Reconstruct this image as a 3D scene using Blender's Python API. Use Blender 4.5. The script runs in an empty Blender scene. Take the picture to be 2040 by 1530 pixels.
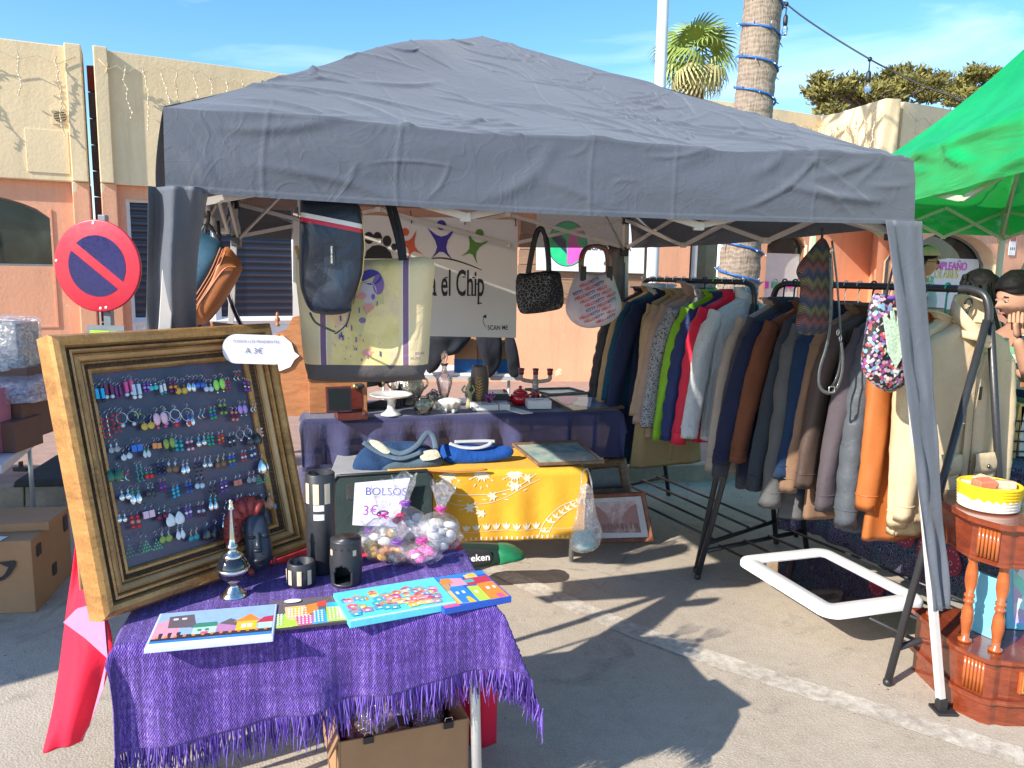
import bpy, math, random
import numpy as np
from mathutils import Vector, Matrix, noise
random.seed(7)
S = bpy.context.scene
COL = S.collection
rad = math.radians
V = Vector
# ---------------------------------------------------------------- camera
F_PX = 1530.0
CAM_H = 1.62
_p, _r = rad(8.4), .019
cF = V((0, math.cos(_p), -math.sin(_p)))
_U0 = V((0, math.sin(_p), math.cos(_p)))
cR = V((1, 0, 0))*math.cos(_r) + _U0*math.sin(_r)
cU = _U0*math.cos(_r) - V((1, 0, 0))*math.sin(_r)
cam_d = bpy.data.cameras.new('camera')
cam_d.sensor_width = 36
cam_d.lens = 36*F_PX/2040
cam_d.clip_start = .05
cam_d.clip_end = 600
cam = bpy.data.objects.new('camera', cam_d)
COL.objects.link(cam)
cam.matrix_world = Matrix(((cR.x, cU.x, -cF.x, 0), (cR.y, cU.y, -cF.y, 0), (cR.z, cU.z, -cF.z, CAM_H), (0, 0, 0, 1)))
S.camera = cam
# ---------------------------------------------------------------- light
SUN_EL, SUN_AZ = 32, 51          # light travels towards azimuth SUN_AZ (clockwise from +Y)
sd = V((math.sin(rad(SUN_AZ))*math.cos(rad(SUN_EL)), math.cos(rad(SUN_AZ))*math.cos(rad(SUN_EL)), -math.sin(rad(SUN_EL))))
sun_d = bpy.data.lights.new('sun', 'SUN')
sun_d.energy = 4.8
sun_d.angle = rad(.55)
sun_d.color = (1, .93, .82)
sun = bpy.data.objects.new('sun', sun_d)
COL.objects.link(sun)
sun.rotation_mode = 'QUATERNION'
sun.rotation_quaternion = sd.to_track_quat('-Z', 'Y')
w = bpy.data.worlds.new('World')
S.world = w
w.use_nodes = True
wn, wl = w.node_tree.nodes, w.node_tree.links
wn.clear()
sky = wn.new('ShaderNodeTexSky')
sky.sky_type = 'NISHITA'
sky.sun_disc = False
sky.sun_elevation = rad(SUN_EL)
sky.sun_rotation = rad(SUN_AZ+180)
sky.air_density = 1.0
sky.dust_density = .35
sky.ozone_density = 2.6
hs = wn.new('ShaderNodeHueSaturation')
hs.inputs['Saturation'].default_value = 1.26
hs.inputs['Value'].default_value = 1.15
wl.new(sky.outputs[0], hs.inputs['Color'])
tc = wn.new('ShaderNodeTexCoord')
mp = wn.new('ShaderNodeMapping')
mp.inputs['Scale'].default_value = (1.2, 2.2, 5.5)
mp.inputs['Rotation'].default_value = (0, rad(24), rad(20))
nz = wn.new('ShaderNodeTexNoise')
nz.inputs['Scale'].default_value = 1.5
nz.inputs['Detail'].default_value = 7
nz.inputs['Roughness'].default_value = .55
nz.inputs['Distortion'].default_value = .9
cr_ = wn.new('ShaderNodeValToRGB')
cr_.color_ramp.elements[0].position = .55
cr_.color_ramp.elements[1].position = .86
cr_.color_ramp.elements[1].color = (.42, .42, .42, 1)
mx = wn.new('ShaderNodeMixRGB')
mx.inputs[2].default_value = (8.5, 9.3, 10.0, 1)
bg = wn.new('ShaderNodeBackground')
bg.inputs[1].default_value = .14
wo = wn.new('ShaderNodeOutputWorld')
wl.new(tc.outputs['Generated'], mp.inputs[0]); wl.new(mp.outputs[0], nz.inputs['Vector'])
wl.new(nz.outputs[0], cr_.inputs[0]); wl.new(cr_.outputs[0], mx.inputs[0])
wl.new(hs.outputs[0], mx.inputs[1]); wl.new(mx.outputs[0], bg.inputs[0]); wl.new(bg.outputs[0], wo.inputs[0])
S.view_settings.view_transform = 'Standard'
S.view_settings.look = 'None'
S.view_settings.exposure = .80
S.view_settings.gamma = 1
S.render.engine = 'CYCLES'
S.cycles.max_bounces = 7
S.cycles.transparent_max_bounces = 16
# ---------------------------------------------------------------- measuring helpers: a pixel of the 2040 px photograph -> a point in metres
def _ray(x, y):
 return cF + cR*((x-1020)/F_PX) + cU*((765-y)/F_PX)
def Zp(x, y, z=0.):
 d = _ray(x, y); t = (z-CAM_H)/d.z
 return V((d.x*t, d.y*t, z))
def Dp(x, y, Y):
 d = _ray(x, y); t = Y/d.y
 return V((d.x*t, Y, CAM_H+d.z*t))
# ---------------------------------------------------------------- materials
class NT:
 def __init__(s, name):
  s.m = bpy.data.materials.new(name); s.m.use_nodes = True
  s.t = s.m.node_tree; s.n = s.t.nodes; s.l = s.t.links
  s.p = s.n['Principled BSDF']; s.out = s.n['Material Output']
  s.tc = s.n.new('ShaderNodeTexCoord')
  s.co = s.tc.outputs['Object']
 def N(s, typ, props=None, **inp):
  nd = s.n.new('ShaderNode'+typ)
  for k, v in (props or {}).items(): setattr(nd, k, v)
  for k, v in inp.items():
   key = k.replace('_', ' ')
   sock = nd.inputs[int(k[1:])] if k[0] == 'i' and k[1:].isdigit() else nd.inputs[key]
   if isinstance(v, bpy.types.NodeSocket): s.l.new(v, sock)
   else: sock.default_value = v
  return nd
 def noise(s, scale, detail=4, rough=.55, co=None, dist=0):
  return s.N('TexNoise', Vector=co or s.co, Scale=scale, Detail=detail, Roughness=rough, Distortion=dist).outputs[0]
 def mapping(s, scale=(1, 1, 1), rot=(0, 0, 0), co=None, loc=(0, 0, 0)):
  return s.N('Mapping', Vector=co or s.co, Scale=scale, Rotation=rot, Location=loc).outputs[0]
 def ramp(s, fac, stops, interp='LINEAR'):
  r = s.N('ValToRGB', i0=fac); cr = r.color_ramp; cr.interpolation = interp
  while len(cr.elements) < len(stops): cr.elements.new(.5)
  for e, (pos, c) in zip(cr.elements, stops):
   e.position = pos
   e.color = (c, c, c, 1) if isinstance(c, (int, float)) else (*c, 1)
  return r.outputs[0]
 def math(s, op, a, b=0., c=None):
  k = dict(i0=a, i1=b)
  if c is not None: k['i2'] = c
  return s.N('Math', {'operation': op}, **k).outputs[0]
 def mix(s, fac, a, b, mode='MIX'):
  n = s.n.new('ShaderNodeMixRGB'); n.blend_type = mode
  for i, v in enumerate((fac, a, b)):
   if isinstance(v, bpy.types.NodeSocket): s.l.new(v, n.inputs[i])
   elif i == 0: n.inputs[0].default_value = v
   else: n.inputs[i].default_value = (*v, 1) if not isinstance(v, (int, float)) else (v, v, v, 1)
  return n.outputs[0]
 def col(s, c):
  if isinstance(c, bpy.types.NodeSocket): s.l.new(c, s.p.inputs['Base Color'])
  else: s.p.inputs['Base Color'].default_value = (*c, 1)
 def bump(s, h, strength=.3, dist=.01):
  b = s.N('Bump', Height=h, Strength=strength, Distance=dist)
  s.l.new(b.outputs[0], s.p.inputs['Normal'])
 def set(s, **k):
  for a, b in k.items():
   sock = s.p.inputs[a.replace('_', ' ')]
   if isinstance(b, bpy.types.NodeSocket): s.l.new(b, sock)
   else: sock.default_value = b
def sc(c, k): return tuple(min(1, x*k) for x in c)
MC = {}
def mat(name, c=(.5, .5, .5), r=.6, metal=0, v=.14, s=9, b=.12, bs=90, bd=.002, trans=0, alpha=1, coat=0, sheen=0, spec=.5):
 if name in MC: return MC[name]
 n = NT(name); MC[name] = n.m
 f = n.noise(s, 5)
 f2 = n.noise(s*7, 3)
 k = n.math('ADD', n.math('MULTIPLY', f, .7), n.math('MULTIPLY', f2, .3))
 n.col(n.ramp(k, [(.3, sc(c, 1-v)), (.7, sc(c, 1+v))]))
 n.set(Roughness=n.ramp(f2, [(.3, max(0, r-.06)), (.7, min(1, r+.06))]), Metallic=metal)
 n.set(Specular_IOR_Level=spec)
 if b: n.bump(n.noise(bs, 4), b, bd)
 if trans: n.set(Transmission_Weight=trans, IOR=1.45)
 if alpha < 1: n.set(Alpha=alpha)
 if coat: n.set(Coat_Weight=coat, Coat_Roughness=.08)
 if sheen: n.set(Sheen_Weight=sheen)
 return n.m
def cloth(name, c, r=.85, v=.16, threads=900, b=.35, sheen=.05, s=7):
 if name in MC: return MC[name]
 n = NT(name); MC[name] = n.m
 f = n.noise(s, 5); g = n.noise(threads*.35, 2)
 k = n.math('ADD', n.math('MULTIPLY', f, .6), n.math('MULTIPLY', g, .4))
 n.col(n.ramp(k, [(.32, sc(c, 1-v)), (.68, sc(c, 1+v))]))
 n.set(Roughness=r, Sheen_Weight=sheen, Specular_IOR_Level=.22)
 wv = n.noise(threads*.6, 1)
 fold = n.noise(16, 4, .6, None, .8)
 n.bump(n.math('ADD', n.math('MULTIPLY', wv, .12), fold), b, .012)
 return n.m
def glass(name, c=(1, 1, 1), r=.02, ior=1.45):
 if name in MC: return MC[name]
 n = NT(name); MC[name] = n.m
 n.n.remove(n.p)
 g = n.N('BsdfGlass', Color=(*c, 1), Roughness=r, IOR=ior)
 t = n.N('BsdfTransparent', Color=(*c, 1))
 fr = n.N('Fresnel', IOR=1.5)
 gl = n.N('BsdfGlossy', Color=(1, 1, 1, 1), Roughness=.03)
 a = n.N('MixShader', i0=n.math('MULTIPLY', n.noise(4), .9))
 n.l.new(t.outputs[0], a.inputs[1]); n.l.new(g.outputs[0], a.inputs[2])
 b = n.N('MixShader', i0=fr.outputs[0])
 n.l.new(a.outputs[0], b.inputs[1]); n.l.new(gl.outputs[0], b.inputs[2])
 n.l.new(b.outputs[0], n.out.inputs[0])
 return n.m
def wood(name, c1, c2, r=.45, scale=(2, 2, 14), coat=.0, rot=(0, 0, 0)):
 if name in MC: return MC[name]
 n = NT(name); MC[name] = n.m
 co = n.mapping(scale, rot)
 f = n.noise(3.2, 7, .6, co, 1.2)
 g = n.noise(24, 3, .6, co)
 k = n.math('ADD', n.math('MULTIPLY', f, .75), n.math('MULTIPLY', g, .25))
 n.col(n.ramp(k, [(.32, c1), (.5, tuple((a+b)/2 for a, b in zip(c1, c2))), (.66, c2)]))
 n.set(Roughness=r)
 if coat: n.set(Coat_Weight=coat, Coat_Roughness=.1)
 n.bump(k, .2, .002)
 return n.m
# ---------------------------------------------------------------- mesh builder
def axes(o, x, up=(0, 0, 1)):
 """local frame: x to the right along x, y up, z out of the surface"""
 x = V(x).normalized(); z = x.cross(V(up)).normalized()
 y = z.cross(x).normalized()
 return Matrix(((x.x, y.x, z.x, o[0]), (x.y, y.y, z.y, o[1]), (x.z, y.z, z.z, o[2]), (0, 0, 0, 1)))
def loc(x=0, y=0, z=0): return Matrix.Translation((x, y, z))
def rot(a, ax='Z'): return Matrix.Rotation(rad(a), 4, ax)
I4 = Matrix.Identity(4)
def smooth_line(pts, n=6, closed=False):
 pts = [V(p) for p in pts]; out = []; L = len(pts)
 rng = range(L if closed else L-1)
 for i in rng:
  p1, p2 = pts[i], pts[(i+1) % L]
  p0 = pts[(i-1) % L] if (closed or i > 0) else p1
  p3 = pts[(i+2) % L] if (closed or i+2 < L) else p2
  for k in range(n):
   t = k/n
   out.append(.5*((2*p1)+(-p0+p2)*t+(2*p0-5*p1+4*p2-p3)*t*t+(-p0+3*p1-3*p2+p3)*t**3))
 if not closed: out.append(pts[-1])
 return out
FONT = {}
def text_geo(s, size=1, bold=0., sx=1.):
 key = (s, size, bold, sx)
 if key in FONT: return FONT[key]
 cu = bpy.data.curves.new('t', 'FONT'); cu.body = s; cu.size = size; cu.offset = bold*size
 cu.resolution_u = 3; cu.fill_mode = 'FRONT'
 o = bpy.data.objects.new('t', cu); COL.objects.link(o)
 dg = bpy.context.evaluated_depsgraph_get()
 me = bpy.data.meshes.new_from_object(o.evaluated_get(dg))
 vs = [V((v.co.x*sx, v.co.y, 0)) for v in me.vertices]; fs = [tuple(p.vertices) for p in me.polygons]
 bpy.data.objects.remove(o); bpy.data.curves.remove(cu); bpy.data.meshes.remove(me)
 FONT[key] = (vs, fs)
 return vs, fs
class B:
 def __init__(s, T=None):
  s.v = []; s.f = []; s.fm = []; s.fs = []; s.uv = {}; s.mats = []; s.T = T or I4
 def mi(s, m):
  if m not in s.mats: s.mats.append(m)
  return s.mats.index(m)
 def add(s, vs, fs, m, sm=False, T=None, uvs=None):
  M_ = s.T @ T if T else s.T
  b0 = len(s.v)
  s.v += [M_ @ V(v) for v in vs]
  k = s.mi(m)
  for f in fs:
   if uvs: s.uv[len(s.f)] = [uvs[i] for i in f]
   s.f.append(tuple(b0+i for i in f)); s.fm.append(k); s.fs.append(sm)
  return s
 def box(s, c, d, m, T=None):
  x, y, z = d[0]/2, d[1]/2, d[2]/2
  vs = [(c[0]+a*x, c[1]+b*y, c[2]+e*z) for a in (-1, 1) for b in (-1, 1) for e in (-1, 1)]
  return s.add(vs, [(0, 1, 3, 2), (4, 6, 7, 5), (0, 4, 5, 1), (2, 3, 7, 6), (0, 2, 6, 4), (1, 5, 7, 3)], m, False, T)
 def hexa(s, p, m):
  """8 points: bottom 4 then top 4, both in the same turning sense"""
  return s.add(p, [(3, 2, 1, 0), (4, 5, 6, 7), (0, 1, 5, 4), (1, 2, 6, 5), (2, 3, 7, 6), (3, 0, 4, 7)], m)
 def tube(s, pts, r, m, n=8, T=None, closed=False, flat=1., caps=True):
  pts = [V(p) for p in pts]; L = len(pts); rs = r if isinstance(r, (list, tuple)) else [r]*L
  vs = []; fs = []; up = None
  for i, p in enumerate(pts):
   a = pts[(i-1) % L] if (closed or i) else p
   b = pts[(i+1) % L] if (closed or i < L-1) else p
   t = (b-a).normalized()
   if up is None:
    up = V((0, 0, 1)) if abs(t.z) < .9 else V((1, 0, 0))
   sx = t.cross(up).normalized(); up = sx.cross(t).normalized()
   for k in range(n):
    q = 2*math.pi*k/n
    vs.append(p+sx*math.cos(q)*rs[i]+up*math.sin(q)*rs[i]*flat)
  for i in range(L if closed else L-1):
   for k in range(n):
    a = i*n+k; b = i*n+(k+1) % n; c = ((i+1) % L)*n+(k+1) % n; d = ((i+1) % L)*n+k
    fs.append((a, b, c, d))
  if caps and not closed:
   fs.append(tuple(range(n))[::-1]); fs.append(tuple((L-1)*n+k for k in range(n)))
  return s.add(vs, fs, m, n > 4, T)
 def lathe(s, prof, m, n=24, T=None, sq=None, smooth=True):
  vs = []; fs = []
  for r, z in prof:
   for k in range(n):
    q = 2*math.pi*k/n; rr = r*(sq(q, z) if sq else 1)
    vs.append((rr*math.cos(q), rr*math.sin(q), z))
  for i in range(len(prof)-1):
   for k in range(n):
    fs.append((i*n+k, i*n+(k+1) % n, (i+1)*n+(k+1) % n, (i+1)*n+k))
  if prof[0][0] > 1e-4: fs.append(tuple(range(n))[::-1])
  if prof[-1][0] > 1e-4: fs.append(tuple((len(prof)-1)*n+k for k in range(n)))
  return s.add(vs, fs, m, smooth, T)
 def ball(s, c, r, m, n=10, k=6, T=None):
  rr = r if isinstance(r, (tuple, list)) else (r, r, r)
  prof = [(math.sin(math.pi*i/k), -math.cos(math.pi*i/k)) for i in range(k+1)]
  vs = []; fs = []
  for a, z in prof:
   for j in range(n):
    q = 2*math.pi*j/n
    vs.append((c[0]+a*rr[0]*math.cos(q), c[1]+a*rr[1]*math.sin(q), c[2]+z*rr[2]))
  for i in range(k):
   for j in range(n): fs.append((i*n+j, i*n+(j+1) % n, (i+1)*n+(j+1) % n, (i+1)*n+j))
  return s.add(vs, fs, m, True, T)
 def prism(s, poly, z0, z1, m, T=None, m2=None, smooth=False):
  """polygon in local xy extruded z0..z1"""
  n = len(poly)
  a = sum(poly[i][0]*poly[(i+1) % n][1]-poly[(i+1) % n][0]*poly[i][1] for i in range(n))
  if a < 0: poly = poly[::-1]
  vs = [(p[0], p[1], z0) for p in poly]+[(p[0], p[1], z1) for p in poly]
  s.add(vs, [(i, (i+1) % n, n+(i+1) % n, n+i) for i in range(n)], m, smooth, T)
  return s.add(vs, [tuple(range(n))[::-1], tuple(range(n, 2*n))], m2 or m, False, T)
 def poly(s, pts, m, z=0., T=None):
  n = len(pts)
  a = sum(pts[i][0]*pts[(i+1) % n][1]-pts[(i+1) % n][0]*pts[i][1] for i in range(n))
  if a < 0: pts = pts[::-1]
  return s.add([(p[0], p[1], z) for p in pts], [tuple(range(n))], m, False, T)
 def rect(s, x0, y0, x1, y1, m, z=0., T=None): return s.poly([(x0, y0), (x1, y0), (x1, y1), (x0, y1)], m, z, T)
 def disc(s, x, y, rx, ry, m, z=0., T=None, n=20, a=0.):
  ca, sa = math.cos(a), math.sin(a)
  P = [(rx*math.cos(2*math.pi*k/n), ry*math.sin(2*math.pi*k/n)) for k in range(n)]
  return s.poly([(x+p[0]*ca-p[1]*sa, y+p[0]*sa+p[1]*ca) for p in P], m, z, T)
 def text(s, txt, x, y, size, m, z=0., T=None, bold=.0, align='l', ang=0, sx=1.):
  vs, fs = text_geo(txt, size, bold, sx)
  if not vs: return s
  wd = max(v.x for v in vs); ox = {'l': 0, 'c': -wd/2, 'r': -wd}[align]
  M_ = (T or I4) @ loc(x, y, z) @ rot(ang) @ loc(ox, 0, 0)
  return s.add(vs, fs, m, False, M_)
 def sheet(s, fn, nu, nv, m, sm=True, T=None, closeu=False, uvs=True):
  vs = []; uv = []
  for j in range(nv+1):
   for i in range(nu + (0 if closeu else 1)):
    vs.append(fn(i/nu, j/nv)); uv.append((i/nu, j/nv))
  W = nu if closeu else nu+1
  fs = [(j*W+i, j*W+(i+1) % W, (j+1)*W+(i+1) % W, (j+1)*W+i) for j in range(nv) for i in range(nu)]
  return s.add(vs, fs, m, sm, T, uv if uvs else None)
 def puff(s, outline, depth, m, T=None, rings=7, pw=4, back=1., n=3, amp=0., seed=0):
  """a stuffed shape: smooth closed outline in local xy, bulging +-depth in z"""
  P = smooth_line([(p[0], p[1], 0) for p in outline], n, True)
  c = sum(P, V((0, 0, 0)))/len(P); N_ = len(P)
  for sg in (1, -back):
   vs = []; uv = []
   for k in range(rings+1):
    q = (k/rings)**.8
    for p in P:
     w_ = c+(p-c)*q
     z = sg*depth*max(0, 1-q**pw)**.5
     z += amp*noise.noise(V((w_.x*9+seed, w_.y*9, sg*3+seed)))*(1-q**6)
     vs.append((w_.x, w_.y, z)); uv.append((w_.x, w_.y))
   fs = []
   for k in range(rings):
    for i in range(N_):
     a = (k*N_+i, k*N_+(i+1) % N_, (k+1)*N_+(i+1) % N_, (k+1)*N_+i)
     if k == 0: a = (0, a[2], a[3]) if False else a
     fs.append(a[::-1] if sg > 0 else a)
   s.add(vs, fs, m, True, T, uv)
  return s
 def out(s, name, parent=None, label=None, cat=None, group=None, kind=None, bev=0., solid=0., sub=0, keep=False):
  me = bpy.data.meshes.new(name)
  vs = s.v
  if vs:
   xs = [v.x for v in vs]; ys = [v.y for v in vs]; zs = [v.z for v in vs]
   o_ = V(((min(xs)+max(xs))/2, (min(ys)+max(ys))/2, min(zs)))
  else: o_ = V((0, 0, 0))
  if keep: o_ = V((0, 0, 0))
  me.from_pydata([v-o_ for v in vs], [], s.f)
  for m in s.mats: me.materials.append(m)
  me.polygons.foreach_set('material_index', s.fm)
  me.polygons.foreach_set('use_smooth', s.fs)
  if s.uv:
   ul = me.uv_layers.new(name='UVMap')
   for fi, u in s.uv.items():
    ls = me.polygons[fi].loop_start
    for q, c in enumerate(u): ul.data[ls+q].uv = c
  me.validate()
  o = bpy.data.objects.new(name, me); COL.objects.link(o)
  if parent:
   o.parent = parent; o.location = parent.matrix_basis.inverted() @ o_ if not parent.parent else o_-gorigin(parent)
  else: o.location = o_
  if bev:
   b_ = o.modifiers.new('bevel', 'BEVEL'); b_.width = bev; b_.segments = 2; b_.limit_method = 'ANGLE'; b_.angle_limit = rad(40)
  if solid:
   q = o.modifiers.new('solid', 'SOLIDIFY'); q.thickness = solid; q.offset = 0
  if sub:
   q = o.modifiers.new('sub', 'SUBSURF'); q.levels = sub; q.render_levels = sub
  tag(o, label, cat, group, kind)
  return o
def gorigin(o):
 p = V(o.location)
 while o.parent: o = o.parent; p = p+V(o.location)
 return p
def tag(o, label=None, cat=None, group=None, kind=None):
 if label: o['label'] = label
 if cat: o['category'] = cat
 if group: o['group'] = group
 if kind: o['kind'] = kind
 return o
def thing(name, label, cat, at=(0, 0, 0), group=None):
 o = bpy.data.objects.new(name, None); COL.objects.link(o); o.location = V(at); o.empty_display_size = .1
 return tag(o, label, cat, group)
def copy_tree(o, parent=None):
 c = o.copy(); COL.objects.link(c)
 if parent: c.parent = parent
 for ch in list(o.children): copy_tree(ch, c)
 return c
def nz3(x, y, z=0): return noise.noise(V((x, y, z)))
def fbm(x, y, z=0, o=4): return noise.fractal(V((x, y, z)), 1., 2., o)
# ================================================================= SETTING
def m_asphalt():
 n = NT('asphalt')
 f = n.noise(1.3, 6, .6); g = n.noise(160, 3, .7); h = n.noise(14, 5, .6)
 k = n.math('ADD', n.math('MULTIPLY', f, .45), n.math('ADD', n.math('MULTIPLY', g, .3), n.math('MULTIPLY', h, .25)))
 c = n.ramp(k, [(.33, (.30, .245, .185)), (.5, (.41, .345, .27)), (.66, (.50, .43, .345))])
 vor = n.N('TexVoronoi', Vector=n.co, Scale=120.).outputs[0]
 c = n.mix(n.ramp(vor, [(.0, .55), (.22, 0)]), c, (.43, .38, .31))
 st = n.ramp(n.noise(2.6, 5, .65, None, 1.5), [(.58, 0), (.72, .55)])
 c = n.mix(st, c, (.17, .14, .12))
 crk = n.N('TexVoronoi', {'feature': 'DISTANCE_TO_EDGE'}, Vector=n.co, Scale=.55).outputs[0]
 ag = n.N('TexVoronoi', Vector=n.co, Scale=210.); c = n.mix(n.ramp(ag.outputs[1], [(.55, 0), (.8, .45)]), c, (.50, .46, .40)); c = n.mix(n.ramp(n.noise(260, 2), [(.58, 0), (.66, .5)]), c, (.10, .085, .07))
 oil = n.ramp(n.noise(1.7, 4, .6, n.mapping(loc=(3, 1, 0)), .5), [(.64, 0), (.70, .5)]); c = n.mix(oil, c, (.15, .125, .105))
 ck = n.ramp(n.math('ADD', crk, n.math('MULTIPLY', n.noise(5, 6, .7), .05)), [(.026, 1), (.031, 0)]); c = n.mix(n.math('MULTIPLY', ck, n.ramp(n.noise(.6, 2), [(.5, 0), (.62, .55)])), c, (.12, .10, .085))
 n.col(c); n.set(Roughness=.92)
 n.bump(n.math('ADD', n.math('MULTIPLY', g, .6), vor), .35, .004)
 return n.m
def m_stucco(name, c, patch=None, scale=1.):
 n = NT(name)
 f = n.noise(1.1, 5); g = n.noise(26*scale, 5, .7)
 col = n.ramp(n.math('ADD', n.math('MULTIPLY', f, .75), n.math('MULTIPLY', g, .25)), [(.3, sc(c, .86)), (.7, sc(c, 1.1))])
 streak = n.ramp(n.noise(3, 5, .6, n.mapping((3, 3, .25))), [(.5, 0), (.78, .5)])
 col = n.mix(streak, col, sc(c, .66)); col = n.mix(n.ramp(n.noise(7, 5, .7), [(.6, 0), (.72, .35)]), col, sc(c, 1.25))
 if patch:
  pn = n.ramp(n.noise(2.3, 6, .62, n.mapping(loc=(.35, 0, .1))), [(.655, 0), (.662, 1)])
  col = n.mix(pn, col, patch)
 n.col(col); n.set(Roughness=.9)
 n.bump(g, .35, .012)
 return n.m
ASPH = m_asphalt()
ORANGE = m_stucco('orange_stucco', (.74, .37, .22), (.68, .56, .38))
CREAM = m_stucco('cream_stucco', (.76, .60, .37))
PALE = m_stucco('pale_reveal', (.78, .58, .36))
CONC = mat('kerb_concrete', (.30, .255, .21), .9, v=.3, s=5, b=.6, bs=40, bd=.01)
TILE = mat('pavement_tile', (.55, .36, .30), .85, v=.16, s=3.5, b=.3, bs=60, bd=.004)
JOINT = mat('tile_bedding', (.33, .22, .18), .95, v=.2)
PAINT = None
def m_paint():
 n = NT('worn_road_paint')
 f = n.noise(28, 6, .72); g = n.noise(4, 4)
 k = n.math('ADD', n.math('MULTIPLY', f, .6), n.math('MULTIPLY', g, .4))
 c = n.ramp(k, [(.40, (.34, .29, .24)), (.52, (.50, .45, .38)), (.64, (.64, .60, .52))])
 n.col(c); n.set(Roughness=.9); n.bump(n.noise(160, 3), .5, .005)
 return n.m
PAINT = m_paint()
b = B(); b.sheet(lambda u, v: ((u-.5)*240, -40+v*240, 0.003*nz3(u*900, v*900)), 60, 60, ASPH, uvs=False)
b.out('ground', kind='structure')
# worn white bay line
ln = [Zp(x, y, .004) for x, y in [(700, 1000), (1000, 1140), (1250, 1250), (1500, 1338), (1760, 1420), (2040, 1508), (2200, 1550)]]
b = B(); P = smooth_line(ln, 12)
for i in range(len(P)-1):
 d = (P[i+1]-P[i]).normalized(); nn = V((-d.y, d.x, 0))
 w0 = .062+.014*nz3(i*.9, 3); w1 = .062+.014*nz3((i+1)*.9, 3)
 b.add([P[i]-nn*w0, P[i+1]-nn*w1, P[i+1]+nn*w1, P[i]+nn*w0], [(0, 1, 2, 3)], PAINT)
b.out('road_marking', kind='structure')
# pavement behind the stalls: bedding slab, kerb stones, pink tiles
K0, K1 = V((-5.2, 4.55, 0)), V((8.5, 7.3, 0))
kd = (K1-K0).normalized(); kn = V((-kd.y, kd.x, 0))
def kp(u, v, z): return K0+kd*u+kn*v+V((0, 0, z))
b = B(); b.hexa([kp(-6, .15, .0), kp(18, .15, .0), kp(18, 30, .0), kp(-6, 30, .0), kp(-6, .15, .118), kp(18, .15, .118), kp(18, 30, .118), kp(-6, 30, .118)], JOINT)
pav = b.out('pavement', kind='structure')
kerb_me = None
for i in range(-2, 15):
 b = B(); a, c = i+.004, i+.996
 b.hexa([kp(a, 0, -.02), kp(c, 0, -.02), kp(c, .148, -.02), kp(a, .148, -.02), kp(a, .02, .13), kp(c, .02, .13), kp(c, .148, .13), kp(a, .148, .13)], CONC)
 b.out('kerb_stone', pav, bev=.008)
tm = None
for i in range(-1, 22):
 for j in range(0, 11):
  if j > 5 and (i > 16): continue
  u, v = i*.5, .155+j*.5
  if tm is None:
   b = B(); b.hexa([kp(0, 0, .1)-K0, kp(.492, 0, .1)-K0, kp(.492, .492, .1)-K0, kp(0, .492, .1)-K0, kp(0, 0, .13)-K0, kp(.492, 0, .13)-K0, kp(.492, .492, .13)-K0, kp(0, .492, .13)-K0], TILE)
   o = b.out('paving_tile', pav, bev=.003); base = V(o.location); tm = o; off0 = base-(kp(0, 0, .1)-K0)
  o = tm if (i == -1 and j == 0) else tm.copy()
  if o is not tm: COL.objects.link(o)
  o.location = base+kp(u, v, .0)-pav.location+V((0, 0, random.uniform(-.0015, .0015)))
def on_wall(px, py, p0, p1):
 d = _ray(px, py); e = (p1-p0); nn = V((-e.y, e.x, 0)).normalized(); o = V((0, 0, CAM_H))
 t = (V((p0.x, p0.y, 0))-V((0, 0, 0))).dot(nn)/d.dot(nn)
 q = o+d*t
 return (V((q.x, q.y, 0))-V((p0.x, p0.y, 0))).dot(e.normalized()), q.z
def wall_run(b, p0, p1, z0, z1, ops, m, rm, depth=.22):
 """front face at the line p0-p1 (camera side), pierced by openings (u0,u1,zb,zs,rise): arched when rise>0"""
 p0 = V((p0[0], p0[1], 0)); p1 = V((p1[0], p1[1], 0)); L = (p1-p0).length; e = (p1-p0)/L; bk = V((-e.y, e.x, 0))
 def pt(u, z, d=0): return p0+e*u+bk*d+V((0, 0, z))
 us = {0., L}
 for (a, c, zb, zs, rs) in ops:
  a = max(0, a)
  n_ = 14 if rs else 1
  for k in range(n_+1): us.add(round(a+(min(c, L)-a)*k/n_, 4))
 us = sorted(us)
 def top(op, u):
  a, c, zb, zs, rs = op
  q = (u-(a+c)/2)/((c-a)/2)
  return zs+rs*math.sqrt(max(0, 1-q*q*.92))-rs*math.sqrt(.08) if rs else zs
 for ua, ub in zip(us[:-1], us[1:]):
  if ub-ua < 1e-4: continue
  mid = (ua+ub)/2; op = next((o for o in ops if o[0] < mid < o[1]), None)
  if not op:
   b.add([pt(ua, z0), pt(ub, z0), pt(ub, z1), pt(ua, z1)], [(0, 1, 2, 3)], m)
  else:
   zb = op[2]; ta, tb = top(op, ua), top(op, ub)
   if zb > z0+.01:
    b.add([pt(ua, z0), pt(ub, z0), pt(ub, zb), pt(ua, zb)], [(0, 1, 2, 3)], m)
   b.add([pt(ua, zb), pt(ub, zb), pt(ub, zb, depth), pt(ua, zb, depth)], [(0, 1, 2, 3)], rm)
   b.add([pt(ua, ta), pt(ub, tb), pt(ub, z1), pt(ua, z1)], [(0, 1, 2, 3)], m)
   b.add([pt(ua, ta, depth), pt(ub, tb, depth), pt(ub, tb), pt(ua, ta)], [(0, 1, 2, 3)], rm)
 for op in ops:
  a, c, zb = op[0], op[1], op[2]
  for u in (a, c):
   if u < 0: continue
   b.add([pt(u, zb), pt(u, zb, depth), pt(u, top(op, u), depth), pt(u, top(op, u))], [(0, 1, 2, 3)], rm)
 b.add([pt(0, z0, .3), pt(L, z0, .3), pt(L, z1, .3), pt(0, z1, .3)], [(3, 2, 1, 0)], m)
 return pt, top
DGLASS = None
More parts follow.
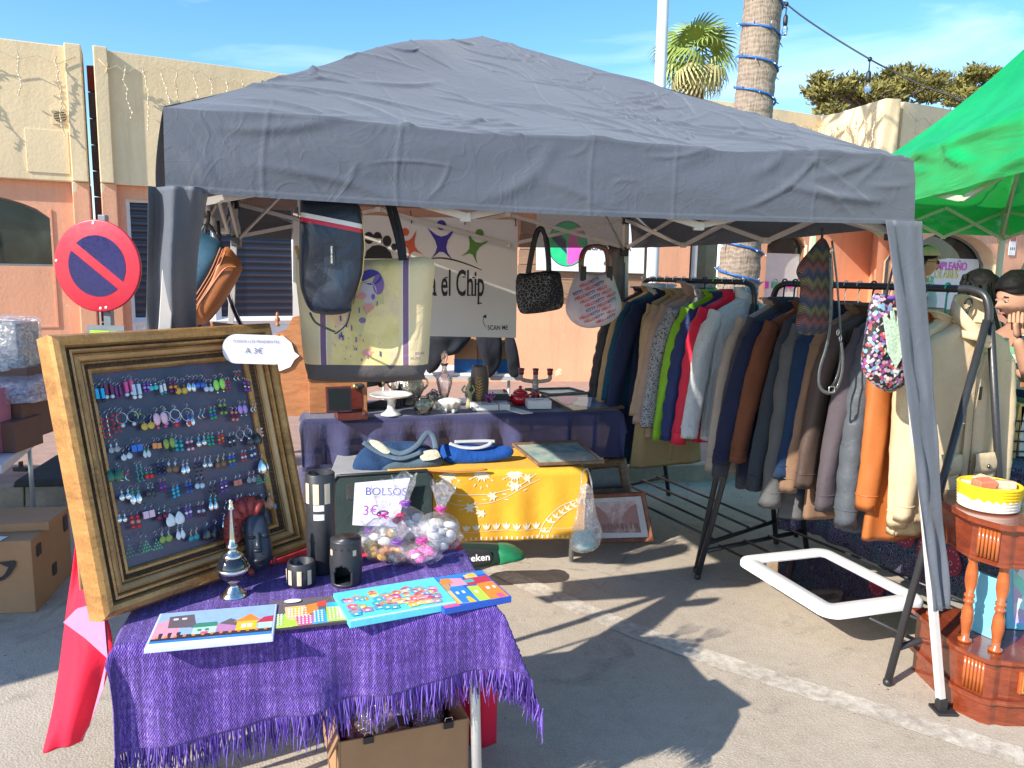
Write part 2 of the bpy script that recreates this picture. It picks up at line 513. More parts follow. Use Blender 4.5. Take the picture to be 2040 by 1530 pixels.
def m_window():
 n = NT('dark_window_glass')
 n.col(n.ramp(n.noise(2.1, 4, .6, None, .7), [(.35, (.012, .016, .018)), (.7, (.04, .055, .05))]))
 n.set(Roughness=.05, Specular_IOR_Level=.4)
 n.bump(n.noise(1.2, 2), .08, .02)
 return n.m
def m_blind():
 n = NT('dark_slatted_blind')
 z = n.N('SeparateXYZ', i0=n.co).outputs[2]
 s = n.math('SINE', n.math('MULTIPLY', z, 75.))
 n.col(n.ramp(s, [(.3, (.018, .016, .026)), (.8, (.05, .045, .065))])); n.set(Roughness=.25, Specular_IOR_Level=.6)
 n.bump(s, .3, .01)
 return n.m
DGLASS = m_window(); BLIND = m_blind()
WHITEP = mat('white_window_plastic', (.72, .74, .76), .4, v=.05, b=.05)
BROWNF = mat('brown_window_frame', (.22, .11, .06), .5)
GREYF = mat('grey_window_frame', (.12, .13, .13), .5)
FROST = mat('frosted_film', (.55, .56, .56), .35, v=.06, b=.04)
def window(parent, pt, top, op, fm, gm, d=.12, w=.05, mull=(), frost=None, rail=None, low=None, nm='window'):
 a, c, zb = op[0], op[1], op[2]
 a = max(a, 0)
 n_ = 16 if op[4] else 1
 U = [a+(c-a)*k/n_ for k in range(n_+1)]
 b = B(); vs = [pt(u, zb, d+.02) for u in U]+[pt(u, top(op, u), d+.02) for u in U]
 b.add(vs, [(k, k+1, n_+1+k+1, n_+1+k) for k in range(n_)], gm)
 fr = B()
 def bar(u0, z0, u1, z1, ww=w):
  q0, q1 = pt(u0, z0, d-.01), pt(u1, z1, d-.01)
  fr.tube([q0, q1], ww*.7, fm, 4)
 outline = [(a, zb)]+[(u, top(op, u)) for u in U]+[(c, zb)]
 fr.tube([pt(u, z, d-.01) for u, z in outline], w*.7, fm, 4, closed=True)
 for u in mull: bar(u, zb, u, top(op, u))
 if rail:
  for z in rail: bar(a, z, c, z)
 f = fr.out(nm, parent)
 pane = b.out('pane', f)
 if frost:
  z1 = frost
  q = B(); q.add([pt(a+.04, zb+.04, d+.004), pt(c-.04, zb+.04, d+.004), pt(c-.04, z1, d+.004), pt(a+.04, z1, d+.004)], [(0, 1, 2, 3)], FROST)
  q.out('frosted_panel', f)
 if low:
  q = B(); m_ = [a]+list(mull)+[c]
  for u0, u1 in zip(m_[:-1], m_[1:]):
   p_ = [pt(u0+.04, zb+.04, d), pt(u1-.04, zb+.04, d), pt(u1-.04, zb+.04, d+.03), pt(u0+.04, zb+.04, d+.03)]
   q.hexa([*p_, *[V((v.x, v.y, low)) for v in p_]], WHITEP)
  q.out('lower_panel', f)
 return f
def fascia(parent, pts, z0=2.505, z1=3.95, th=.25, m=CREAM):
 b = B(); L = len(pts)
 pts = [V((p[0], p[1], 0)) for p in pts]
 nn = []
 for i in range(L):
  a = pts[max(0, i-1)]; c = pts[min(L-1, i+1)]; e = (c-a).normalized(); nn.append(V((-e.y, e.x, 0)))
 F0 = [p+V((0, 0, z0)) for p in pts]; F1 = [p+V((0, 0, z1)) for p in pts]
 B0 = [p+n_*th+V((0, 0, z0)) for p, n_ in zip(pts, nn)]; B1 = [p+n_*th+V((0, 0, z1)) for p, n_ in zip(pts, nn)]
 vs = F0+F1+B0+B1
 fs = []
 for i in range(L-1):
  fs += [(i, i+1, L+i+1, L+i), (L+i, L+i+1, 3*L+i+1, 3*L+i), (2*L+i+1, 2*L+i, 3*L+i, 3*L+i+1), (i+1, i, 2*L+i, 2*L+i+1)]
 fs += [(0, L, 3*L, 2*L), (L-1, 3*L-1, 4*L-1, 2*L-1)]
 b.add(vs, fs, m)
 return b.out('fascia', parent, bev=.012)
def setback(p, q, d):
 e = (V(q)-V(p)).normalized(); n_ = V((-e.y, e.x, 0))
 return V(p)+n_*d, V(q)+n_*d
def G3(x, y): return V((x, y, 0))
# ---- building on the left
bl = thing('shop_building', 'orange building with cream fascia and arched dark window at the far left', 'building', (-6.8, 8.2, 0))
A, Bp = G3(-9.5, 6.65), G3(-4.80, 8.865)
fascia(bl, [A, Bp])
a0, b0 = setback(A, Bp, .09)
u1, z1 = on_wall(108, 531, a0, b0); zt = on_wall(-70, 380, a0, b0)[1]; us = on_wall(104, 436, a0, b0)[1]
b = B(); op = (u1-1.9, u1, z1, us-.0, zt-us+.1)
pt, top = wall_run(b, a0, b0, .1, 2.503, [op], ORANGE, ORANGE)
b.out('wall', bl); window(bl, pt, top, op, GREYF, DGLASS, .10, .035)
def wall_box(b, p, e, u0, u1, z0, z1, d0, d1, m):
 n_ = V((-e.y, e.x, 0))
 q = [p+e*u0+n_*d0, p+e*u1+n_*d0, p+e*u1+n_*d1, p+e*u0+n_*d1]
 b.hexa([V((v.x, v.y, z0)) for v in q]+[V((v.x, v.y, z1)) for v in q], m)
e1 = (Bp-A).normalized()
b = B(); wall_box(b, Bp, e1, -.16, .0, 2.51, 3.97, -.07, .3, CREAM); b.out('upper_pilaster', bl, bev=.01)
b = B(); wall_box(b, Bp, e1, -.17, .0, .1, 2.506, -.02, .3, ORANGE); b.out('lower_pilaster', bl, bev=.01)
# round vent grille and cover plate on the fascia
u, z = on_wall(121, 232, A, Bp); n1 = V((-e1.y, e1.x, 0)); Tv = axes(A+e1*u-n1*.012+V((0, 0, z)), e1)
b = B(); b.rect(-.085, -.085, .085, .085, CREAM, 0, Tv); b.prism([(-.085, -.085), (.085, -.085), (.085, .085), (-.085, .085)], -.01, .004, CREAM, Tv)
BLACKH = mat('vent_hole_black', (.01, .01, .01), .8)
b.disc(-.005, -.005, .062, .062, BLACKH, .0065, Tv)
for k in range(7): b.box((-.005, -.055+k*.017, .011), (.12*math.sqrt(max(.1, 1-((k-3)/3.6)**2)), .005, .008), CREAM, Tv)
b.out('vent_grille', bl)
u0, z0_ = on_wall(55, 342, A, Bp); u1_, z1_ = on_wall(135, 262, A, Bp)
b = B(); wall_box(b, A, e1, u0, u1_, z0_, z1_, -.012, .0, CREAM); b.out('cover_plate', bl, bev=.003)
# thin raised panel outline on the wall
b = B(); e = (b0-a0).normalized()
uu, zz = on_wall(118, 652, a0, b0); uu0, _ = on_wall(20, 652, a0, b0); zz1 = on_wall(118, 545, a0, b0)[1]
wall_box(b, a0, e, uu0, uu, zz, zz+.02, -.012, .0, ORANGE); wall_box(b, a0, e, uu-.02, uu, zz+.02, 2.2, -.012, .0, ORANGE); b.out('wall_moulding', bl)
# dark gap with block wall between the two buildings
BRICK = mat('grey_block', (.16, .11, .10), .9, v=.25, b=.4, bs=30, bd=.006)
REDP = mat('dark_red_plaster', (.33, .05, .04), .8, v=.2)
gp = thing('block_wall', 'narrow dark block wall in the gap between the two cream fascias', 'wall', (-4.72, 9.1, 0))
for k in range(13):
 b = B(); b.box((-4.74, 9.14, .2+k*.29), (.26, .12, .28), REDP if k > 11 else BRICK); b.out('concrete_block', gp, bev=.005)
# ---- long middle building
bm_ = thing('shop_building', 'long orange building with cream fascia behind the grey market tent', 'building', (0, 10.8, 0))
FP = [G3(-4.68, 8.88), G3(-2.73, 9.91), G3(1.985, 10.61), G3(3.02, 10.98), G3(4.46, 11.72), G3(4.62, 11.5), G3(4.72, 11.05), G3(4.84, 10.54), G3(5.05, 10.56)]
fascia(bm_, FP)
e2 = (FP[1]-FP[0]).normalized()
b = B(); wall_box(b, FP[0], e2, .0, .14, 2.51, 3.97, -.07, .3, CREAM); b.out('upper_pilaster', bm_, bev=.01)
b = B(); wall_box(b, FP[0], e2, .0, .16, .1, 2.506, -.02, .3, ORANGE); b.out('lower_pilaster', bm_, bev=.01)
p0, p1 = setback(FP[0], FP[1], .09)
ua = on_wall(256, 500, p0, p1)[0]; ub = on_wall(430, 500, p0, p1)[0]; uc = on_wall(590, 500, p0, p1)[0]; zt = on_wall(290, 398, p0, p1)[1]
Lw = (p1-p0).length
b = B(); op = (ua, min(uc, Lw-.03), .14, zt, 0)
pt, top = wall_run(b, p0, p1, .1, 2.503, [op], ORANGE, ORANGE); b.out('wall', bm_)
window(bm_, pt, top, op, WHITEP, BLIND, .08, .075, [ub, (ua+ub)/2], rail=[.93], low=.9, nm='glazed_door')
p0, p1 = setback(FP[1], FP[2], .09)
b = B(); wall_run(b, p0, p1, .1, 2.503, [], ORANGE, ORANGE); b.out('wall', bm_)
# brown panelling behind the sign on the wall
TANB = wood('brown_wall_boards', (.22, .13, .08), (.36, .22, .14), .6, (1, 1, 8))
e3 = (p1-p0).normalized(); ul, zl = on_wall(1028, 585, p0, p1); ur, zr = on_wall(1292, 490, p0, p1); zt = on_wall(1100, 470, p0, p1)[1]
for k in range(5):
 b = B(); wall_box(b, p0, e3, ul+.01*k, ur, zl+(zt+.2-zl)*k/5+.004, zl+(zt+.2-zl)*(k+1)/5-.004, -.03-.002*(k % 2), .0, TANB); b.out('wall_board', bm_, bev=.004)
b = B(); wall_box(b, p0, e3, ul-.05, ur+.06, zl-.05, zl, -.07, .0, TANB); b.out('ledge', bm_, bev=.004)
p0, p1 = setback(FP[2], FP[3], .09)
ops = []
u0, zb = on_wall(1372, 560, p0, p1); u1, _ = on_wall(1442, 560, p0, p1)
b = B(); op = (u0, min(u1, (p1-p0).length-.02), .14, 2.3, 0); pt, top = wall_run(b, p0, p1, .1, 2.503, [op], ORANGE, PALE); b.out('wall', bm_)
window(bm_, pt, top, op, WHITEP, DGLASS, .1, .06, [u0+.13])
p0, p1 = setback(FP[3], FP[4], .09)
u0 = on_wall(1524, 560, p0, p1)[0]; u1 = on_wall(1604, 560, p0, p1)[0]
b = B(); op = (u0, u1, .3, 2.05, .3); pt, top = wall_run(b, p0, p1, .1, 2.503, [op], ORANGE, PALE); b.out('wall', bm_)
wf = window(bm_, pt, top, op, BROWNF, DGLASS, .1, .05, frost=1.95)
PINKL = mat('magenta_lettering', (.62, .05, .42), .5); YELL = mat('yellow_lettering', (.62, .55, .12), .5); GRNL = mat('green_lettering', (.05, .42, .20), .5)
b = B()
for k, (m_, px) in enumerate(((PINKL, 1535), (GRNL, 1553), (YELL, 1568), (PINKL, 1583))):
 uu, zz = on_wall(px, 568, p0, p1); b.box((0, 0, 0), (.11, .006, .1), m_, axes(pt(uu, zz, .09), p1-p0, (0, 0, 1)) @ rot(90, 'X'))
b.out('lettering', wf)
p0 = setback(FP[3], FP[4], .09)[1]
b = B(); b.add([(p0.x, p0.y, .1), (5.9, p0.y+.74, .1), (5.9, p0.y+.74, 2.503), (p0.x, p0.y, 2.503)], [(0, 1, 2, 3)], ORANGE); b.out('wall', bm_)
# ---- right building with lettered arched windows
br = thing('shop_building', 'sunlit orange building with lettered arched windows at the far right', 'building', (6.5, 11.3, 0))
fascia(br, [G3(5.16, 10.70), G3(5.88, 11.05), G3(9.5, 12.9)])
p0, p1 = G3(5.35, 10.94), G3(9.6, 13.05)
def seg(px): return on_wall(px, 560, p0, p1)[0]
u0, u1, u2 = seg(1795), seg(1984), seg(2028)
b = B(); zb = .9
op1 = (u0, u1, zb, 1.85, .62); op2 = (u2, u2+1.7, zb, 1.75, .62)
pt, top = wall_run(b, p0, p1, .1, 2.503, [op1, op2], ORANGE, PALE, .3); b.add([(5.35, 10.94, .1), (5.75, 12.7, .1), (5.75, 12.7, 2.503), (5.35, 10.94, 2.503)], [(0, 1, 2, 3)], ORANGE); b.out('wall', br)
w1 = window(br, pt, top, op1, GREYF, DGLASS, .26, .04, frost=1.93); window(br, pt, top, op2, GREYF, DGLASS, .26, .04, [u2+.8], frost=1.6)
for s_, m_, x, y, x2 in (('DE CUMPLEAÑO', PINKL, 1856, 536, 1962), ('OS ESCOLARES', YELL, 1848, 553, 1945), ('MULAR', GRNL, 1850, 567, 1895), ('Y AC', PINKL, 1866, 583, 1900)):
 uu, zz = on_wall(x, y, p0, p1); ue, _ = on_wall(x2, y, p0, p1)
 vs, fs = text_geo(s_, .17, .02); wd = max(v.x for v in vs)
 b = B(); b.text(s_, 0, 0, .17, m_, 0, axes(pt(uu, zz, .255), p1-p0) @ Matrix.Scale((ue-uu)/wd*.97, 4, (1, 0, 0)), .02); b.out('lettering', w1)
uu, zz = on_wall(2014, 502, p0, p1); us2, zs2 = on_wall(2026, 478, p0, p1)
WPL = mat('white_plate', (.78, .78, .78), .4, v=.04, b=0); REDPL = mat('red_plate_band', (.6, .04, .05), .4, b=0)
b = B(); Tn = axes(pt(uu, zz, -.012), p1-p0); b.box((0, .1, 0), (.16, .3, .01), WPL, Tn); b.rect(-.07, .16, .07, .24, REDPL, .0065, Tn);
for k in range(3): b.disc(-.045+k*.045, .05, .014, .025, GREYF, .0065, Tn)
b.out('notice_plate', br)
# ---- icicle light strings on the fascias
LWIRE = mat('cream_light_cable', (.62, .5, .3), .6, b=0); BULB = mat('icicle_bulb', (.8, .76, .62), .25, b=0)
def icicles(pts, z, n_, label, dropmax=.8, seed=1):
 rr = random.Random(seed)
 pts = [V((*p.xy, 0)) for p in pts]; tot = [0]
 for a_, c_ in zip(pts[:-1], pts[1:]): tot.append(tot[-1]+(c_-a_).length)
 def at(s):
  for i in range(len(pts)-1):
   if s <= tot[i+1] or i == len(pts)-2:
    e = (pts[i+1]-pts[i]).normalized(); return pts[i]+e*(s-tot[i]), V((e.y, -e.x, 0))
 t = thing('string_lights', label, 'string lights', at(tot[-1]/2)[0]+V((0, 0, z)))
 P = []
 for k in range(n_*2+1):
  p, nn = at(tot[-1]*k/(n_*2)); P.append(p+nn*.09+V((0, 0, z-.035*(1-math.cos(k*math.pi)) - .02*rr.random() - .05*math.sin(k*.5))))
 b = B(); b.tube(P, .0045, LWIRE, 5); b.out('cable', t)
 for k in range(n_):
  p, nn = at(tot[-1]*(k+.5)/n_); q = p+nn*(.09)+V((0, 0, z-.05))
  D_ = dropmax*(.35+.65*rr.random()); pp = [q]; m_ = int(D_/.055)+2; ang = rr.uniform(-.5, .5)
  b = B()
  for i in range(1, m_):
   q = q+V((rr.uniform(-.022, .022), 0, -D_/m_))+nn*rr.uniform(-.012, .012)
   pp.append(q); b.ball(q+nn*rr.uniform(-.012, .012), .012, BULB, 4, 3)
  b.tube(pp, .006, LWIRE, 4); b.out('light_strand', t)
icicles([A+e1*1.9, Bp-e1*.05], 3.86, 9, 'cream icicle lights hanging on the fascia above the arched window', .95, 3)
icicles([FP[0]+e2*.05, FP[1], FP[1]+(FP[2]-FP[1])*.25], 3.84, 19, 'cream icicle lights hanging left of the tent roof peak', .8, 5)
icicles([FP[1]+(FP[2]-FP[1])*.9, FP[2], FP[3], FP[4], FP[5], FP[6], FP[7]], 3.8, 24, 'cream icicle lights hanging right of the palm trunk', .75, 8)
icicles([G3(5.16, 10.70), G3(5.88, 11.05), G3(8, 12.1)], 3.8, 10, 'cream icicle lights on the fascia above the green tent', .6, 9)
# ---- lamp pole
POLE = mat('white_pole_paint', (.62, .66, .70), .35, v=.06, b=.05)
b = B(); q0 = Dp(1300, 540, 8.); q1 = Dp(1322, 0, 8.)
top_ = q0+(q1-q0)*1.9
b.tube([V((q0.x, 8, .12)), q0, q1, top_], [.062, .062, .056, .05], POLE, 18); b.out('lamp_pole', label='tall white painted steel pole standing left of the wrapped palm trunk', cat='pole')
# ---- palm trunk with blue lights
def m_bark():
 n = NT('palm_bark')
 co = n.mapping((1, 1, .35)); f = n.noise(14, 6, .65, n.mapping((5, 5, .6)))
 r_ = n.N('TexWave', {'wave_type': 'BANDS', 'bands_direction': 'Z'}, Vector=n.co, Scale=6., Distortion=6., Detail=3., Detail_Scale=2.).outputs[1]
 k = n.math('ADD', n.math('MULTIPLY', f, .6), n.math('MULTIPLY', r_, .08))
 n.col(n.ramp(k, [(.2, (.14, .105, .08)), (.4, (.34, .27, .21)), (.7, (.50, .42, .34))]))
 n.set(Roughness=.95); n.bump(k, .8, .03)
 return n.m
BARK = m_bark()
pb = thing('palm_tree', 'thick palm trunk wrapped in blue fairy lights behind the clothes racks', 'tree', (2.4, 8.3, .12))
base = V((2.36, 8.3, .12)); tp = V((2.56, 8.3, 7.4))
def trunk_pt(z, a, dr=0):
 c_ = base+(tp-base)*((z-.12)/7.28); r_ = .225-.008*z+dr+.03*max(0, 1-(z-.12)/.6)
 r_ += .003*math.sin(z*42+.9*math.sin(a*3))+.012*nz3(a*1.2, z*2.2)+.006*nz3(a*5, z*18)
 return V((c_.x+r_*math.cos(a), c_.y+r_*math.sin(a), z))
b = B(); b.sheet(lambda u, v: trunk_pt(.12+v*7.28, u*2*math.pi), 44, 300, BARK, closeu=True, uvs=False); b.out('trunk', pb)
FROND = mat('palm_frond_green', (.10, .15, .035), .6, v=.35, sheen=0)
DRYF = mat('dry_palm_fibre', (.20, .13, .07), .9)
rr = random.Random(4)
for k in range(18):
 a = k*2.4; b = B(); c0 = V((2.56, 8.3, 7.4)); dv = V((math.cos(a), math.sin(a), 0)); up = .7-.09*k
 pts = [c0+dv*(.15+1.7*t)+V((0, 0, (up+.9)*t*1.3-1.6*t*t)) for t in [i/8 for i in range(9)]]
 b.tube(pts, [.03-.003*i for i in range(9)], FROND, 5)
 for i in range(2, 9):
  for sgn in (-1, 1):
   s_ = V((-dv.y, dv.x, 0))*sgn; p_ = pts[i]
   b.add([p_, p_+s_*.35+dv*.16+V((0, 0, -.05)), p_+s_*.55+dv*.3+V((0, 0, -.3)), p_+dv*.03+V((0, 0, -.01))], [(0, 1, 2, 3)], FROND)
 b.out('frond', pb)
BLUEW = mat('blue_light_cable', (.02, .12, .42), .4, b=0); LEDW = mat('clear_fairy_bulb', (.6, .78, .9), .2, b=0)
P = [trunk_pt(1.1+4.0*k/560, -k*.145+2.2, .014) for k in range(561)]
b = B(); b.tube(P, .012, BLUEW, 6)
for k in range(0, 560, 5):
 p = P[k]; c_ = base+(tp-base)*((p.z-.12)/7.28); o_ = V((p.x-c_.x, p.y-c_.y, 0)).normalized()
 q = p+o_*.03+V((rr.uniform(-.01, .01), 0, rr.choice((-1, 1))*rr.uniform(.01, .035))); b.tube([p, q], .006, BLUEW, 4); b.tube([q, q+(q-p)*.6], .005, LEDW, 4)
b.out('fairy_lights', label='blue fairy light cable spiralling up the thick palm trunk', cat='fairy lights')
# hanging bulb cable from the palm to the right
CBL = mat('black_cable', (.015, .016, .02), .5, b=0); CLB = glass('bulb_glass', (.95, .97, 1))
t = thing('bulb_string', 'black festoon cable with two hanging bulbs running right from the palm', 'string lights', Dp(1565, 10, 8.1))
P = [Dp(x, y, Y) for x, y, Y in ((1562, 4, 8.1), (1600, 34, 7.9), (1660, 74, 7.6), (1733, 118, 7.3), (1775, 140, 7.1), (1850, 175, 6.8), (2000, 225, 6.3), (2160, 260, 5.8))]
b = B(); b.tube(smooth_line(P, 5), .008, CBL, 6); b.out('cable', t)
for (x, y, Y) in ((1567, 8, 8.06), (1733, 118, 7.3)):
 p = Dp(x, y, Y); b = B(); b.tube([p+V((0, 0, .02)), p-V((0, 0, .12))], .006, CBL, 6); b.lathe([(.02, -.2), (.024, -.17), (.022, -.12), (.012, -.1)], CBL, 12, loc(*p)); b.ball(p, .022, CBL, 8, 5)
 so = b.out('bulb_socket', t); g = B(); g.lathe([(.002, -.30), (.02, -.295), (.03, -.26), (.028, -.23), (.018, -.2)], CLB, 14, loc(*p)); g.out('bulb', so)
# ---- distant fan palm
def fan_leaf(m, R_=1.):
 b = B(); b.tube([(0, 0, 0), (.3*R_, 0, .05), (.55*R_, 0, .0)], [.02, .015, .01], m, 4)
 for k in range(19):
  a = (k/18-.5)*3.9; l_ = R_*(.62-.1*abs(k/18-.5)); d = V((math.cos(a), math.sin(a), 0)); s_ = V((-d.y, d.x, 0))*.02*R_
  p0 = V((.55*R_, 0, 0)); p1 = p0+d*l_*.6+V((0, 0, -.06)); p2 = p0+d*l_*.95+V((0, 0, -.38*R_)); p3 = p0+d*l_+V((0, 0, -.62*R_))
  b.add([p0-s_*.3, p0+s_*.3, p1+s_*1.9, p1-s_*1.9, p2+s_*.9, p2-s_*.9, p3], [(0, 1, 2, 3), (3, 2, 4, 5), (5, 4, 6)], m)
 return b
Yp = 25.; ctr = Dp(1384, 118, Yp)
fp = thing('palm_tree', 'fan palm with drooping green leaves rising above the roof beside the white pole', 'tree', (ctr.x, ctr.y, 0))
TR2 = mat('fan_palm_trunk', (.20, .13, .09), .95, v=.4, b=1, bs=30, bd=.03)
b = B(); b.tube([V((ctr.x, ctr.y, 0)), V((ctr.x, ctr.y, ctr.z*.6)), ctr+V((.12, 0, -1.)), ctr+V((-.12, 0, -.6)), ctr], [.24, .2, .22, .26, .14], TR2, 14); b.out('trunk', fp)
FG = mat('fan_palm_green', (.24, .32, .07), .5, v=.3, s=2); FG2 = mat('fan_palm_straw', (.45, .42, .18), .7, v=.3, s=2)
lm = {}
for k in range(24):
 a = k*2.399+rr.uniform(-.2, .2); el = 82-k*5.6+rr.uniform(-8, 8); m_ = FG if k < 18 else FG2
 if m_ not in lm: lm[m_] = fan_leaf(m_, 1.15).out('leaf', fp, keep=True); o = lm[m_]
 else: o = lm[m_].copy(); COL.objects.link(o)
 o.location = V((0, 0, ctr.z)) ; o.rotation_euler = (rr.uniform(-.4, .4), -rad(el), a)
 o.scale = (1, 1, 1)
# ---- cypress crowns behind the right-hand fascia
def m_leaf(name, c):
 n = NT(name); n.col(n.ramp(n.noise(1.6, 3), [(.3, sc(c, .55)), (.7, sc(c, 1.35))])); n.set(Roughness=.8)
 n.set(Subsurface_Weight=0); return n.m
CY = m_leaf('cypress_foliage', (.20, .18, .045)); CYB = mat('cypress_bark', (.12, .085, .06), .9)
def cypress(pix, Y, label, seed, at):
 rr = random.Random(seed); t = thing('cypress_tree', label, 'tree', (at.x, at.y, 0))
 b = B(); tr = B(); root = V((at.x, at.y, 0)); k0 = V((at.x, at.y, at.z-.6))
 tr.tube([root, V((at.x, at.y, at.z*.6)), k0], [.3, .24, .16], CYB, 10)
 vs, fs = [], []
 for (x, y, r_) in pix:
  c_ = Dp(x, y, Y+rr.uniform(-1.2, 1.2)); R_ = r_*Y/F_PX
  tr.tube([k0, k0.lerp(c_, .5)+V((0, 0, .1)), c_], [.07, .04, .02], CYB, 5)
  for q in range(26):
   d = V((rr.gauss(0, 1), rr.gauss(0, 1), rr.gauss(0, .45))).normalized()
   s0 = c_+V((d.x*R_*rr.uniform(.1, 1), d.y*R_*rr.uniform(.1, 1), d.z*R_*.6*rr.uniform(.2, 1)))
   out_ = V((d.x, d.y, abs(d.z)+.35)).normalized()
   for j in range(15):
    o_ = (out_+V((rr.gauss(0, .55), rr.gauss(0, .55), rr.gauss(0, .4)))).normalized()
    p = s0+V((rr.gauss(0, .1), rr.gauss(0, .1), rr.gauss(0, .07))); l_ = rr.uniform(.08, .2); s_ = o_.cross(V((rr.gauss(0, 1), rr.gauss(0, 1), rr.gauss(0, 1)))).normalized()*rr.uniform(.018, .04)
    i = len(vs); vs += [p-s_, p+s_, p+o_*l_*.6+s_*.9, p+o_*l_]; fs += [(i, i+1, i+2, i+3)]
 b.add(vs, fs, CY); b.out('crown', t); tr.out('trunk', t)
pix = [(1625, 183, 22), (1648, 178, 24), (1640, 205, 22), (1672, 170, 24), (1665, 200, 26), (1690, 190, 24), (1700, 163, 20), (1722, 182, 28), (1745, 165, 24), (1762, 185, 26), (1775, 150, 18), (1790, 175, 24), (1815, 160, 22), (1838, 150, 16), (1826, 180, 20), (1860, 168, 14), (1790, 200, 20), (1720, 205, 24), (1875, 155, 9), (1655, 222, 20), (1850, 195, 16), (1632, 160, 9), (1800, 143, 10)]
cypress(pix, 23., 'spreading yellow-green cypress crown above the curved cream fascia', 11, Dp(1740, 200, 23.))
pix = [(1880, 190, 18), (1905, 172, 20), (1925, 160, 18), (1945, 158, 18), (1965, 150, 16), (1980, 148, 10), (1930, 185, 22), (1900, 205, 18), (1960, 180, 20), (1945, 142, 9), (1990, 165, 14)]
cypress(pix, 26., 'smaller cypress crown partly hidden behind the green tent roof', 12, Dp(1945, 190, 26.))
# loose grit, leaves and scraps on the asphalt
gb = B(); GRIT = mat('grit_stones', (.30, .26, .21), .9, v=.4); LFS = mat('dry_leaf_litter', (.22, .12, .05), .9, v=.4); rg = random.Random(2)
for k in range(900):
 x = rg.uniform(-3.5, 3.2); y = rg.uniform(1.9, 5.6) if k % 3 else rg.uniform(4.6, 6.6)+.18*x*0; s_ = rg.uniform(.0015, .005)
 if k % 3 == 0: q = kp(rg.uniform(0, 9), -rg.uniform(.0, .18)**1.3, 0); x, y = q.x, q.y
 gb.ball((x, y, s_*.6), (s_, s_*rg.uniform(.6, 1), s_*.7), GRIT if rg.random() < .8 else LFS, 5, 3)
gb.out('grit', kind='stuff', label='loose grit and leaf crumbs scattered on the asphalt and along the kerb', cat='grit')
# ================================================================= TENTS
def m_canopy(name, c, transp=.0, transl=.12, back=None):
 n = NT(name)
 f = n.noise(2.2, 5); g = n.noise(420, 2)
 k = n.math('ADD', n.math('MULTIPLY', f, .6), n.math('MULTIPLY', g, .4))
 n.col(n.ramp(k, [(.3, sc(c, .88)), (.7, sc(c, 1.1))])); n.set(Roughness=.62, Sheen_Weight=.25, Specular_IOR_Level=.35)
 # fine crumple: sharp little folds in scattered directions
 co = n.mapping((1, 1, 1)); wob = n.noise(3.5, 4, .6, None, 2.2)
 r1 = n.ramp(n.noise(5.5, 2, .5, n.mapping((1, .45, 1), (0, 0, .5)), 1.6), [(.46, 0), (.497, 1), (.51, .9), (.56, 0)])
 r2 = n.ramp(n.noise(9, 2, .5, n.mapping((.5, 1, .8), (0, 0, 1.2)), 1.3), [(.47, 0), (.5, 1), (.53, 0)])
 h = n.math('ADD', n.math('MULTIPLY', r1, .10), n.math('ADD', n.math('MULTIPLY', r2, .05), n.math('MULTIPLY', wob, .9)))
 n.bump(n.math('ADD', h, n.math('MULTIPLY', n.noise(900, 1), .06)), .32, .018)
 tl = n.N('BsdfTranslucent', Color=(*sc(c, 1.6), 1)); m1 = n.N('MixShader', i0=transl)
 n.l.new(n.p.outputs[0], m1.inputs[1]); n.l.new(tl.outputs[0], m1.inputs[2])
 last = m1
 if transp:
  tr = n.N('BsdfTransparent', Color=(.75, .6, .5, 1)); m2 = n.N('MixShader', i0=transp)
  n.l.new(m1.outputs[0], m2.inputs[1]); n.l.new(tr.outputs[0], m2.inputs[2]); last = m2
 n.l.new(last.outputs[0], n.out.inputs[0])
 return n.m
GREYC = m_canopy('grey_canopy_polyester', (.088, .10, .125), .0, .025)
GREYB = m_canopy('grey_canopy_thin', (.10, .095, .10), .14, .07)
STEEL = mat('white_powder_steel', (.56, .53, .5), .4, v=.06, b=.05)
PLASTB = mat('black_plastic', (.02, .02, .022), .45, b=.05)
def seg_dist(P, a, b_):
 a = np.array(a); b_ = np.array(b_); d = b_-a; t = np.clip(((P-a)@d)/(d@d), 0, 1)
 return np.linalg.norm(P-(a+t[:, None]*d), axis=1), t
def creases(P, n_, seed, xr, yr, lr, amp, wid, ang=None, jit=.5):
 """P (N,2) metres; sum of thin curved ridges"""
 r = np.random.RandomState(seed); h = np.zeros(len(P))
 for _ in range(n_):
  x, y = r.uniform(*xr), r.uniform(*yr); L = r.uniform(*lr); a = (r.normal(0, jit) if ang is None else ang+r.normal(0, jit))
  cv = r.normal(0, 1.1); A_ = amp*r.uniform(.35, 1); w_ = wid*r.uniform(.6, 1.6)
  k = 5; pts = [(x, y)]
  for i in range(k):
   a += cv*.22; x += math.cos(a)*L/k; y += math.sin(a)*L/k; pts.append((x, y))
  best = np.full(len(P), 9.); tt = np.zeros(len(P))
  lo = np.min(pts, 0)-4*w_; hi = np.max(pts, 0)+4*w_
  m = (P[:, 0] > lo[0]) & (P[:, 0] < hi[0]) & (P[:, 1] > lo[1]) & (P[:, 1] < hi[1])
  if not m.any(): continue
  Q = P[m]; bb = np.full(len(Q), 9.); t_ = np.zeros(len(Q))
  for i in range(k):
   d, t = seg_dist(Q, pts[i], pts[i+1]); s_ = d < bb; bb[s_] = d[s_]; t_[s_] = (i+t[s_])/k
  h[m] += A_*np.exp(-(bb/w_)**2)*np.sin(np.pi*np.clip(t_, 0.02, .98))**.6
 return h
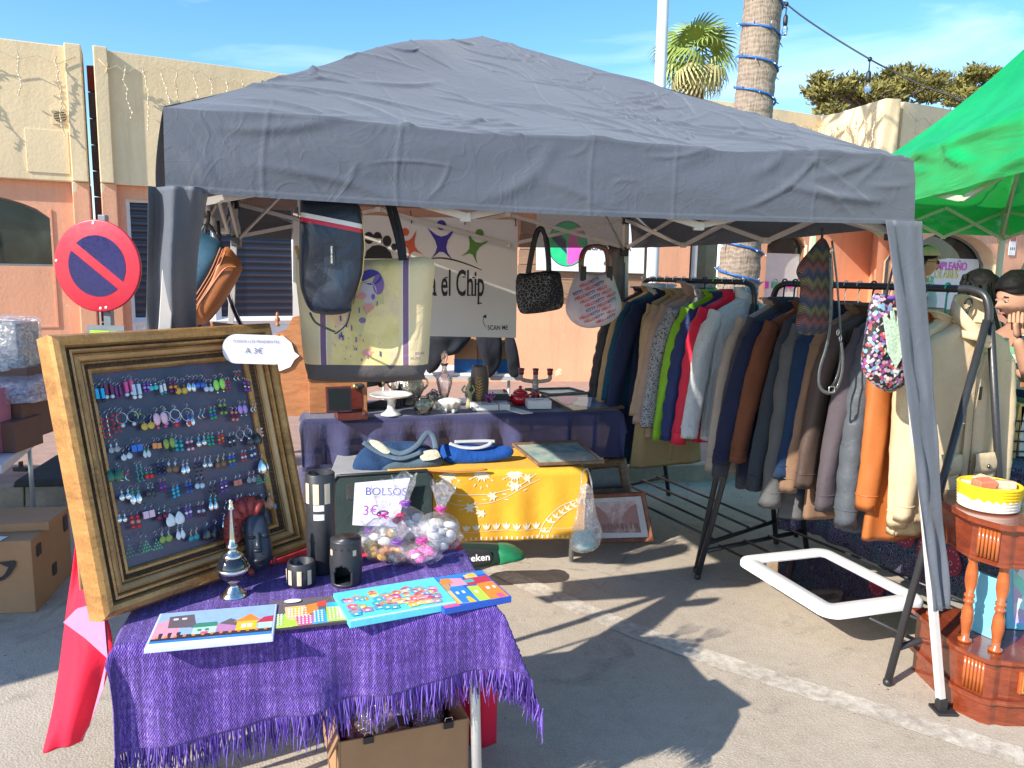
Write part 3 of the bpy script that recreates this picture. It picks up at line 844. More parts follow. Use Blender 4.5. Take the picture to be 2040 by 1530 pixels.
def npnoise(P, scale, seed):
 r = np.random.RandomState(seed); out = np.zeros(len(P))
 for o in range(9):
  a = r.uniform(0, 2*np.pi); f = scale*r.uniform(.6, 2.2); ph = r.uniform(0, 6)
  out += np.sin((P[:, 0]*np.cos(a)+P[:, 1]*np.sin(a))*f+ph+1.3*np.sin(P[:, 0]*f*.37*np.sin(a)+P[:, 1]*f*.5*np.cos(a)+ph*2))*r.uniform(.4, 1)
 return out/4
def grid_obj(name, parent, X, nu, nv, m):
 me = bpy.data.meshes.new(name); X = np.asarray(X)
 o_ = X.mean(0); fs = []
 i = np.arange(nu)[None, :]+np.arange(nv)[:, None]*(nu+1)
 q = np.stack([i, i+1, i+nu+2, i+nu+1], -1).reshape(-1, 4)
 me.vertices.add(len(X)); me.vertices.foreach_set('co', (X-o_).ravel().astype(np.float32))
 me.loops.add(q.size); me.loops.foreach_set('vertex_index', q.ravel().astype(np.int32))
 me.polygons.add(len(q)); me.polygons.foreach_set('loop_start', np.arange(0, q.size, 4, dtype=np.int32)); me.polygons.foreach_set('loop_total', np.full(len(q), 4, dtype=np.int32))
 me.polygons.foreach_set('use_smooth', np.ones(len(q), dtype=bool))
 me.materials.append(m); me.update(calc_edges=True); me.validate()
 o = bpy.data.objects.new(name, me); COL.objects.link(o); o.location = V(o_)
 if parent: o.parent = parent; o.location = V(o_)-gorigin(parent)
 return o
FL, FR = V((-.971, 2.192, 2.05)), V((1.469, 2.934, 2.05))
RR, RL = V((.77, 5.33, 2.02)), V((-1.67, 4.59, 2.02))
APX = V((-.165, 3.75, 2.69))
def roof_side(P0, P1, ap, val, nu, nv, nw, detail, seed, kink=0.):
 """one face from apex to eave plus its hanging valance, as one sheet; returns world positions"""
 P0, P1, ap = np.array(P0), np.array(P1), np.array(ap)
 L = np.linalg.norm(P1-P0); e = (P1-P0)/L
 mid = (P0+P1)/2; H_ = np.linalg.norm(ap-mid); nrm = np.cross(e, (ap-mid)/H_)
 if nrm[2] < 0: nrm = -nrm
 outw = np.cross(e, [0, 0, 1.]);
 if outw@(mid-ap) < 0: outw = -outw
 outw[2] = 0; outw /= np.linalg.norm(outw)
 U = np.linspace(0, 1, nu+1); pos = []; prm = []
 rows = np.concatenate([np.linspace(0, 1, nv+1), 1+np.linspace(0, 1, nw+1)[1:]])
 uu, rr_ = np.meshgrid(U, rows); uu = uu.ravel(); rr_ = rr_.ravel()
 tv = np.clip(rr_, 0, 1); wv = np.clip(rr_-1, 0, 1)
 ed = P0+(P1-P0)*uu[:, None]
 X = ap+(ed-ap)*tv[:, None]
 sag = -.035*np.sin(np.pi*tv)*np.sin(np.pi*uu)
 eave = -.012*np.sin(np.pi*uu)*tv**4
 X = X+np.array([0, 0, 1.])*(sag+eave)[:, None]
 if kink: X[:, 2] += kink*np.exp(-((tv-.40)/.22)**2)*np.exp(-(uu/.16)**2)
 # plane coordinates in metres
 px_ = ((X-mid)@e); py_ = H_*(1-tv)
 P = np.stack([px_, np.where(wv > 0, -wv*val, py_)], 1)
 X = X-np.array([0, 0, 1.])*(wv*val*(1+.03*np.sin(np.pi*uu)))[:, None]
 h = .010*npnoise(P, 5, seed)*np.clip(tv*1.5, 0, 1)*(wv <= 0)
 dn = np.where((wv > 0)[:, None], outw, nrm)
 if detail:
  mr = wv <= 0
  hr = creases(P, 110, seed+1, (-L/2, L/2), (.03, H_*.9), (.08, .35), .009, .0075)
  hr += creases(P, 26, seed+2, (-L/2, L/2), (.0, .5), (.25, .9), .012, .012, ang=-.05, jit=.25)
  for pl in (((-.0, H_*.97), (.06, H_*.75), (.17, H_*.38), (.30, .17)), ((.02, H_*.97), (.12, H_*.75), (.26, H_*.45), (.40, .13)), ((.04, H_*.93), (.2, H_*.7), (.36, H_*.4), (.44, .17), (.40, .13))):
   for a, c in zip(pl[:-1], pl[1:]):
    d, t = seg_dist(P, a, c); hr += .0055*np.exp(-(d/.0075)**2)
  h += hr*np.clip((H_-py_)*6, 0, 1)
  hv = creases(P, 30, seed+3, (-L/2-.2, L/2), (-val, .10), (.3, 1.0), .014, .015, ang=-.03, jit=.12)
  hv += creases(P, 14, seed+4, (-L/2, L/2), (-val, .02), (.1, .3), .004, .006, ang=.2, jit=.9)
  hv += .007*npnoise(P*np.array([.7, 2.6]), 7, seed+5)
  hv *= np.clip((L/2-np.abs(P[:, 0]))*6, .12, 1)*(1-.75*np.clip((wv-.7)/.3, 0, 1)); h *= np.clip((L/2-np.abs(P[:, 0])+.1+tv*0)*8, .2, 1)
  h = np.where(wv > 0, hv*np.minimum(1, .35+wv*3), h+np.exp(-((py_)/.1)**2)*hv*.5)
  # seams and hem
  for xs_ in (-1.0, -.62, .0, .3, .85): h += .0022*np.exp(-((P[:, 0]-xs_-.02*np.sin(P[:, 1]*9))/.005)**2)
  h += np.where(wv > 0, .003*(wv > .93), 0)
 else:
  h += np.where(wv > 0, .010*npnoise(P, 10, seed+6)*wv, 0)
 h = h-np.where(wv > 0, -.03*np.sin(np.pi*wv*.5), 0)
 return X+dn*h[:, None]
gz = thing('market_tent', 'slate grey pop-up market tent with crumpled roof and white folding frame', 'tent', (0, 3.7, 0))
nu, nv, nw = 430, 190, 66
grid_obj('canopy_front', gz, roof_side(FL, FR, APX, .232, nu, nv, nw, True, 3, .05), nu, nv+nw, GREYC)
for (a, c, s_, m_, nm) in ((FR, RR, 21, GREYC, 'canopy_side'), (RR, RL, 22, GREYB, 'canopy_back'), (RL, FL, 23, GREYC, 'canopy_side')):
 grid_obj(nm, gz, roof_side(a, c, APX, .232, 60, 30, 8, False, s_, 0), 60, 38, m_)
# frame: four legs, scissor trusses, rafters
def inset(p, k=.02):
 c = V((-.1, 3.76, 0)); d = (c-V((p.x, p.y, 0))).normalized(); return p+d*k
cor = [inset(p, .045) for p in (FL, FR, RR, RL)]
feet = [V((-1.22, 2.32, 0)), V((1.645, 2.70, 0)), V((.85, 5.62, 0)), V((-1.87, 4.83, .0))]
for i in range(4):
 t_ = cor[i]-V((0, 0, .06)); f_ = feet[i]
 b = B(); d = (t_-f_); q = f_+V((0, 0, .03))
 e = V((.957, .29, 0)); n_ = V((-.29, .957, 0))
 def sq(p, w_): return [p+e*w_+n_*w_, p-e*w_+n_*w_, p-e*w_-n_*w_, p+e*w_-n_*w_]
 h_ = f_.lerp(t_, .52)
 lo = B(); lo.hexa(sq(q, .013)+sq(h_, .013), STEEL); lo.out('lower_leg', gz, bev=.002)
 b.hexa(sq(h_-V((0, 0, .04)), .017)+sq(t_, .017), STEEL); b.out('upper_leg', gz, bev=.002)
 b = B(); b.box(f_+V((.01, 0, .006)), (.075, .075, .012), PLASTB); b.box(f_+V((0, 0, .03)), (.034, .034, .05), PLASTB); b.out('foot_plate', gz, bev=.003)
 b = B(); b.box(t_-V((0, 0, .2)), (.05, .05, .06), PLASTB); b.box(t_-V((0, 0, -.02)), (.05, .05, .07), PLASTB); b.out('slider', gz, bev=.004)
 b = B(); b.tube([t_+V((0, 0, .02)), t_.lerp(APX, .5)+V((0, 0, -.03)), APX-V((0, 0, .06))], .011, STEEL, 6); b.out('rafter', gz)
 b = B(); b.tube([t_-V((0, 0, .2)), t_.lerp(APX, .42)+V((0, 0, -.03))], .009, STEEL, 6); b.out('rafter_strut', gz)
def truss(par, a, c, n_, zt, zb, m=STEEL, w_=.011):
 e = (c-a)
 for i in range(n_):
  for k, (z0, z1) in enumerate(((zt, zb), (zb, zt))):
   p0 = a+e*(i/n_); p1 = a+e*((i+1)/n_); n2 = V((-e.y, e.x, 0)).normalized()*(.009 if k else -.009)
   if i % 2: z0, z1 = z0, z1
   q0 = V((p0.x, p0.y, z0))+n2; q1 = V((p1.x, p1.y, z1))+n2
   b = B(); u_ = V((0, 0, w_)); s_ = n2.normalized()*.006
   b.hexa([q0-u_-s_, q1-u_-s_, q1-u_+s_, q0-u_+s_, q0+u_-s_, q1+u_-s_, q1+u_+s_, q0+u_+s_], m); b.out('truss_bar', par)
 for i in range(1, n_):
  for z in (zt, zb):
   p = a+e*(i/n_); b = B(); b.box((p.x, p.y, z), (.035, .03, .03), m); b.out('truss_joint', par, bev=.004)
for i in range(4):
 truss(gz, cor[i], cor[(i+1) % 4], 3, 1.975, 1.785)
# fabric leg sleeves tied at three corners
def drape_leg(name, P, w0, w1, z1, m, side, seed, amp=.02, dirv=V((.957, .29, 0)), pw=1.):
 """strip hanging from the valance corner beside a leg, tapering to a point of width w1 at height z1"""
 def fn(u, v):
  v_ = v; c = P[0].lerp(P[1], v_); wd = w0+(w1-w0)*v_**pw
  q = c+dirv*side*(wd*u)
  nn = V((dirv.y, -dirv.x, 0))
  off = amp*(math.sin(u*6.5+v*2.2+seed)+.6*math.sin(u*13+v*5+seed*2))*(.25+v_*.75)+.012*nz3(u*4, v*7, seed)
  return q+nn*(off+.022)
 b = B(); b.sheet(fn, 26, 60, m, uvs=False); return b.out(name, gz, solid=.0012)
n_out = V((.29, -.957, 0))
drape_leg('leg_sleeve', [FR+V((.022, .0, -.222))+n_out*.012, V((1.622, 2.70, .42))], .165, .082, .5, GREYC, -1, 1.2, .009, pw=.9)
drape_leg('leg_sleeve', [FR+V((-.005, .01, -.225)), V((1.602, 2.745, .42))], .10, .01, .5, GREYC, 1, 4.2, .010, dirv=V((-.25, .95, 0)), pw=1.1)
# left sleeve: wide, blown inwards
def left_sleeve(u, v):
 z = 1.83-v*.72; g = v**1.3
 q = Dp(306-8*v-30*g+(118-40*g)*u-14*math.sin(v*6)*u*(1-v*.5), 600, 1.).xy
 Y = FL.y-.045+.07*u+.36*g+.028*math.sin(u*7+v*1.8)+.016*math.sin(u*13-v*4)+.012*nz3(u*3, v*5, 2)-.04*math.sin(math.pi*u)
 return V((q[0]*Y/1.0, Y, z))
b = B(); b.sheet(left_sleeve, 40, 60, GREYC, uvs=False); b.out('leg_sleeve', gz, solid=.0012)
b = B(); b.sheet(lambda u, v: V((FL.x+.0-.17*v-.02*math.sin(v*4)*u, FL.y+.0+.2*u+.33*v**1.3, 1.83-.7*v)), 20, 30, GREYC, uvs=False); b.out('leg_sleeve', gz, solid=.0012)
def rr_sleeve(u, v):
 z = 1.8-v*1.25; q = V((RR.x-.135+.12*u+.035*v, RR.y-.06+.03*u+.05*v, z)); q.y += .012*math.sin(u*8+v*3); return q
b = B(); b.sheet(rr_sleeve, 14, 30, GREYB, uvs=False); b.out('leg_sleeve', gz, solid=.001)
# ---- green tent on the right
def m_green():
 n = NT('green_canopy_polyester'); c = (.0, .40, .10)
 n.col(n.ramp(n.noise(3, 4), [(.3, (.0, .36, .09)), (.7, (.008, .47, .13))])); n.set(Roughness=.4, Specular_IOR_Level=.5)
 n.bump(n.math('ADD', n.noise(4, 3, .5, n.mapping((1, .4, 2.6)), 1.6), n.math('MULTIPLY', n.noise(700, 1), .05)), .35, .03)
 tl = n.N('BsdfTranslucent', Color=(.05, .75, .10, 1)); m1 = n.N('MixShader', i0=.2)
 n.l.new(n.p.outputs[0], m1.inputs[1]); n.l.new(tl.outputs[0], m1.inputs[2]); n.l.new(m1.outputs[0], n.out.inputs[0]); return n.m
GREENC = m_green()
GST = mat('pale_green_steel', (.50, .56, .42), .4, v=.05, b=0)
gt = thing('market_tent', 'bright green pop-up tent with white truss frame at the right edge', 'tent', (3.5, 5.3, 0))
C1, C2, C3, C4 = V((2.72, 7.25, 2.33)), V((1.96, 2.28, 2.33)), V((4.95, 7.95, 2.33)), V((4.4, 2.7, 2.33)); GA = V((3.50, 5.3, 3.30))
def groof(P0, P1, sag, seed):
 P0, P1 = np.array(P0), np.array(P1); nu_, nv_, nw_ = 90, 60, 16
 U = np.linspace(0, 1, nu_+1); rows = np.concatenate([np.linspace(0, 1, nv_+1), 1+np.linspace(0, 1, nw_+1)[1:]])
 uu, r_ = np.meshgrid(U, rows); uu = uu.ravel(); r_ = r_.ravel(); tv = np.clip(r_, 0, 1); wv = np.clip(r_-1, 0, 1)
 ap = np.array(GA); X = ap+(P0+(P1-P0)*uu[:, None]-ap)*tv[:, None]
 X[:, 2] -= sag*np.sin(np.pi*tv)+.05*np.sin(np.pi*tv)*np.sin(np.pi*uu)
 L = np.linalg.norm(P1-P0); P = np.stack([uu*L, tv*2-wv], 1)
 X[:, 2] += .012*npnoise(P, 4, seed)*(wv <= 0)*np.sin(np.pi*tv)
 o_ = np.cross((P1-P0)/L, [0, 0, 1.]); mid = (P0+P1)/2
 if o_@(mid-ap) < 0: o_ = -o_
 hv = creases(P, 14, seed, (0, L), (1.1, 2.02), (.5, 1.6), .03, .05, ang=.15, jit=.25)
 X[:, 2] -= wv*.27; X += o_*(wv*(.02+.02*npnoise(P, 5, seed+1)))[:, None]; X[:, 2] += hv*(wv <= 0); X += o_*(hv*(wv > 0))[:, None]
 return X, nu_, nv_+nw_
for (a, c, s_) in ((C2, C1, 31), (C1, C3, 32), (C3, C4, 33), (C4, C2, 34)):
 X, a_, c_ = groof(a, c, .13, s_); grid_obj('canopy_panel', gt, X, a_, c_, GREENC)
GC = [C1, C3, C4, C2]
for i in range(4):
 p = GC[i]; c_ = (V((3.5, 5.3, 0))-V((p.x, p.y, 0))).normalized()*.06; q = V((p.x, p.y, 0))+c_
 b = B(); b.box((q.x, q.y, 1.17), (.045, .045, 2.3), GST); b.out('leg', gt, bev=.003)
 b = B(); b.box((q.x, q.y, 2.04), (.065, .065, .09), GST); b.box((q.x, q.y, 2.3), (.065, .065, .08), GST); b.out('slider', gt, bev=.004)
 q2 = GC[(i+1) % 4]; c2 = (V((3.5, 5.3, 0))-V((q2.x, q2.y, 0))).normalized()*.06
 truss(gt, q, V((q2.x, q2.y, 0))+c2, 3, 2.30, 2.02, GST, .015)
 b = B(); b.tube([V((q.x, q.y, 2.28)), V((q.x, q.y, 2.28)).lerp(GA, .5)-V((0, 0, .12)), GA-V((0, 0, .1))], .014, GST, 6); b.out('rafter', gt)
 b = B(); b.tube([V((q.x, q.y, 2.04)), V((q.x, q.y, 2.28)).lerp(GA, .45)-V((0, 0, .12))], .012, GST, 6); b.out('rafter_strut', gt)
b = B(); b.tube([GA-V((0, 0, .55)), GA-V((0, 0, .03))], .02, GST, 8); b.out('centre_post', gt)
# ---- neighbouring stall tent just outside the left edge (its shade falls into view)
nt_ = thing('market_tent', 'neighbouring grey market tent beyond the left edge shading the ground', 'tent', (-5.6, 2.4, 0))
NC = [V((-6.9, 1.0, 2.1)), V((-4.2, .95, 2.1)), V((-4.15, 3.55, 2.1)), V((-6.9, 3.6, 2.1))]; NA = V((-5.55, 2.3, 2.8))
for i in range(4):
 a, c = NC[i], NC[(i+1) % 4]
 grid_obj('canopy_panel', nt_, roof_side(a, c, NA, .25, 20, 10, 4, False, 40+i), 20, 14, GREYC)
 b = B(); b.box((a.x, a.y, 1.05), (.035, .035, 2.1), STEEL); b.out('leg', nt_)
# ================================================================= CLOTHES RACKS
TUBEB = mat('black_rack_tube', (.028, .028, .032), .38, v=.1, b=.03)
def rack(label, Cn, Cf, h, zb=1.58):
 Cn, Cf, h = V(Cn), V(Cf), V(h); t = thing('clothes_rack', label, 'clothes rack', (Cn+Cf)/2, 'black tubular clothes racks')
 d = (Cf-Cn).normalized(); R_ = .016
 P = [Cn+V((0, 0, zb-.13)), Cn+V((0, 0, zb-.07))+d*.005, Cn+V((0, 0, zb-.02))+d*.03, Cn+V((0, 0, zb))+d*.09]
 Q = [Cf+V((0, 0, zb))-d*.09, Cf+V((0, 0, zb-.02))-d*.03, Cf+V((0, 0, zb-.07))-d*.005, Cf+V((0, 0, zb-.13))]
 b = B(); b.tube(smooth_line(P, 4)+smooth_line(Q, 4), R_, TUBEB, 10); b.out('hanging_rail', t)
 for C, sg in ((Cn, 1), (Cf, -1)):
  for k in (-1, 1):
   f = C+h*k; f.z = 0; top_ = C+V((0, 0, zb-.12))+h.normalized()*.012*k
   b = B(); b.tube([f+V((0, 0, .012)), top_], R_*.95, TUBEB, 10); b.ball(f+V((0, 0, .014)), .019, PLASTB, 8, 6); b.out('leg', t)
  u = .1; c0, c1 = C-h*(1-.1), C+h*(1-.1)
  b = B(); b.tube([V((c0.x, c0.y, .15)), V((c1.x, c1.y, .15))], .013, TUBEB, 8); b.out('cross_bar', t)
 for k in (-.66, -.22, .22, .66):
  a, c = Cn+h*k, Cf+h*k; b = B(); b.tube([V((a.x, a.y, .165)), V((c.x, c.y, .165))], .008, TUBEB, 8); b.out('shelf_bar', t)
 CHR = mat('bright_steel', (.75, .75, .76), .2, 1, v=.03, b=0)
 for z in (.5, 1.05):
  f = (Cn-h); tp_ = Cn+V((0, 0, zb-.12)); q = V((f.x, f.y, 0)).lerp(tp_, z/(zb-.12)); b = B(); b.tube([q-V((0, 0, .003)), q+V((0, 0, .003))], .0168, CHR, 10); b.out('joint_ring', t)
 return t
RX = V((.91, .41, 0)).normalized()
R1n, R1f = V((1.33, 4.26, 0)), V((.87, 5.25, 0))
R2n, R2f = V((1.90, 3.08, 0)), V((1.385, 4.13, 0))
rack('black tube clothes rack holding the white fluffy coat, nearer the back wall', R1n, R1f, (.30, .24, 0))
rack('black tube clothes rack beside the wooden corner cabinet with the mirror on its shelf', R2n, R2f, (.37, .20, 0))
def m_tweed():
 n = NT('black_white_tweed'); v = n.N('TexVoronoi', Vector=n.mapping((1, 1, 1)), Scale=105.).outputs[0]; q = n.noise(60, 3, .7)
 k = n.math('ADD', n.math('MULTIPLY', v, .6), n.math('MULTIPLY', q, .6)); n.col(n.ramp(k, [(.47, (.02, .022, .03)), (.56, (.30, .31, .34))])); n.set(Roughness=.95); n.bump(k, .6, .006); return n.m
def m_fur(name, c):
 n = NT(name); f = n.noise(9, 5); g = n.noise(170, 3, .7); n.col(n.ramp(n.math('ADD', n.math('MULTIPLY', f, .5), n.math('MULTIPLY', g, .5)), [(.3, sc(c, .86)), (.7, sc(c, 1.08))])); n.set(Roughness=1., Sheen_Weight=.5); n.bump(n.math('ADD', g, n.noise(30, 4)), .8, .012); return n.m
TWEED = m_tweed(); FURW = m_fur('white_fleece', (.62, .66, .70)); FURP = m_fur('pale_fur', (.50, .54, .52))
CT = {
 'red': cloth('red_nylon', (.62, .02, .06), .45, b=.4), 'navy': cloth('navy_wool', (.016, .024, .065), .9), 'navyq': cloth('navy_quilt', (.02, .035, .13), .6, b=.5),
 'lime': cloth('lime_nylon', (.20, .42, .02), .55), 'pinkb': cloth('pinkish_beige', (.38, .27, .22), .7, b=.5), 'trench': cloth('trench_beige', (.40, .29, .19), .8),
 'camel': cloth('camel_wool', (.36, .24, .11), .9), 'teal': cloth('petrol_blue', (.012, .06, .11), .85), 'tan': cloth('tan_wool', (.37, .25, .13), .9),
 'black': cloth('black_puffer', (.022, .02, .022), .35, b=.5), 'cream': cloth('cream_cotton', (.58, .45, .27), .8), 'orange': mat('orange_leather', (.42, .125, .03), .36, v=.12, s=14, b=.25, bs=220),
 'gpuff': cloth('grey_puffer_nylon', (.08, .09, .105), .38, b=.6), 'purple': cloth('grey_purple_cloth', (.08, .065, .075), .8), 'brown': cloth('dark_brown_leatherette', (.075, .048, .038), .5),
 'dtan': cloth('sand_wool', (.22, .13, .08), .9), 'navy2': cloth('ink_blue_wool', (.012, .03, .07), .9), 'parka': cloth('grey_parka_cotton', (.10, .10, .10), .75, b=.6),
 'slate': cloth('dark_slate_wool', (.035, .04, .05), .9), 'suede': cloth('rust_suede', (.155, .055, .028), .95), 'navy3': cloth('midnight_wool', (.016, .02, .05), .9),
 'char': cloth('charcoal_blue', (.05, .05, .065), .9), 'pale': cloth('pale_beige_cloth', (.34, .28, .23), .85), 'jacket': cloth('beige_cotton_drill', (.56, .43, .27), .8, b=.3), 'lnavy': cloth('long_navy_skirt_cloth', (.012, .028, .06), .9), 'lyell': cloth('khaki_lining', (.40, .30, .15), .85)}
HW = wood('pale_hanger_wood', (.42, .25, .12), (.55, .36, .19), .4)
HP = {'white': mat('white_hanger_plastic', (.7, .7, .7), .3, b=0), 'green': mat('green_hanger_plastic', (.15, .6, .03), .35, b=0), 'pink': mat('pink_hanger_plastic', (.65, .06, .35), .35, b=0), 'black': PLASTB, 'wood': HW, 'teal': mat('teal_hanger_plastic', (.0, .32, .2), .35, b=0)}
HOOK = mat('hanger_wire', (.62, .62, .62), .25, 1, b=0)
def hanger(T, kind, label, z=1.58):
 t = thing('coat_hanger', label, 'hanger', T @ V((0, 0, z)), 'hangers on the clothes racks'); m = HP[kind]
 hk = HOOK if kind in ('wood', 'white') else m
 b = B(T); pts = [(-.018, 0, z+.0), (-.012, 0, z+.016), (0, 0, z+.022), (.013, 0, z+.018), (.019, 0, z+.003), (.014, 0, z-.012), (.0, 0, z-.028), (0, 0, z-.125)]
 b.tube(smooth_line(pts, 4), .0028 if hk is HOOK else .0045, hk, 6); b.out('hook', t)
 b = B(T); ys = [(-.19, z-.225), (-.15, z-.190), (-.08, z-.150), (0, z-.12), (.08, z-.150), (.15, z-.190), (.19, z-.225)]
 b.tube(smooth_line([(x, .004*math.cos(x*8), q) for x, q in ys], 4), [.011]*25, m, 8, flat=1.4 if kind == 'wood' else .8); b.out('shoulder_bar', t)
 if kind != 'wood':
  b = B(T); b.tube([(-.185, 0, z-.23), (0, 0, z-.234), (.185, 0, z-.23)], .004, m, 6); b.out('lower_bar', t)
 return t
def coat(T, m, label, L=.8, w=.215, sl=.6, t_=.042, puff=0, fur=0, flare=.03, collar='flat', cm=None, seed=0, z=1.515, splay=.125, slz=.062, front='buttons', bm=None, zip_=None, arms=(-1, 1), trail=None):
 """a garment on a hanger: x runs shoulder to shoulder, -y is the front"""
 rr = random.Random(seed); g = thing('coat', label, 'coat', T @ V((0, 0, z-L)), 'clothes on the racks'); t_ *= .8
 ph = [rr.uniform(0, 6) for _ in range(8)]; cm = cm or m
 prof = [(0, .062, .9), (.012, .075, .95), (.03, .115, .9), (.05, .165, .9), (.075, w*.93, .95), (.11, w*1.0, 1.0), (.17, w*.985, 1.1), (.26, w*.95, 1.2)]
 n_ = max(6, int((L-.26)/.045))
 for i in range(1, n_+1):
  f = i/n_; prof.append((.26+(L-.26)*f, w*(.95+.02*f)+flare*f, 1.2+.15*f))
 NN = 44; vs = []
 def ring(k, zz, hw, tk):
  out = []
  for q in range(NN):
   a = 2*math.pi*q/NN; ca, sa = math.cos(a), math.sin(a)
   fz = min(1, zz/.3)
   rx = hw*(abs(ca)**.85)*(1 if ca > 0 else -1); ry = t_*tk*(abs(sa)**.75)*(1 if sa > 0 else -1)
   fold = 1+fz*(.22*abs(math.sin(a*3.5+ph[4]+zz*2))**.5-.12+.16*math.sin(a*5+ph[0]+zz*1.4)+.10*math.sin(a*9+ph[1]-zz*2.3)+.07*math.sin(a*14+ph[2]))
   ry *= fold; rx *= 1+.025*fz*math.sin(a*7+ph[3]+zz*3)
   if puff:
    s_ = .5+.5*abs(math.sin((zz+.03)*math.pi/puff)); ry *= .78+.42*s_; rx *= .965+.045*s_
   if fur: e = .006*nz3(ca*9+seed, sa*9, zz*40); rx += e; ry += e*1.5
   j = .008*nz3(ca*2+seed, sa*2, zz*6)
   out.append((rx+j, ry+j*.7+.010*math.sin(zz*5+ph[4]), z-zz))
  return out
 zs = []
 for i in range(len(prof)-1):
  a, c = prof[i], prof[i+1]; st = 3 if (puff or fur) and i > 5 else 2
  for k in range(st): f = k/st; zs.append(tuple(a[j]+(c[j]-a[j])*f for j in range(3)))
 zs.append(prof[-1])
 b = B(T)
 for k, (zz, hw, tk) in enumerate(zs): vs += ring(k, zz, hw, tk)
 K = len(zs); zz, hw, tk = zs[-1]
 vs += [(x*.97, y*.85, q+.03) for x, y, q in ring(0, zz, hw, tk)]; K += 1
 fs = [(i*NN+q, (i+1)*NN+q, (i+1)*NN+(q+1) % NN, i*NN+(q+1) % NN) for i in range(K-1) for q in range(NN)]
 b.add(vs, [f[::-1] for f in fs], m, True); b.add(vs[:NN], [tuple(range(NN))], m); b.out('body', g)
 for s_ in arms:
  b = B(T); P = []; Rr = []; N2 = 22
  x0, z0 = s_*(w-.03), z-.085
  for i in range(N2+1):
   f = i/N2
   x = x0+s_*(splay*f**.8+.03*math.sin(min(1, f*3)*math.pi/2)); zz = z0-sl*f
   P.append((x+.004*nz3(f*9, seed), -.012*f+.01*math.sin(f*4+ph[5]), zz)); r_ = slz*(1.06-.22*f) if f > .06 else slz*.8
   if puff: r_ *= .88+.2*abs(math.sin(f*sl*math.pi/puff))
   Rr.append(r_)
  v2 = []; M2 = 20
  for i, (p, r_) in enumerate(zip(P, Rr)):
   for q in range(M2):
    a = 2*math.pi*q/M2; rad_ = r_*(1+.05*abs(math.sin(p[2]*26+2.5*math.sin(a+ph[6])+p[2]*p[2]*9))*(0 if puff else 1)+.10*math.sin(a*3+ph[6]+i*.25)*(0 if puff else 1)+.09*nz3(math.cos(a)*1.5+seed, math.sin(a)*1.5, p[2]*11))
    if fur: rad_ += .005*nz3(a*6, p[2]*40, seed)
    v2.append((p[0]+rad_*math.cos(a)*.82, p[1]+rad_*math.sin(a)*(.66+.2*(puff > 0)), p[2]+(.025*math.cos(a)*s_ if i == 0 else 0)))
  for q in range(M2):
   p = v2[N2*M2+q]; c_ = P[-1]; v2.append((c_[0]+(p[0]-c_[0])*.8, c_[1]+(p[1]-c_[1])*.8, p[2]+.02))
  f2 = [(i*M2+q, (i+1)*M2+q, (i+1)*M2+(q+1) % M2, i*M2+(q+1) % M2) for i in range(N2+1) for q in range(M2)]
  for i_, nm_ in ((2, 'armhole_seam'), (N2-2, 'cuff')):
   cb = B(T); cb.tube([V(v)+(V(v)-V(P[i_]))*.02 for v in v2[i_*M2:(i_+1)*M2]], .0028 if i_ > 5 else .0022, m, 5, closed=True); cb.out(nm_, g)
  b.add(v2, [f[::-1] for f in f2], m, True); b.add(v2[-M2:], [tuple(range(M2))], m); b.add(v2[:M2], [tuple(range(M2))], m); b.out('sleeve', g)
 # collar: a band that stands up and folds out
 hgt, outw = {'flat': (.035, .03), 'stand': (.055, .012), 'fur': (.05, .05), 'big': (.085, .05), 'none': (.012, .0)}[collar]
 def col(u, v):
  a = -math.pi/2+u*2*math.pi; o_ = (.05 if v < .5 else .05+outw*(v-.5)*2)
  zz = hgt*math.sin(v*math.pi*.62)*1.0-.045*max(0, -math.sin(a))**3*(1-v*.4)-outw*.5*max(0, v-.6)
  r1 = .066+outw*v*1.1; r2 = t_*.95+outw*v
  return ((r1+.004*math.sin(a*3+ph[7]))*math.cos(a), r2*math.sin(a)-.004, z+.004+zz+(.004*nz3(a*4, v*6, seed) if collar == 'fur' else 0))
 b = B(T); b.sheet(col, 40, 8, cm, closeu=True, uvs=False); b.out('collar', g, solid=.012 if collar == 'fur' else .004, label=None)
 # front placket and fastenings
 b = B(T); ys = []
 def fy(zz): return -(t_*1.28+.006)-.0*zz
 if front == 'buttons':
  for k in range(4):
   zz = z-.2-k*(L-.35)/4; bb = B(T); bb.lathe([(.0001, .003), (.009, .0025), (.011, 0), (.011, -.004)], bm or PLASTB, 10, loc(.012, fy(zz)-.004, zz) @ rot(90, 'X')); bb.out('button', g)
 b.sheet(lambda u, v: (.0+.035*(u-.5)+.004*math.sin(v*9), fy(0)-.004*math.cos((u-.5)*2)-.003*math.sin(v*12+ph[2]), z-.07-v*(L-.1)), 3, 26, m, uvs=False); b.out('placket', g, solid=.003)
 return g
def at_rail(Cn, Cf, t, yaw=0):
 p = Cn.lerp(Cf, t); a = math.degrees(math.atan2(RX.y, RX.x))+yaw
 return loc(p.x, p.y, 0) @ rot(a)
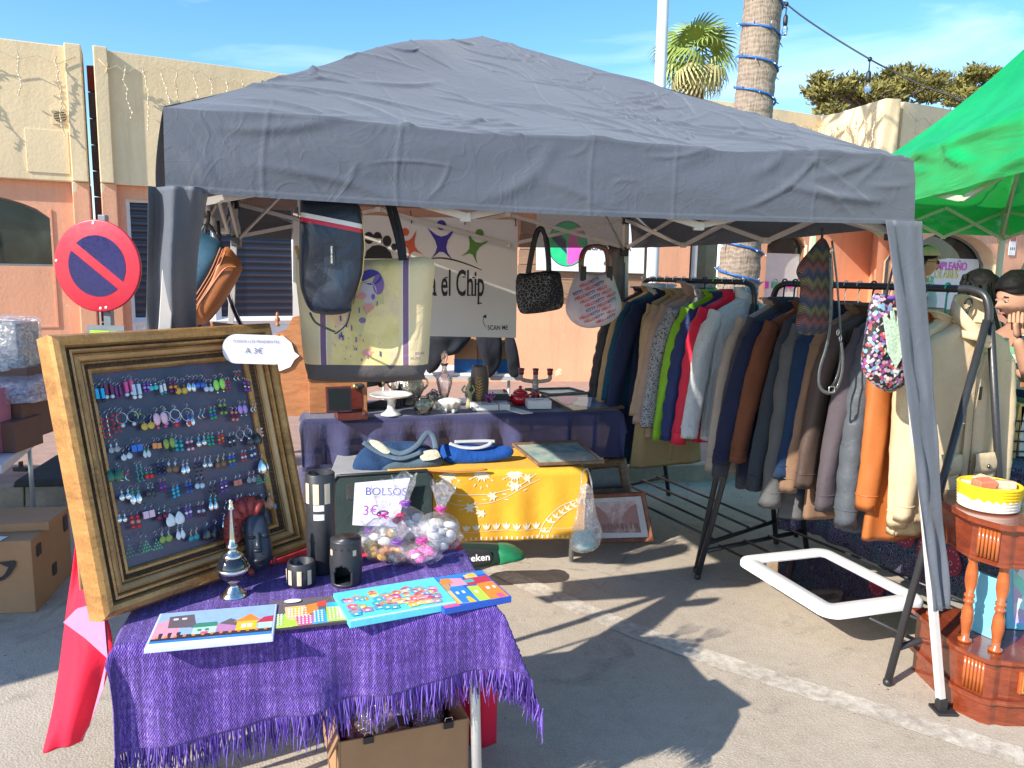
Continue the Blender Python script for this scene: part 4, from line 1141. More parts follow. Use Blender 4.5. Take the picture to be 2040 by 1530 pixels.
R1 = [
 (.075, 'white', dict(m=FURW, L=.70, sl=.60, fur=1, collar='stand', w=.225, t_=.05, label='white fluffy fleece coat at the near end of the rear rack', slz=.068), 'white'),
 (.16, 'wood', dict(m=CT['red'], L=.74, sl=.67, puff=.12, label='bright red padded jacket beside the white fluffy coat', t_=.046), 'wood'),
 (.24, 'white', dict(m=CT['navyq'], L=.72, sl=.66, label='navy blue quilted jacket between the red and lime jackets', puff=.05, t_=.036), 'white'),
 (.31, 'green', dict(m=CT['lime'], L=.78, sl=.73, label='lime green jacket showing between navy and tweed sleeves', t_=.034), 'white'),
 (.40, 'black', dict(m=TWEED, L=.84, sl=.66, label='black and white flecked tweed coat on the rear rack', collar='stand', w=.24, t_=.048, slz=.07), 'black'),
 (.50, 'wood', dict(m=CT['pinkb'], L=.80, sl=.62, label='pinkish beige padded jacket with raised quilted collar', collar='big', puff=.09, t_=.042), 'green'),
 (.59, 'wood', dict(m=CT['trench'], L=.84, sl=.60, label='beige trench coat with strap ties at the cuff', t_=.036), 'pink'),
 (.67, 'white', dict(m=CT['lyell'], L=1.02, sl=.45, w=.185, splay=.02, label='long khaki yellow coat hanging lower than its neighbours', t_=.034, flare=.1), 'wood'),
 (.75, 'white', dict(m=CT['navy'], L=.92, sl=.66, label='dark navy wool coat in the middle of the rear rack', w=.23), 'white'),
 (.83, 'white', dict(m=CT['teal'], L=1.12, sl=.6, label='long petrol blue coat with pale fur collar', collar='fur', cm=FURP, flare=.12), 'white'),
 (.90, 'wood', dict(m=CT['tan'], L=.82, sl=.66, label='tan wool coat on a wooden hanger near the far end of the rear rack', w=.23), 'wood'),
 (.985, 'white', dict(m=CT['black'], L=.80, sl=.64, puff=.08, label='black padded jacket at the far end of the rear rack', t_=.05, w=.235), 'white')]
R2 = [
 (.10, 'teal', dict(m=CT['cream'], L=.86, sl=.74, label='cream yellow cotton coat with rolled cuff next to the tent leg', splay=.0, w=.205), 'teal'),
 (.185, 'wood', dict(m=CT['orange'], L=.92, sl=.70, label='orange leather coat with a row of small buttons', w=.225, t_=.045, slz=.066, splay=.02, bm=mat('orange_button', (.6, .25, .05), .3, b=0)), 'wood'),
 (.27, 'white', dict(m=CT['gpuff'], L=.90, sl=.78, puff=.115, label='grey padded nylon jacket beside the orange leather coat', t_=.05, slz=.068, splay=.06), 'white'),
 (.35, 'white', dict(m=CT['purple'], L=.90, sl=.72, label='grey purple cloth coat with open zip pocket', splay=.13), 'white'),
 (.43, 'black', dict(m=CT['brown'], L=.84, sl=.66, label='dark brown jacket right of the zigzag bag', w=.225), 'black'),
 (.50, 'white', dict(m=CT['dtan'], L=.92, sl=.70, label='sand coloured wool coat in the middle of the near rack', w=.22), 'white'),
 (.57, 'white', dict(m=CT['navy2'], L=.84, sl=.66, label='ink blue coat with broad shoulders behind the brown jacket', w=.24, t_=.048), 'white'),
 (.645, 'white', dict(m=CT['parka'], L=.93, sl=.78, label='grey cotton parka with gathered waist below the zigzag bag', w=.225, t_=.05, puff=.19, slz=.07), 'white'),
 (.72, 'black', dict(m=CT['slate'], L=.94, sl=.76, label='dark slate coat between parka and rust suede jacket', splay=.15), 'black'),
 (.79, 'wood', dict(m=CT['suede'], L=.86, sl=.68, label='rust brown suede jacket beside the midnight blue coat', w=.225), 'wood'),
 (.86, 'black', dict(m=CT['navy3'], L=.88, sl=.70, label='midnight blue coat with padded shoulders on the near rack', w=.24, t_=.05, slz=.07, splay=.15), 'black'),
 (.925, 'black', dict(m=CT['char'], L=.90, sl=.74, label='charcoal blue coat at the far end of the near rack', w=.235, splay=.15, t_=.04), 'black'),
 (.985, 'wood', dict(m=CT['pale'], L=.88, sl=.76, label='pale beige coat at the very far end of the near rack', w=.23, splay=.15, t_=.035), 'wood')]
for Cn, Cf, LST, nm in ((R1n, R1f, R1, 'rear'), (R2n, R2f, R2, 'near')):
 for k, (t_, hk, kw, hk2) in enumerate(LST):
  dl = random.uniform(-.03, .07); kw = dict(kw, L=kw['L']+dl+.03, sl=kw['sl']+dl*.8+.03); t_ = t_ if Cn is R1n else .16+(t_-.1)*.94; zc = 1.492 if Cn is R1n else 1.462; T_ = at_rail(Cn, Cf, t_, random.uniform(-7, 7)); kw['z'] = zc+random.uniform(-.012, .012); hanger(T_, hk, f'{hk} hanger holding the '+kw['label'].split(' beside')[0].split(' between')[0].split(' with')[0].split(' on the')[0].split(' at the')[0].split(' hanging')[0].split(' in the')[0].split(' next')[0].split(' right')[0].split(' below')[0].split(' behind')[0].split(' near')[0].split(' showing')[0])
  coat(T_, seed=k*7+len(nm)+1, **kw)
for Cn, Cf, nn_ in ((R1n, R1f, 0), (R2n, R2f, 1)): pass
# trench cuff ties
# ---- the beige jacket at the near end, seen from the front
def jacket():
 d = (R2n-R2f).normalized(); T_ = loc(R2n.x-d.x*.12, R2n.y-d.y*.12, 0) @ rot(math.degrees(math.atan2(RX.y, RX.x))-10) @ loc(.035, .0, -.062)
 hanger(T_, 'black', 'black hanger inside the beige drill jacket')
 m = CT['jacket']
 g = coat(T_, m, 'beige drill jacket with raised collar and flap pockets facing the camera', L=.84, w=.21, sl=.74, t_=.06, collar='none', front='zip', seed=99, splay=.03, slz=.066, z=1.50)
 # tall open collar, worn open so the lining and a maroon neck tag show
 def col(u, v):
  a = -math.pi/2+u*2*math.pi; s_ = math.sin(a)
  zz = .035+.075*v+.035*s_*v-.10*max(0, -s_)**1.6*(1-.25*v)
  r1 = .070+.012*math.sin(v*math.pi)+.006*math.sin(a*4); r2 = .070-.012*v
  return (r1*math.cos(a), r2*s_-.018-.03*max(0, -s_), 1.475+zz)
 b = B(T_); b.sheet(col, 48, 10, m, closeu=True, uvs=False); b.out('standing_collar', g, solid=.006)
 b = B(T_); b.sheet(lambda u, v: (.062*math.cos(-math.pi/2+(u*2-1)*2.3)*1.16, .082*math.sin(-math.pi/2+(u*2-1)*2.3)-.035, 1.43+.030*v+.03*abs(u-.5)*2), 30, 3, m, uvs=False); b.out('collar_flap', g, solid=.006)
 LIN = mat('jacket_lining', (.50, .42, .32), .7); MAR = mat('maroon_tag', (.16, .02, .05), .6)
 b = B(T_); b.sheet(lambda u, v: (-.055+.11*u, .03-.01*math.sin(u*3.14), 1.44+v*.12), 8, 4, LIN, uvs=False); b.out('neck_lining', g, solid=.002)
 b = B(T_); b.box((0, .012, 1.497), (.034, .003, .018), MAR); b.box((0, .011, 1.484), (.006, .002, .01), MAR); b.out('neck_tag', g)
 ZIPM = mat('zip_metal', (.3, .26, .2), .3, 1, b=0)
 b = B(T_); b.tube([(.0, -.085, 1.41), (-.004, -.088, 1.25), (.002, -.09, 1.0), (0, -.088, .66)], .0035, ZIPM, 5); b.box((0, -.094, 1.385), (.006, .004, .035), ZIPM); b.out('zip', g)
 b = B(T_); b.tube([(0.02, -.09, 1.39), (-.012, -.098, 1.33), (-.028, -.096, 1.26)], .0018, m, 5); b.tube([(0.024, -.09, 1.39), (.012, -.1, 1.34), (.006, -.096, 1.28)], .0018, m, 5); b.out('drawstring', g)
 b = B(T_); b.box((.02, -.088, 1.22), (.012, .006, .055), PLASTB); b.out('zip_pull', g, bev=.002)
 for s_ in (-1, 1):
  b = B(T_); b.sheet(lambda u, v: (s_*(.035+.13*u), -.083-.006*math.sin(v*3)+.012*u, .965-.08*v-.012*math.sin(u*math.pi)*v), 8, 4, m, uvs=False); b.out('pocket_flap', g, solid=.005)
  b = B(T_); b.sheet(lambda u, v: (s_*(.037+.125*u), -.080+.012*u, .90-.14*v), 6, 4, m, uvs=False); b.out('pocket', g, solid=.005)
  b = B(T_); b.lathe([(.0001, .004), (.008, .003), (.0095, -.004)], ZIPM, 10, loc(s_*.10, -.094, .91) @ rot(90, 'X')); b.out('stud', g)
 RUST = mat('rust_patch', (.45, .16, .06), .8)
 b = B(T_); b.box((.245, -.072, 1.25), (.018, .003, .018), RUST); b.out('patch', g)
jacket()
# white oval-cornered mirror lying on the shelf of the near rack
WGL = mat('white_mirror_frame', (.80, .80, .80), .35, v=.03, b=.02)
def rrect(w_, h_, r_, n_=7):
 P = []
 for cx, cy, a0_ in ((w_/2-r_, h_/2-r_, 0), (-w_/2+r_, h_/2-r_, 90), (-w_/2+r_, -h_/2+r_, 180), (w_/2-r_, -h_/2+r_, 270)):
  for k in range(n_+1): a = rad(a0_+90*k/n_); P.append((cx+r_*math.cos(a), cy+r_*math.sin(a)))
 return P
m0, m1, m2, m3 = [Zp(x, y, z) for x, y, z in ((1464, 1112, .20), (1640, 1093, .20), (1845, 1192, .21), (1662, 1238, .20))]
cen = (m0+m1+m2+m3)/4; ex = ((m3-m0)+(m2-m1)).normalized(); wL = (((m3-m0)+(m2-m1))/2).length; wS = (((m1-m0)+(m2-m3))/2).length
Tm = axes(cen, ex, V((0, 0, 1)).cross(ex)); Tm = Matrix(Tm)
if Tm.col[2].z < 0: Tm = Tm @ rot(180, 'X')
mt = thing('mirror', 'white framed mirror lying flat on the lower shelf of the near clothes rack', 'mirror', cen-V((0, 0, .02)))
O_ = rrect(wL, wS, .075); I_ = rrect(wL-.19, wS-.17, .015)
b = B(Tm); N_ = len(O_)
def lvl(k):
 f = [(O_, 0, -.02), (O_, 0, .0), (O_, .06, .010), (O_, .2, .016), (O_, .9, .012), (O_, 1, .004)][k]
 return [(o[0]*(1-f[1])+i[0]*f[1], o[1]*(1-f[1])+i[1]*f[1], f[2]) for o, i in zip(O_, I_)]
vs = sum([lvl(k) for k in range(6)], []); b.add(vs, [(k*N_+i, k*N_+(i+1) % N_, (k+1)*N_+(i+1) % N_, (k+1)*N_+i) for k in range(5) for i in range(N_)], WGL, True)
b.poly([(p[0], p[1]) for p in O_], WGL, -.0198); b.out('frame', mt)
MIR = mat('mirror_silver', (.72, .66, .72), .03, 1, v=.02, b=0)
b = B(Tm); b.poly(I_, MIR, .003); b.out('mirror_glass', mt)
# ================================================================= FRONT TABLE
TO = V((-.925, 1.70, 0)); tx = V((.964, .264, 0)).normalized(); ty = V((-tx.y, tx.x, 0)); TL_, TD_, TZ = .93, .58, .72
def tl(a, b_, z=TZ): return TO+tx*a+ty*b_+V((0, 0, z))
ALU = mat('pale_aluminium', (.55, .56, .57), .35, .6, v=.05, b=.03)
LAM = mat('grey_laminate', (.35, .35, .36), .5)
t1 = thing('folding_table', 'folding table with pale metal legs under the purple woven cloth', 'table', tl(.46, .29, 0))
b = B(); b.hexa([tl(0, 0, .695), tl(TL_, 0, .695), tl(TL_, TD_, .695), tl(0, TD_, .695), tl(0, 0, TZ), tl(TL_, 0, TZ), tl(TL_, TD_, TZ), tl(0, TD_, TZ)], LAM); b.out('tabletop', t1, bev=.004)
for a, d in ((.045, .05), (.03, .30), (.875, .05), (.89, .53)):
 b = B(); b.tube([tl(a, d, .695), tl(a+(-.03 if a < .5 else .02), d+(-.02 if d < .2 else .02), .0)], .0145, ALU, 10); b.out('leg', t1)
b = B(); b.tube([tl(.03, .30, .35), tl(.02, .05, .35)], .01, ALU, 8); b.out('brace', t1)
def drape(name, a0, a1, b0, b1, m, zt, nu=90, nv=70, L=TL_, D=TD_, P=tl, wave=.018, flare=.22, seed=0, skew=0, **kw):
 """cloth lying on the rectangle (0..L, 0..D), hanging over its edges; returns object and edge function"""
 rr_ = .012
 def pos(a, d):
  ex = a if a < 0 else (a-L if a > L else 0); ey = d if d < 0 else (d-D if d > D else 0)
  ca, cd = min(max(a, 0), L), min(max(d, 0), D); l_ = math.hypot(ex, ey)
  z = zt+.0015*nz3(a*30, d*30, seed)
  if l_ > 0:
   ux, uy = ex/l_, ey/l_; s_ = (ca if abs(uy) > abs(ux) else cd)
   corner = min(abs(ux), abs(uy))*1.6
   fl = flare*l_*(.25+corner)+wave*min(1, l_*6)*(math.sin(s_*21+seed+a*3+d*5)+.7*math.sin(s_*37+seed*2))+rr_*min(1, l_*40)
   ca += ux*fl; cd += uy*fl
   z = zt-l_*(1-.10*corner)*(.985)
   q = P(ca, cd, z)+V((0, 0, .006*nz3(a*9, d*9, seed)))
   return q
  return P(ca, cd, z)
 b = B(); vs = []; uv = []
 for j in range(nv+1):
  for i in range(nu+1):
   a = a0+(a1-a0)*i/nu; d = b0+(b1-b0)*j/nv; d += skew*(1-j/nv)*(a-L/2); vs.append(pos(a, d)); uv.append((a, d))
 b.add(vs, [(j*(nu+1)+i, j*(nu+1)+i+1, (j+1)*(nu+1)+i+1, (j+1)*(nu+1)+i) for j in range(nv) for i in range(nu)], m, True, None, uv)
 o = b.out(name, solid=.003, **kw); return o, pos
def m_weave():
 n = NT('purple_woven_blanket'); uv = n.tc.outputs['UV']
 sx = n.N('SeparateXYZ', i0=uv)
 X, Y = sx.outputs[0], sx.outputs[1]
 wob = n.math('MULTIPLY', n.noise(35, 3, .6, uv), .012)
 cx = n.math('SINE', n.math('MULTIPLY', n.math('ADD', X, wob), 1050.)); cy = n.math('SINE', n.math('MULTIPLY', n.math('ADD', Y, n.math('MULTIPLY', wob, 2.)), 620.))
 w_ = n.math('MULTIPLY', cx, cy)
 stripe = n.noise(1, 4, .8, n.mapping((46, 1.5, 1), co=uv)); fine = n.noise(1, 3, .8, n.mapping((190, 60, 1), co=uv)); cross = n.noise(1, 3, .7, n.mapping((2, 40, 1), co=uv))
 k = n.math('ADD', n.math('MULTIPLY', stripe, .45), n.math('ADD', n.math('MULTIPLY', fine, .42), n.math('MULTIPLY', cross, .13)))
 k = n.math('ADD', k, n.math('MULTIPLY', w_, .03))
 n.col(n.ramp(k, [(.37, (.022, .008, .085)), (.49, (.085, .032, .28)), (.57, (.20, .105, .48)), (.68, (.50, .36, .76))])); n.set(Roughness=.95, Sheen_Weight=.15)
 n.bump(n.math('ADD', n.math('MULTIPLY', w_, .5), fine), .9, .004); return n.m
PURP = m_weave()
REDF = cloth('crimson_cloth', (.72, .015, .05), .6, v=.08, b=.25); PINKU = mat('pink_cloth_underside', (.62, .22, .38), .75)
o, rp = drape('red_cloth', -.02, TL_+.05, .0, TD_+.40, REDF, TZ+.002, seed=2, flare=.1, label='crimson cloth spread on the table under the purple one', cat='cloth')
o, pp = drape('woven_blanket', -.035, TL_+.20, -.215, .44, PURP, TZ+.008, 130, 90, seed=5, flare=.30, wave=.012, skew=.12, label='purple handwoven blanket with long fringe covering the front table', cat='blanket')
blanket = o
fr_ = B(); r_ = random.Random(3)
FRP = [mat('fringe_violet', (.085, .035, .29), .9, b=0), mat('fringe_lilac', (.20, .12, .46), .9, b=0), mat('fringe_dark', (.045, .018, .16), .9, b=0)]
def strand(a, d, oa, od):
 p = pp(a, d); q = pp(a+oa*.02, d+od*.02); dn = (q-p); L_ = r_.uniform(.04, .10); P = [p-dn*.2]
 cur = V(p); dr = V((r_.uniform(-.22, .22), r_.uniform(-.2, .2), -1)).normalized()
 for i in range(4): cur = cur+dr*L_/4; dr = (dr+V((r_.uniform(-.22, .22), r_.uniform(-.2, .2), -.3))).normalized(); P.append(V(cur))
 fr_.tube(P, [.0015, .0017, .0015, .0013, .0007], r_.choice(FRP), 4)
for k in range(760): a_ = -.035+(TL_+.235)*k/760+r_.uniform(-.002, .002); strand(a_, -.215+.12*(a_-TL_/2), 0, -1)
for k in range(230): strand(TL_+.20, -.215+.655*k/230, 1, 0)
o = fr_.out('fringe', blanket, kind='stuff')
# red cloth hanging at the left end, with its folded pink underside
P0 = [Dp(x, y, Y) for x, y, Y in ((150, 1085, 2.25), (128, 1215, 2.2), (108, 1350, 2.12), (88, 1482, 2.05))]
P1 = [Dp(x, y, Y) for x, y, Y in ((192, 1085, 2.15), (200, 1180, 2.05), (212, 1312, 1.98), (150, 1492, 1.98))]
L0, L1 = smooth_line(P0, 10), smooth_line(P1, 10)
def rh(u, v):
 k = v*(len(L0)-1); i = min(int(k), len(L0)-2); f = k-i; a = L0[i].lerp(L0[i+1], f); c = L1[i].lerp(L1[i+1], f); q = a.lerp(c, u)
 q.y += .03*math.sin(u*5+v*3)+.012*math.sin(u*11-v*4); return q
rt = thing('hanging_cloth', 'crimson cloth hanging down left of the front table with a folded pink edge', 'cloth', V((-1.2, 2.1, .3)))
b = B(); b.sheet(rh, 24, 50, REDF, uvs=False); b.out('cloth_panel', rt, solid=.002)
b = B(); q = [Dp(x, y, Y) for x, y, Y in ((126, 1240, 1.98), (150, 1215, 1.97), (205, 1200, 1.92), (214, 1312, 1.93), (170, 1272, 1.955))]
b.add(q+[v+V((0, .01, 0)) for v in q], [(0, 4, 1), (1, 4, 3, 2), (5, 6, 9), (6, 7, 8, 9)], PINKU, True); b.out('folded_corner', rt)
b = B(); q = [Dp(x, y, Y) for x, y, Y in ((214, 1310, 1.945), (206, 1370, 1.96), (180, 1440, 1.965), (163, 1470, 1.97), (155, 1488, 1.975), (178, 1448, 1.99), (196, 1380, 1.99), (208, 1330, 1.975))]
b.add(q, [(0, 1, 6, 7), (1, 2, 5, 6), (2, 3, 4, 5)], PINKU, True); b.out('pink_edge', rt)
# red cloth at the right behind the leg
def rr2(u, v):
 p = Dp(892+98*u, 1395, 2.42); return V((p.x, p.y+.02*math.sin(u*7)+.02*v, .42-.42*v+.0))
b = B(); b.sheet(rr2, 14, 16, REDF, uvs=False); b.out('hanging_cloth', label='crimson cloth hanging behind the right table leg beside the cardboard box', cat='cloth', solid=.002)
# cardboard box under the table
CARD = mat('brown_cardboard', (.36, .20, .10), .85, v=.12, s=5, b=.15, bs=40, bd=.004); CARDI = mat('cardboard_inside', (.26, .145, .075), .9)
def cbox(T, w_, d_, h_, name, label, m=CARD, flaps=(), open_=True, th=.006):
 t = thing(name, label, 'box', T @ V((0, 0, 0)))
 for nm, c, s_ in (('side_panel', (-w_/2, 0, h_/2), (th, d_, h_)), ('side_panel', (w_/2, 0, h_/2), (th, d_, h_)), ('front_panel', (0, -d_/2, h_/2), (w_-th, th, h_)), ('back_panel', (0, d_/2, h_/2), (w_-th, th, h_)), ('base_panel', (0, 0, th/2), (w_-th, d_-th, th))):
  b = B(T); b.box(c, s_, m); b.out(nm, t, bev=.0015)
 for (sd_, ang, ln) in flaps:
  b = B(T)
  if sd_ in 'lr': s_ = -1 if sd_ == 'l' else 1; b.box((s_*ln/2, 0, 0), (ln, d_-.01, th*.8), CARDI, loc(s_*w_/2, 0, h_) @ rot(-s_*ang, 'Y'))
  else: s_ = -1 if sd_ == 'f' else 1; b.box((0, s_*ln/2, 0), (w_-.01, ln, th*.8), CARDI, loc(0, s_*d_/2, h_) @ rot(s_*ang, 'X'))
  b.out('flap', t, bev=.001)
 return t
q0, q1 = Dp(612, 1470, 2.05), Dp(930, 1440, 2.2)
cb = axes(V(((q0.x+q1.x)/2, 2.13+.14, 0)), V((q1.x-q0.x, .16, 0))) ;
Tb = loc((q0.x+q1.x)/2, 2.24, .0) @ rot(20)
cbox(Tb, .385, .30, .27, 'cardboard_box', 'open cardboard box of wrapped odds and ends under the front table', flaps=(('b', 40, .10), ('l', -60, .06), ('r', -70, .05)))
DGL = mat('dark_glossy_wrap', (.03, .03, .045), .12, v=.4, coat=.6); CEL = None
def m_cello(name, tint=(.9, .92, .95), k=.5):
 n = NT(name); n.n.remove(n.p)
 tr = n.N('BsdfTransparent', Color=(*tint, 1)); gl = n.N('BsdfGlossy', Color=(1, 1, 1, 1), Roughness=.08); df = n.N('BsdfDiffuse', Color=(.8, .8, .82, 1))
 h = n.math('ADD', n.noise(34, 3, .6, None, 1.4), n.math('MULTIPLY', n.noise(80, 2), .4)); bp = n.N('Bump', Height=h, Strength=1., Distance=.02)
 n.l.new(bp.outputs[0], gl.inputs['Normal'])
 m1 = n.N('MixShader', i0=.3); n.l.new(gl.outputs[0], m1.inputs[1]); n.l.new(df.outputs[0], m1.inputs[2])
 f = n.ramp(n.noise(40, 3, .6, None, 1.2), [(.35, k*.35), (.62, k*1.3)])
 m2 = n.N('MixShader', i0=f); n.l.new(tr.outputs[0], m2.inputs[1]); n.l.new(m1.outputs[0], m2.inputs[2]); n.l.new(m2.outputs[0], n.out.inputs[0]); return n.m
CELL = m_cello('clear_cellophane', (.98, .98, 1.), .27); PLW = m_cello('thin_clear_plastic', (.95, .95, .97), .42)
items = [(.0, 0, .17, .07), (-.11, .03, .15, .06), (.10, -.02, .17, .065), (-.05, -.08, .16, .05), (.06, .08, .17, .055), (-.13, -.08, .14, .05), (.14, .08, .15, .045), (.02, -.09, .18, .04), (.13, -.09, .15, .05)]
cols_ = [(.03, .03, .045), (.25, .02, .08), (.02, .08, .15), (.05, .05, .06), (.3, .3, .35), (.02, .05, .1), (.12, .02, .15), (.01, .12, .2), (.05, .02, .02)]
for k, (x, y, z, r_k) in enumerate(items):
 c_ = cols_[k]; b = B(Tb); m_ = mat('wrapped_item_%d' % k, c_, .15, v=.5, s=30, coat=.5)
 P = [(r_k*(1+.25*math.sin(a*3+k))*math.cos(a), r_k*(1+.2*math.cos(a*4+k))*math.sin(a)) for a in [2*math.pi*i/14 for i in range(14)]]
 b.puff(P, .035, m_, loc(x, y, z) @ rot(k*37) @ rot(random.uniform(-30, 30), 'X'), amp=.02, seed=k)
 nm_ = ['black', 'dark red', 'petrol blue', 'charcoal', 'pale grey', 'deep blue', 'violet', 'teal', 'maroon'][k]
 b.out('wrapped_trinket', label=f'{nm_} trinket in shiny wrapping inside the box under the table', cat='trinket', group='wrapped trinkets in the box')
for k in range(7):
 b = B(Tb); a = k*2.4; b.ball((.12*math.cos(a)*.9, .09*math.sin(a), .2), (.05, .045, .035), CELL, 10, 6);
 b.out('plastic_bag', label='crumpled clear plastic bag '+('at the left end of the box', 'at the back right of the box', 'at the front of the box', 'at the far side of the box', 'at the right end of the box', 'in the back left corner of the box', 'in the middle front of the box')[k], cat='bag', group='clear bags in the box')
for k, x in enumerate((-.11, .13)):
 b = B(Tb); b.box((x, -.152, .262), (.03, .012, .02), PLASTB); b.tube(smooth_line([(x-.012, -.154, .272), (x-.010, -.16, .288), (x, -.162, .29), (x+.010, -.16, .288), (x+.012, -.154, .272)], 3), .0015, HOOK, 5)
 b.out('binder_clip', label=('black binder clip gripping the left side of the box rim' if k == 0 else 'black binder clip gripping the right side of the box rim'), cat='clip')
# ---------------------------------------------------------------- gold picture frame with earrings
def m_gold():
 n = NT('antique_gold'); f = n.noise(7, 6, .65, n.mapping((1, 1, 3))); g = n.noise(120, 4, .7)
 k = n.math('ADD', n.math('MULTIPLY', f, .65), n.math('MULTIPLY', g, .35))
 n.col(n.ramp(k, [(.32, (.16, .07, .022)), (.47, (.43, .205, .06)), (.68, (.64, .35, .115))])); n.set(Roughness=.38, Metallic=.3); n.bump(n.math('ADD', g, f), .25, .003); return n.m
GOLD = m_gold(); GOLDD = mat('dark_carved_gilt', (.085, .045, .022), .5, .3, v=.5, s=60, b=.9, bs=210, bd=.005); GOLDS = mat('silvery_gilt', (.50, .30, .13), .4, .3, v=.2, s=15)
Fbl, Fbr = V((-1.02, 1.79, .742)), V((-.645, 2.33, .742))
fe = (Fbr-Fbl).normalized(); FW = (Fbr-Fbl).length
fnh = V((fe.y, -fe.x, 0)); lean = .255
fup = (V((0, 0, 1))-fnh*lean).normalized(); fn_ = fe.cross(fup).normalized()
TF = Matrix(((fe.x, fup.x, fn_.x, Fbl.x), (fe.y, fup.y, fn_.y, Fbl.y), (fe.z, fup.z, fn_.z, Fbl.z), (0, 0, 0, 1)))
FH = .715
pf = thing('picture_frame', 'ornate gold frame leaning on the front table, hung with rows of earrings', 'frame', Fbl)
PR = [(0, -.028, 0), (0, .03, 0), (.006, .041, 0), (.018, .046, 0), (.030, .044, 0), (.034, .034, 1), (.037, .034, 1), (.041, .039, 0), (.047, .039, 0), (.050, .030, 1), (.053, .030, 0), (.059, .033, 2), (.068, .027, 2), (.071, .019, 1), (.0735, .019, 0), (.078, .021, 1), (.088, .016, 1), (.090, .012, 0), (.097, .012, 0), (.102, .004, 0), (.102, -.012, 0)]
CORN = [(0, 0), (FW, 0), (FW, FH), (0, FH)]; DIR = [(1, 1), (-1, 1), (-1, -1), (1, -1)]
for k in range(4):
 a, c = CORN[k], CORN[(k+1) % 4]; da, dc = DIR[k], DIR[(k+1) % 4]; b = B(TF)
 for i in range(len(PR)-1):
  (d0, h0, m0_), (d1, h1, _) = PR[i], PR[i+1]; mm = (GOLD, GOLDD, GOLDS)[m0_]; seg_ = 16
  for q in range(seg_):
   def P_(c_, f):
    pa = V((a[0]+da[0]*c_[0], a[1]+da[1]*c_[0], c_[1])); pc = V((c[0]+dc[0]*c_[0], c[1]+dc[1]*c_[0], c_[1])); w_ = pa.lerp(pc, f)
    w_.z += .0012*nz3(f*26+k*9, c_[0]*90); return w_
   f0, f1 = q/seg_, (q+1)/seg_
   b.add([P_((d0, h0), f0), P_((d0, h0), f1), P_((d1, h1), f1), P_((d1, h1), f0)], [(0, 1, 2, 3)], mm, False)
 b.add([(a[0], a[1], -.028), (c[0], c[1], -.028), (c[0]+dc[0]*.102, c[1]+dc[1]*.102, -.012), (a[0]+da[0]*.102, a[1]+da[1]*.102, -.012)], [(3, 2, 1, 0)], GOLDD)
 b.out('frame_rail', pf)
 b = B(TF); n_ = 44
 for q in range(n_):
  f = (q+.5)/n_; d_ = .083; x = (a[0]+da[0]*d_)*(1-f)+(c[0]+dc[0]*d_)*f; y = (a[1]+da[1]*d_)*(1-f)+(c[1]+dc[1]*d_)*f; b.ball((x, y, .0195), (.0038, .0038, .003), GOLDD, 5, 3)
 b.out('carved_beading', pf, kind='stuff')
def m_net():
 n = NT('navy_tulle_panel'); uv = n.co
 f = n.noise(3.2, 4, .5, None, .7); g = n.noise(520, 2)
 n.col(n.ramp(n.math('ADD', n.math('MULTIPLY', f, .8), n.math('MULTIPLY', g, .2)), [(.38, (.045, .048, .085)), (.5, (.075, .065, .115)), (.6, (.16, .085, .12))])); n.set(Roughness=.22, Specular_IOR_Level=.5)  # pinkish patches imitate reflections on the panel, painted into its navy colour
 n.bump(n.noise(700, 2), .25, .002); return n.m
b = B(TF); b.poly([(.098, .098), (FW-.098, .098), (FW-.098, FH-.098), (.098, FH-.098)], m_net(), -.006); b.out('backing_panel', pf, solid=.004)
b = B(TF); b.tube([(.13, FH-.06, -.03), (.10, .25, -.22), (.09, .05, -.24)], .008, HW, 6); b.out('easel_strut', pf)
iTF = TF.inverted()
def onF(px, py, h=-.004):
 d = _ray(px, py); o_ = V((0, 0, CAM_H)); p_ = Fbl+fn_*h; t = (p_-o_).dot(fn_)/d.dot(fn_); return iTF @ (o_+d*t)
SILV = mat('silver_wire', (.72, .72, .74), .2, 1, v=.04, b=0)
EC = {'cyan': (.02, .42, .72), 'garnet': (.16, .01, .05), 'plum': (.18, .02, .14), 'pink': (.75, .08, .25), 'ice': (.55, .68, .78), 'violet': (.22, .05, .45), 'turquoise': (.03, .55, .55), 'white': (.8, .8, .8), 'amber': (.65, .42, .05),
  'blue': (.03, .14, .6), 'lime': (.35, .8, .12), 'purple': (.25, .05, .5), 'silver': (.7, .7, .7), 'rose': (.85, .5, .58), 'green': (.02, .42, .15), 'red': (.7, .03, .03), 'lilac': (.5, .3, .75), 'black': (.02, .02, .03), 'olive': (.28, .38, .06),
  'orange': (.9, .28, .03), 'teal': (.02, .3, .35), 'brown': (.22, .1, .05), 'coral': (.85, .25, .18), 'grey': (.35, .36, .38), 'navy': (.03, .04, .15), 'copper': (.55, .22, .1), 'clear': (.6, .66, .7), 'dark green': (.01, .12, .06)}
def emat(c):
 return SILV if c == 'silver' else mat('bead_'+c.replace(' ', '_'), EC[c], .2, v=.1, b=0, coat=.3)
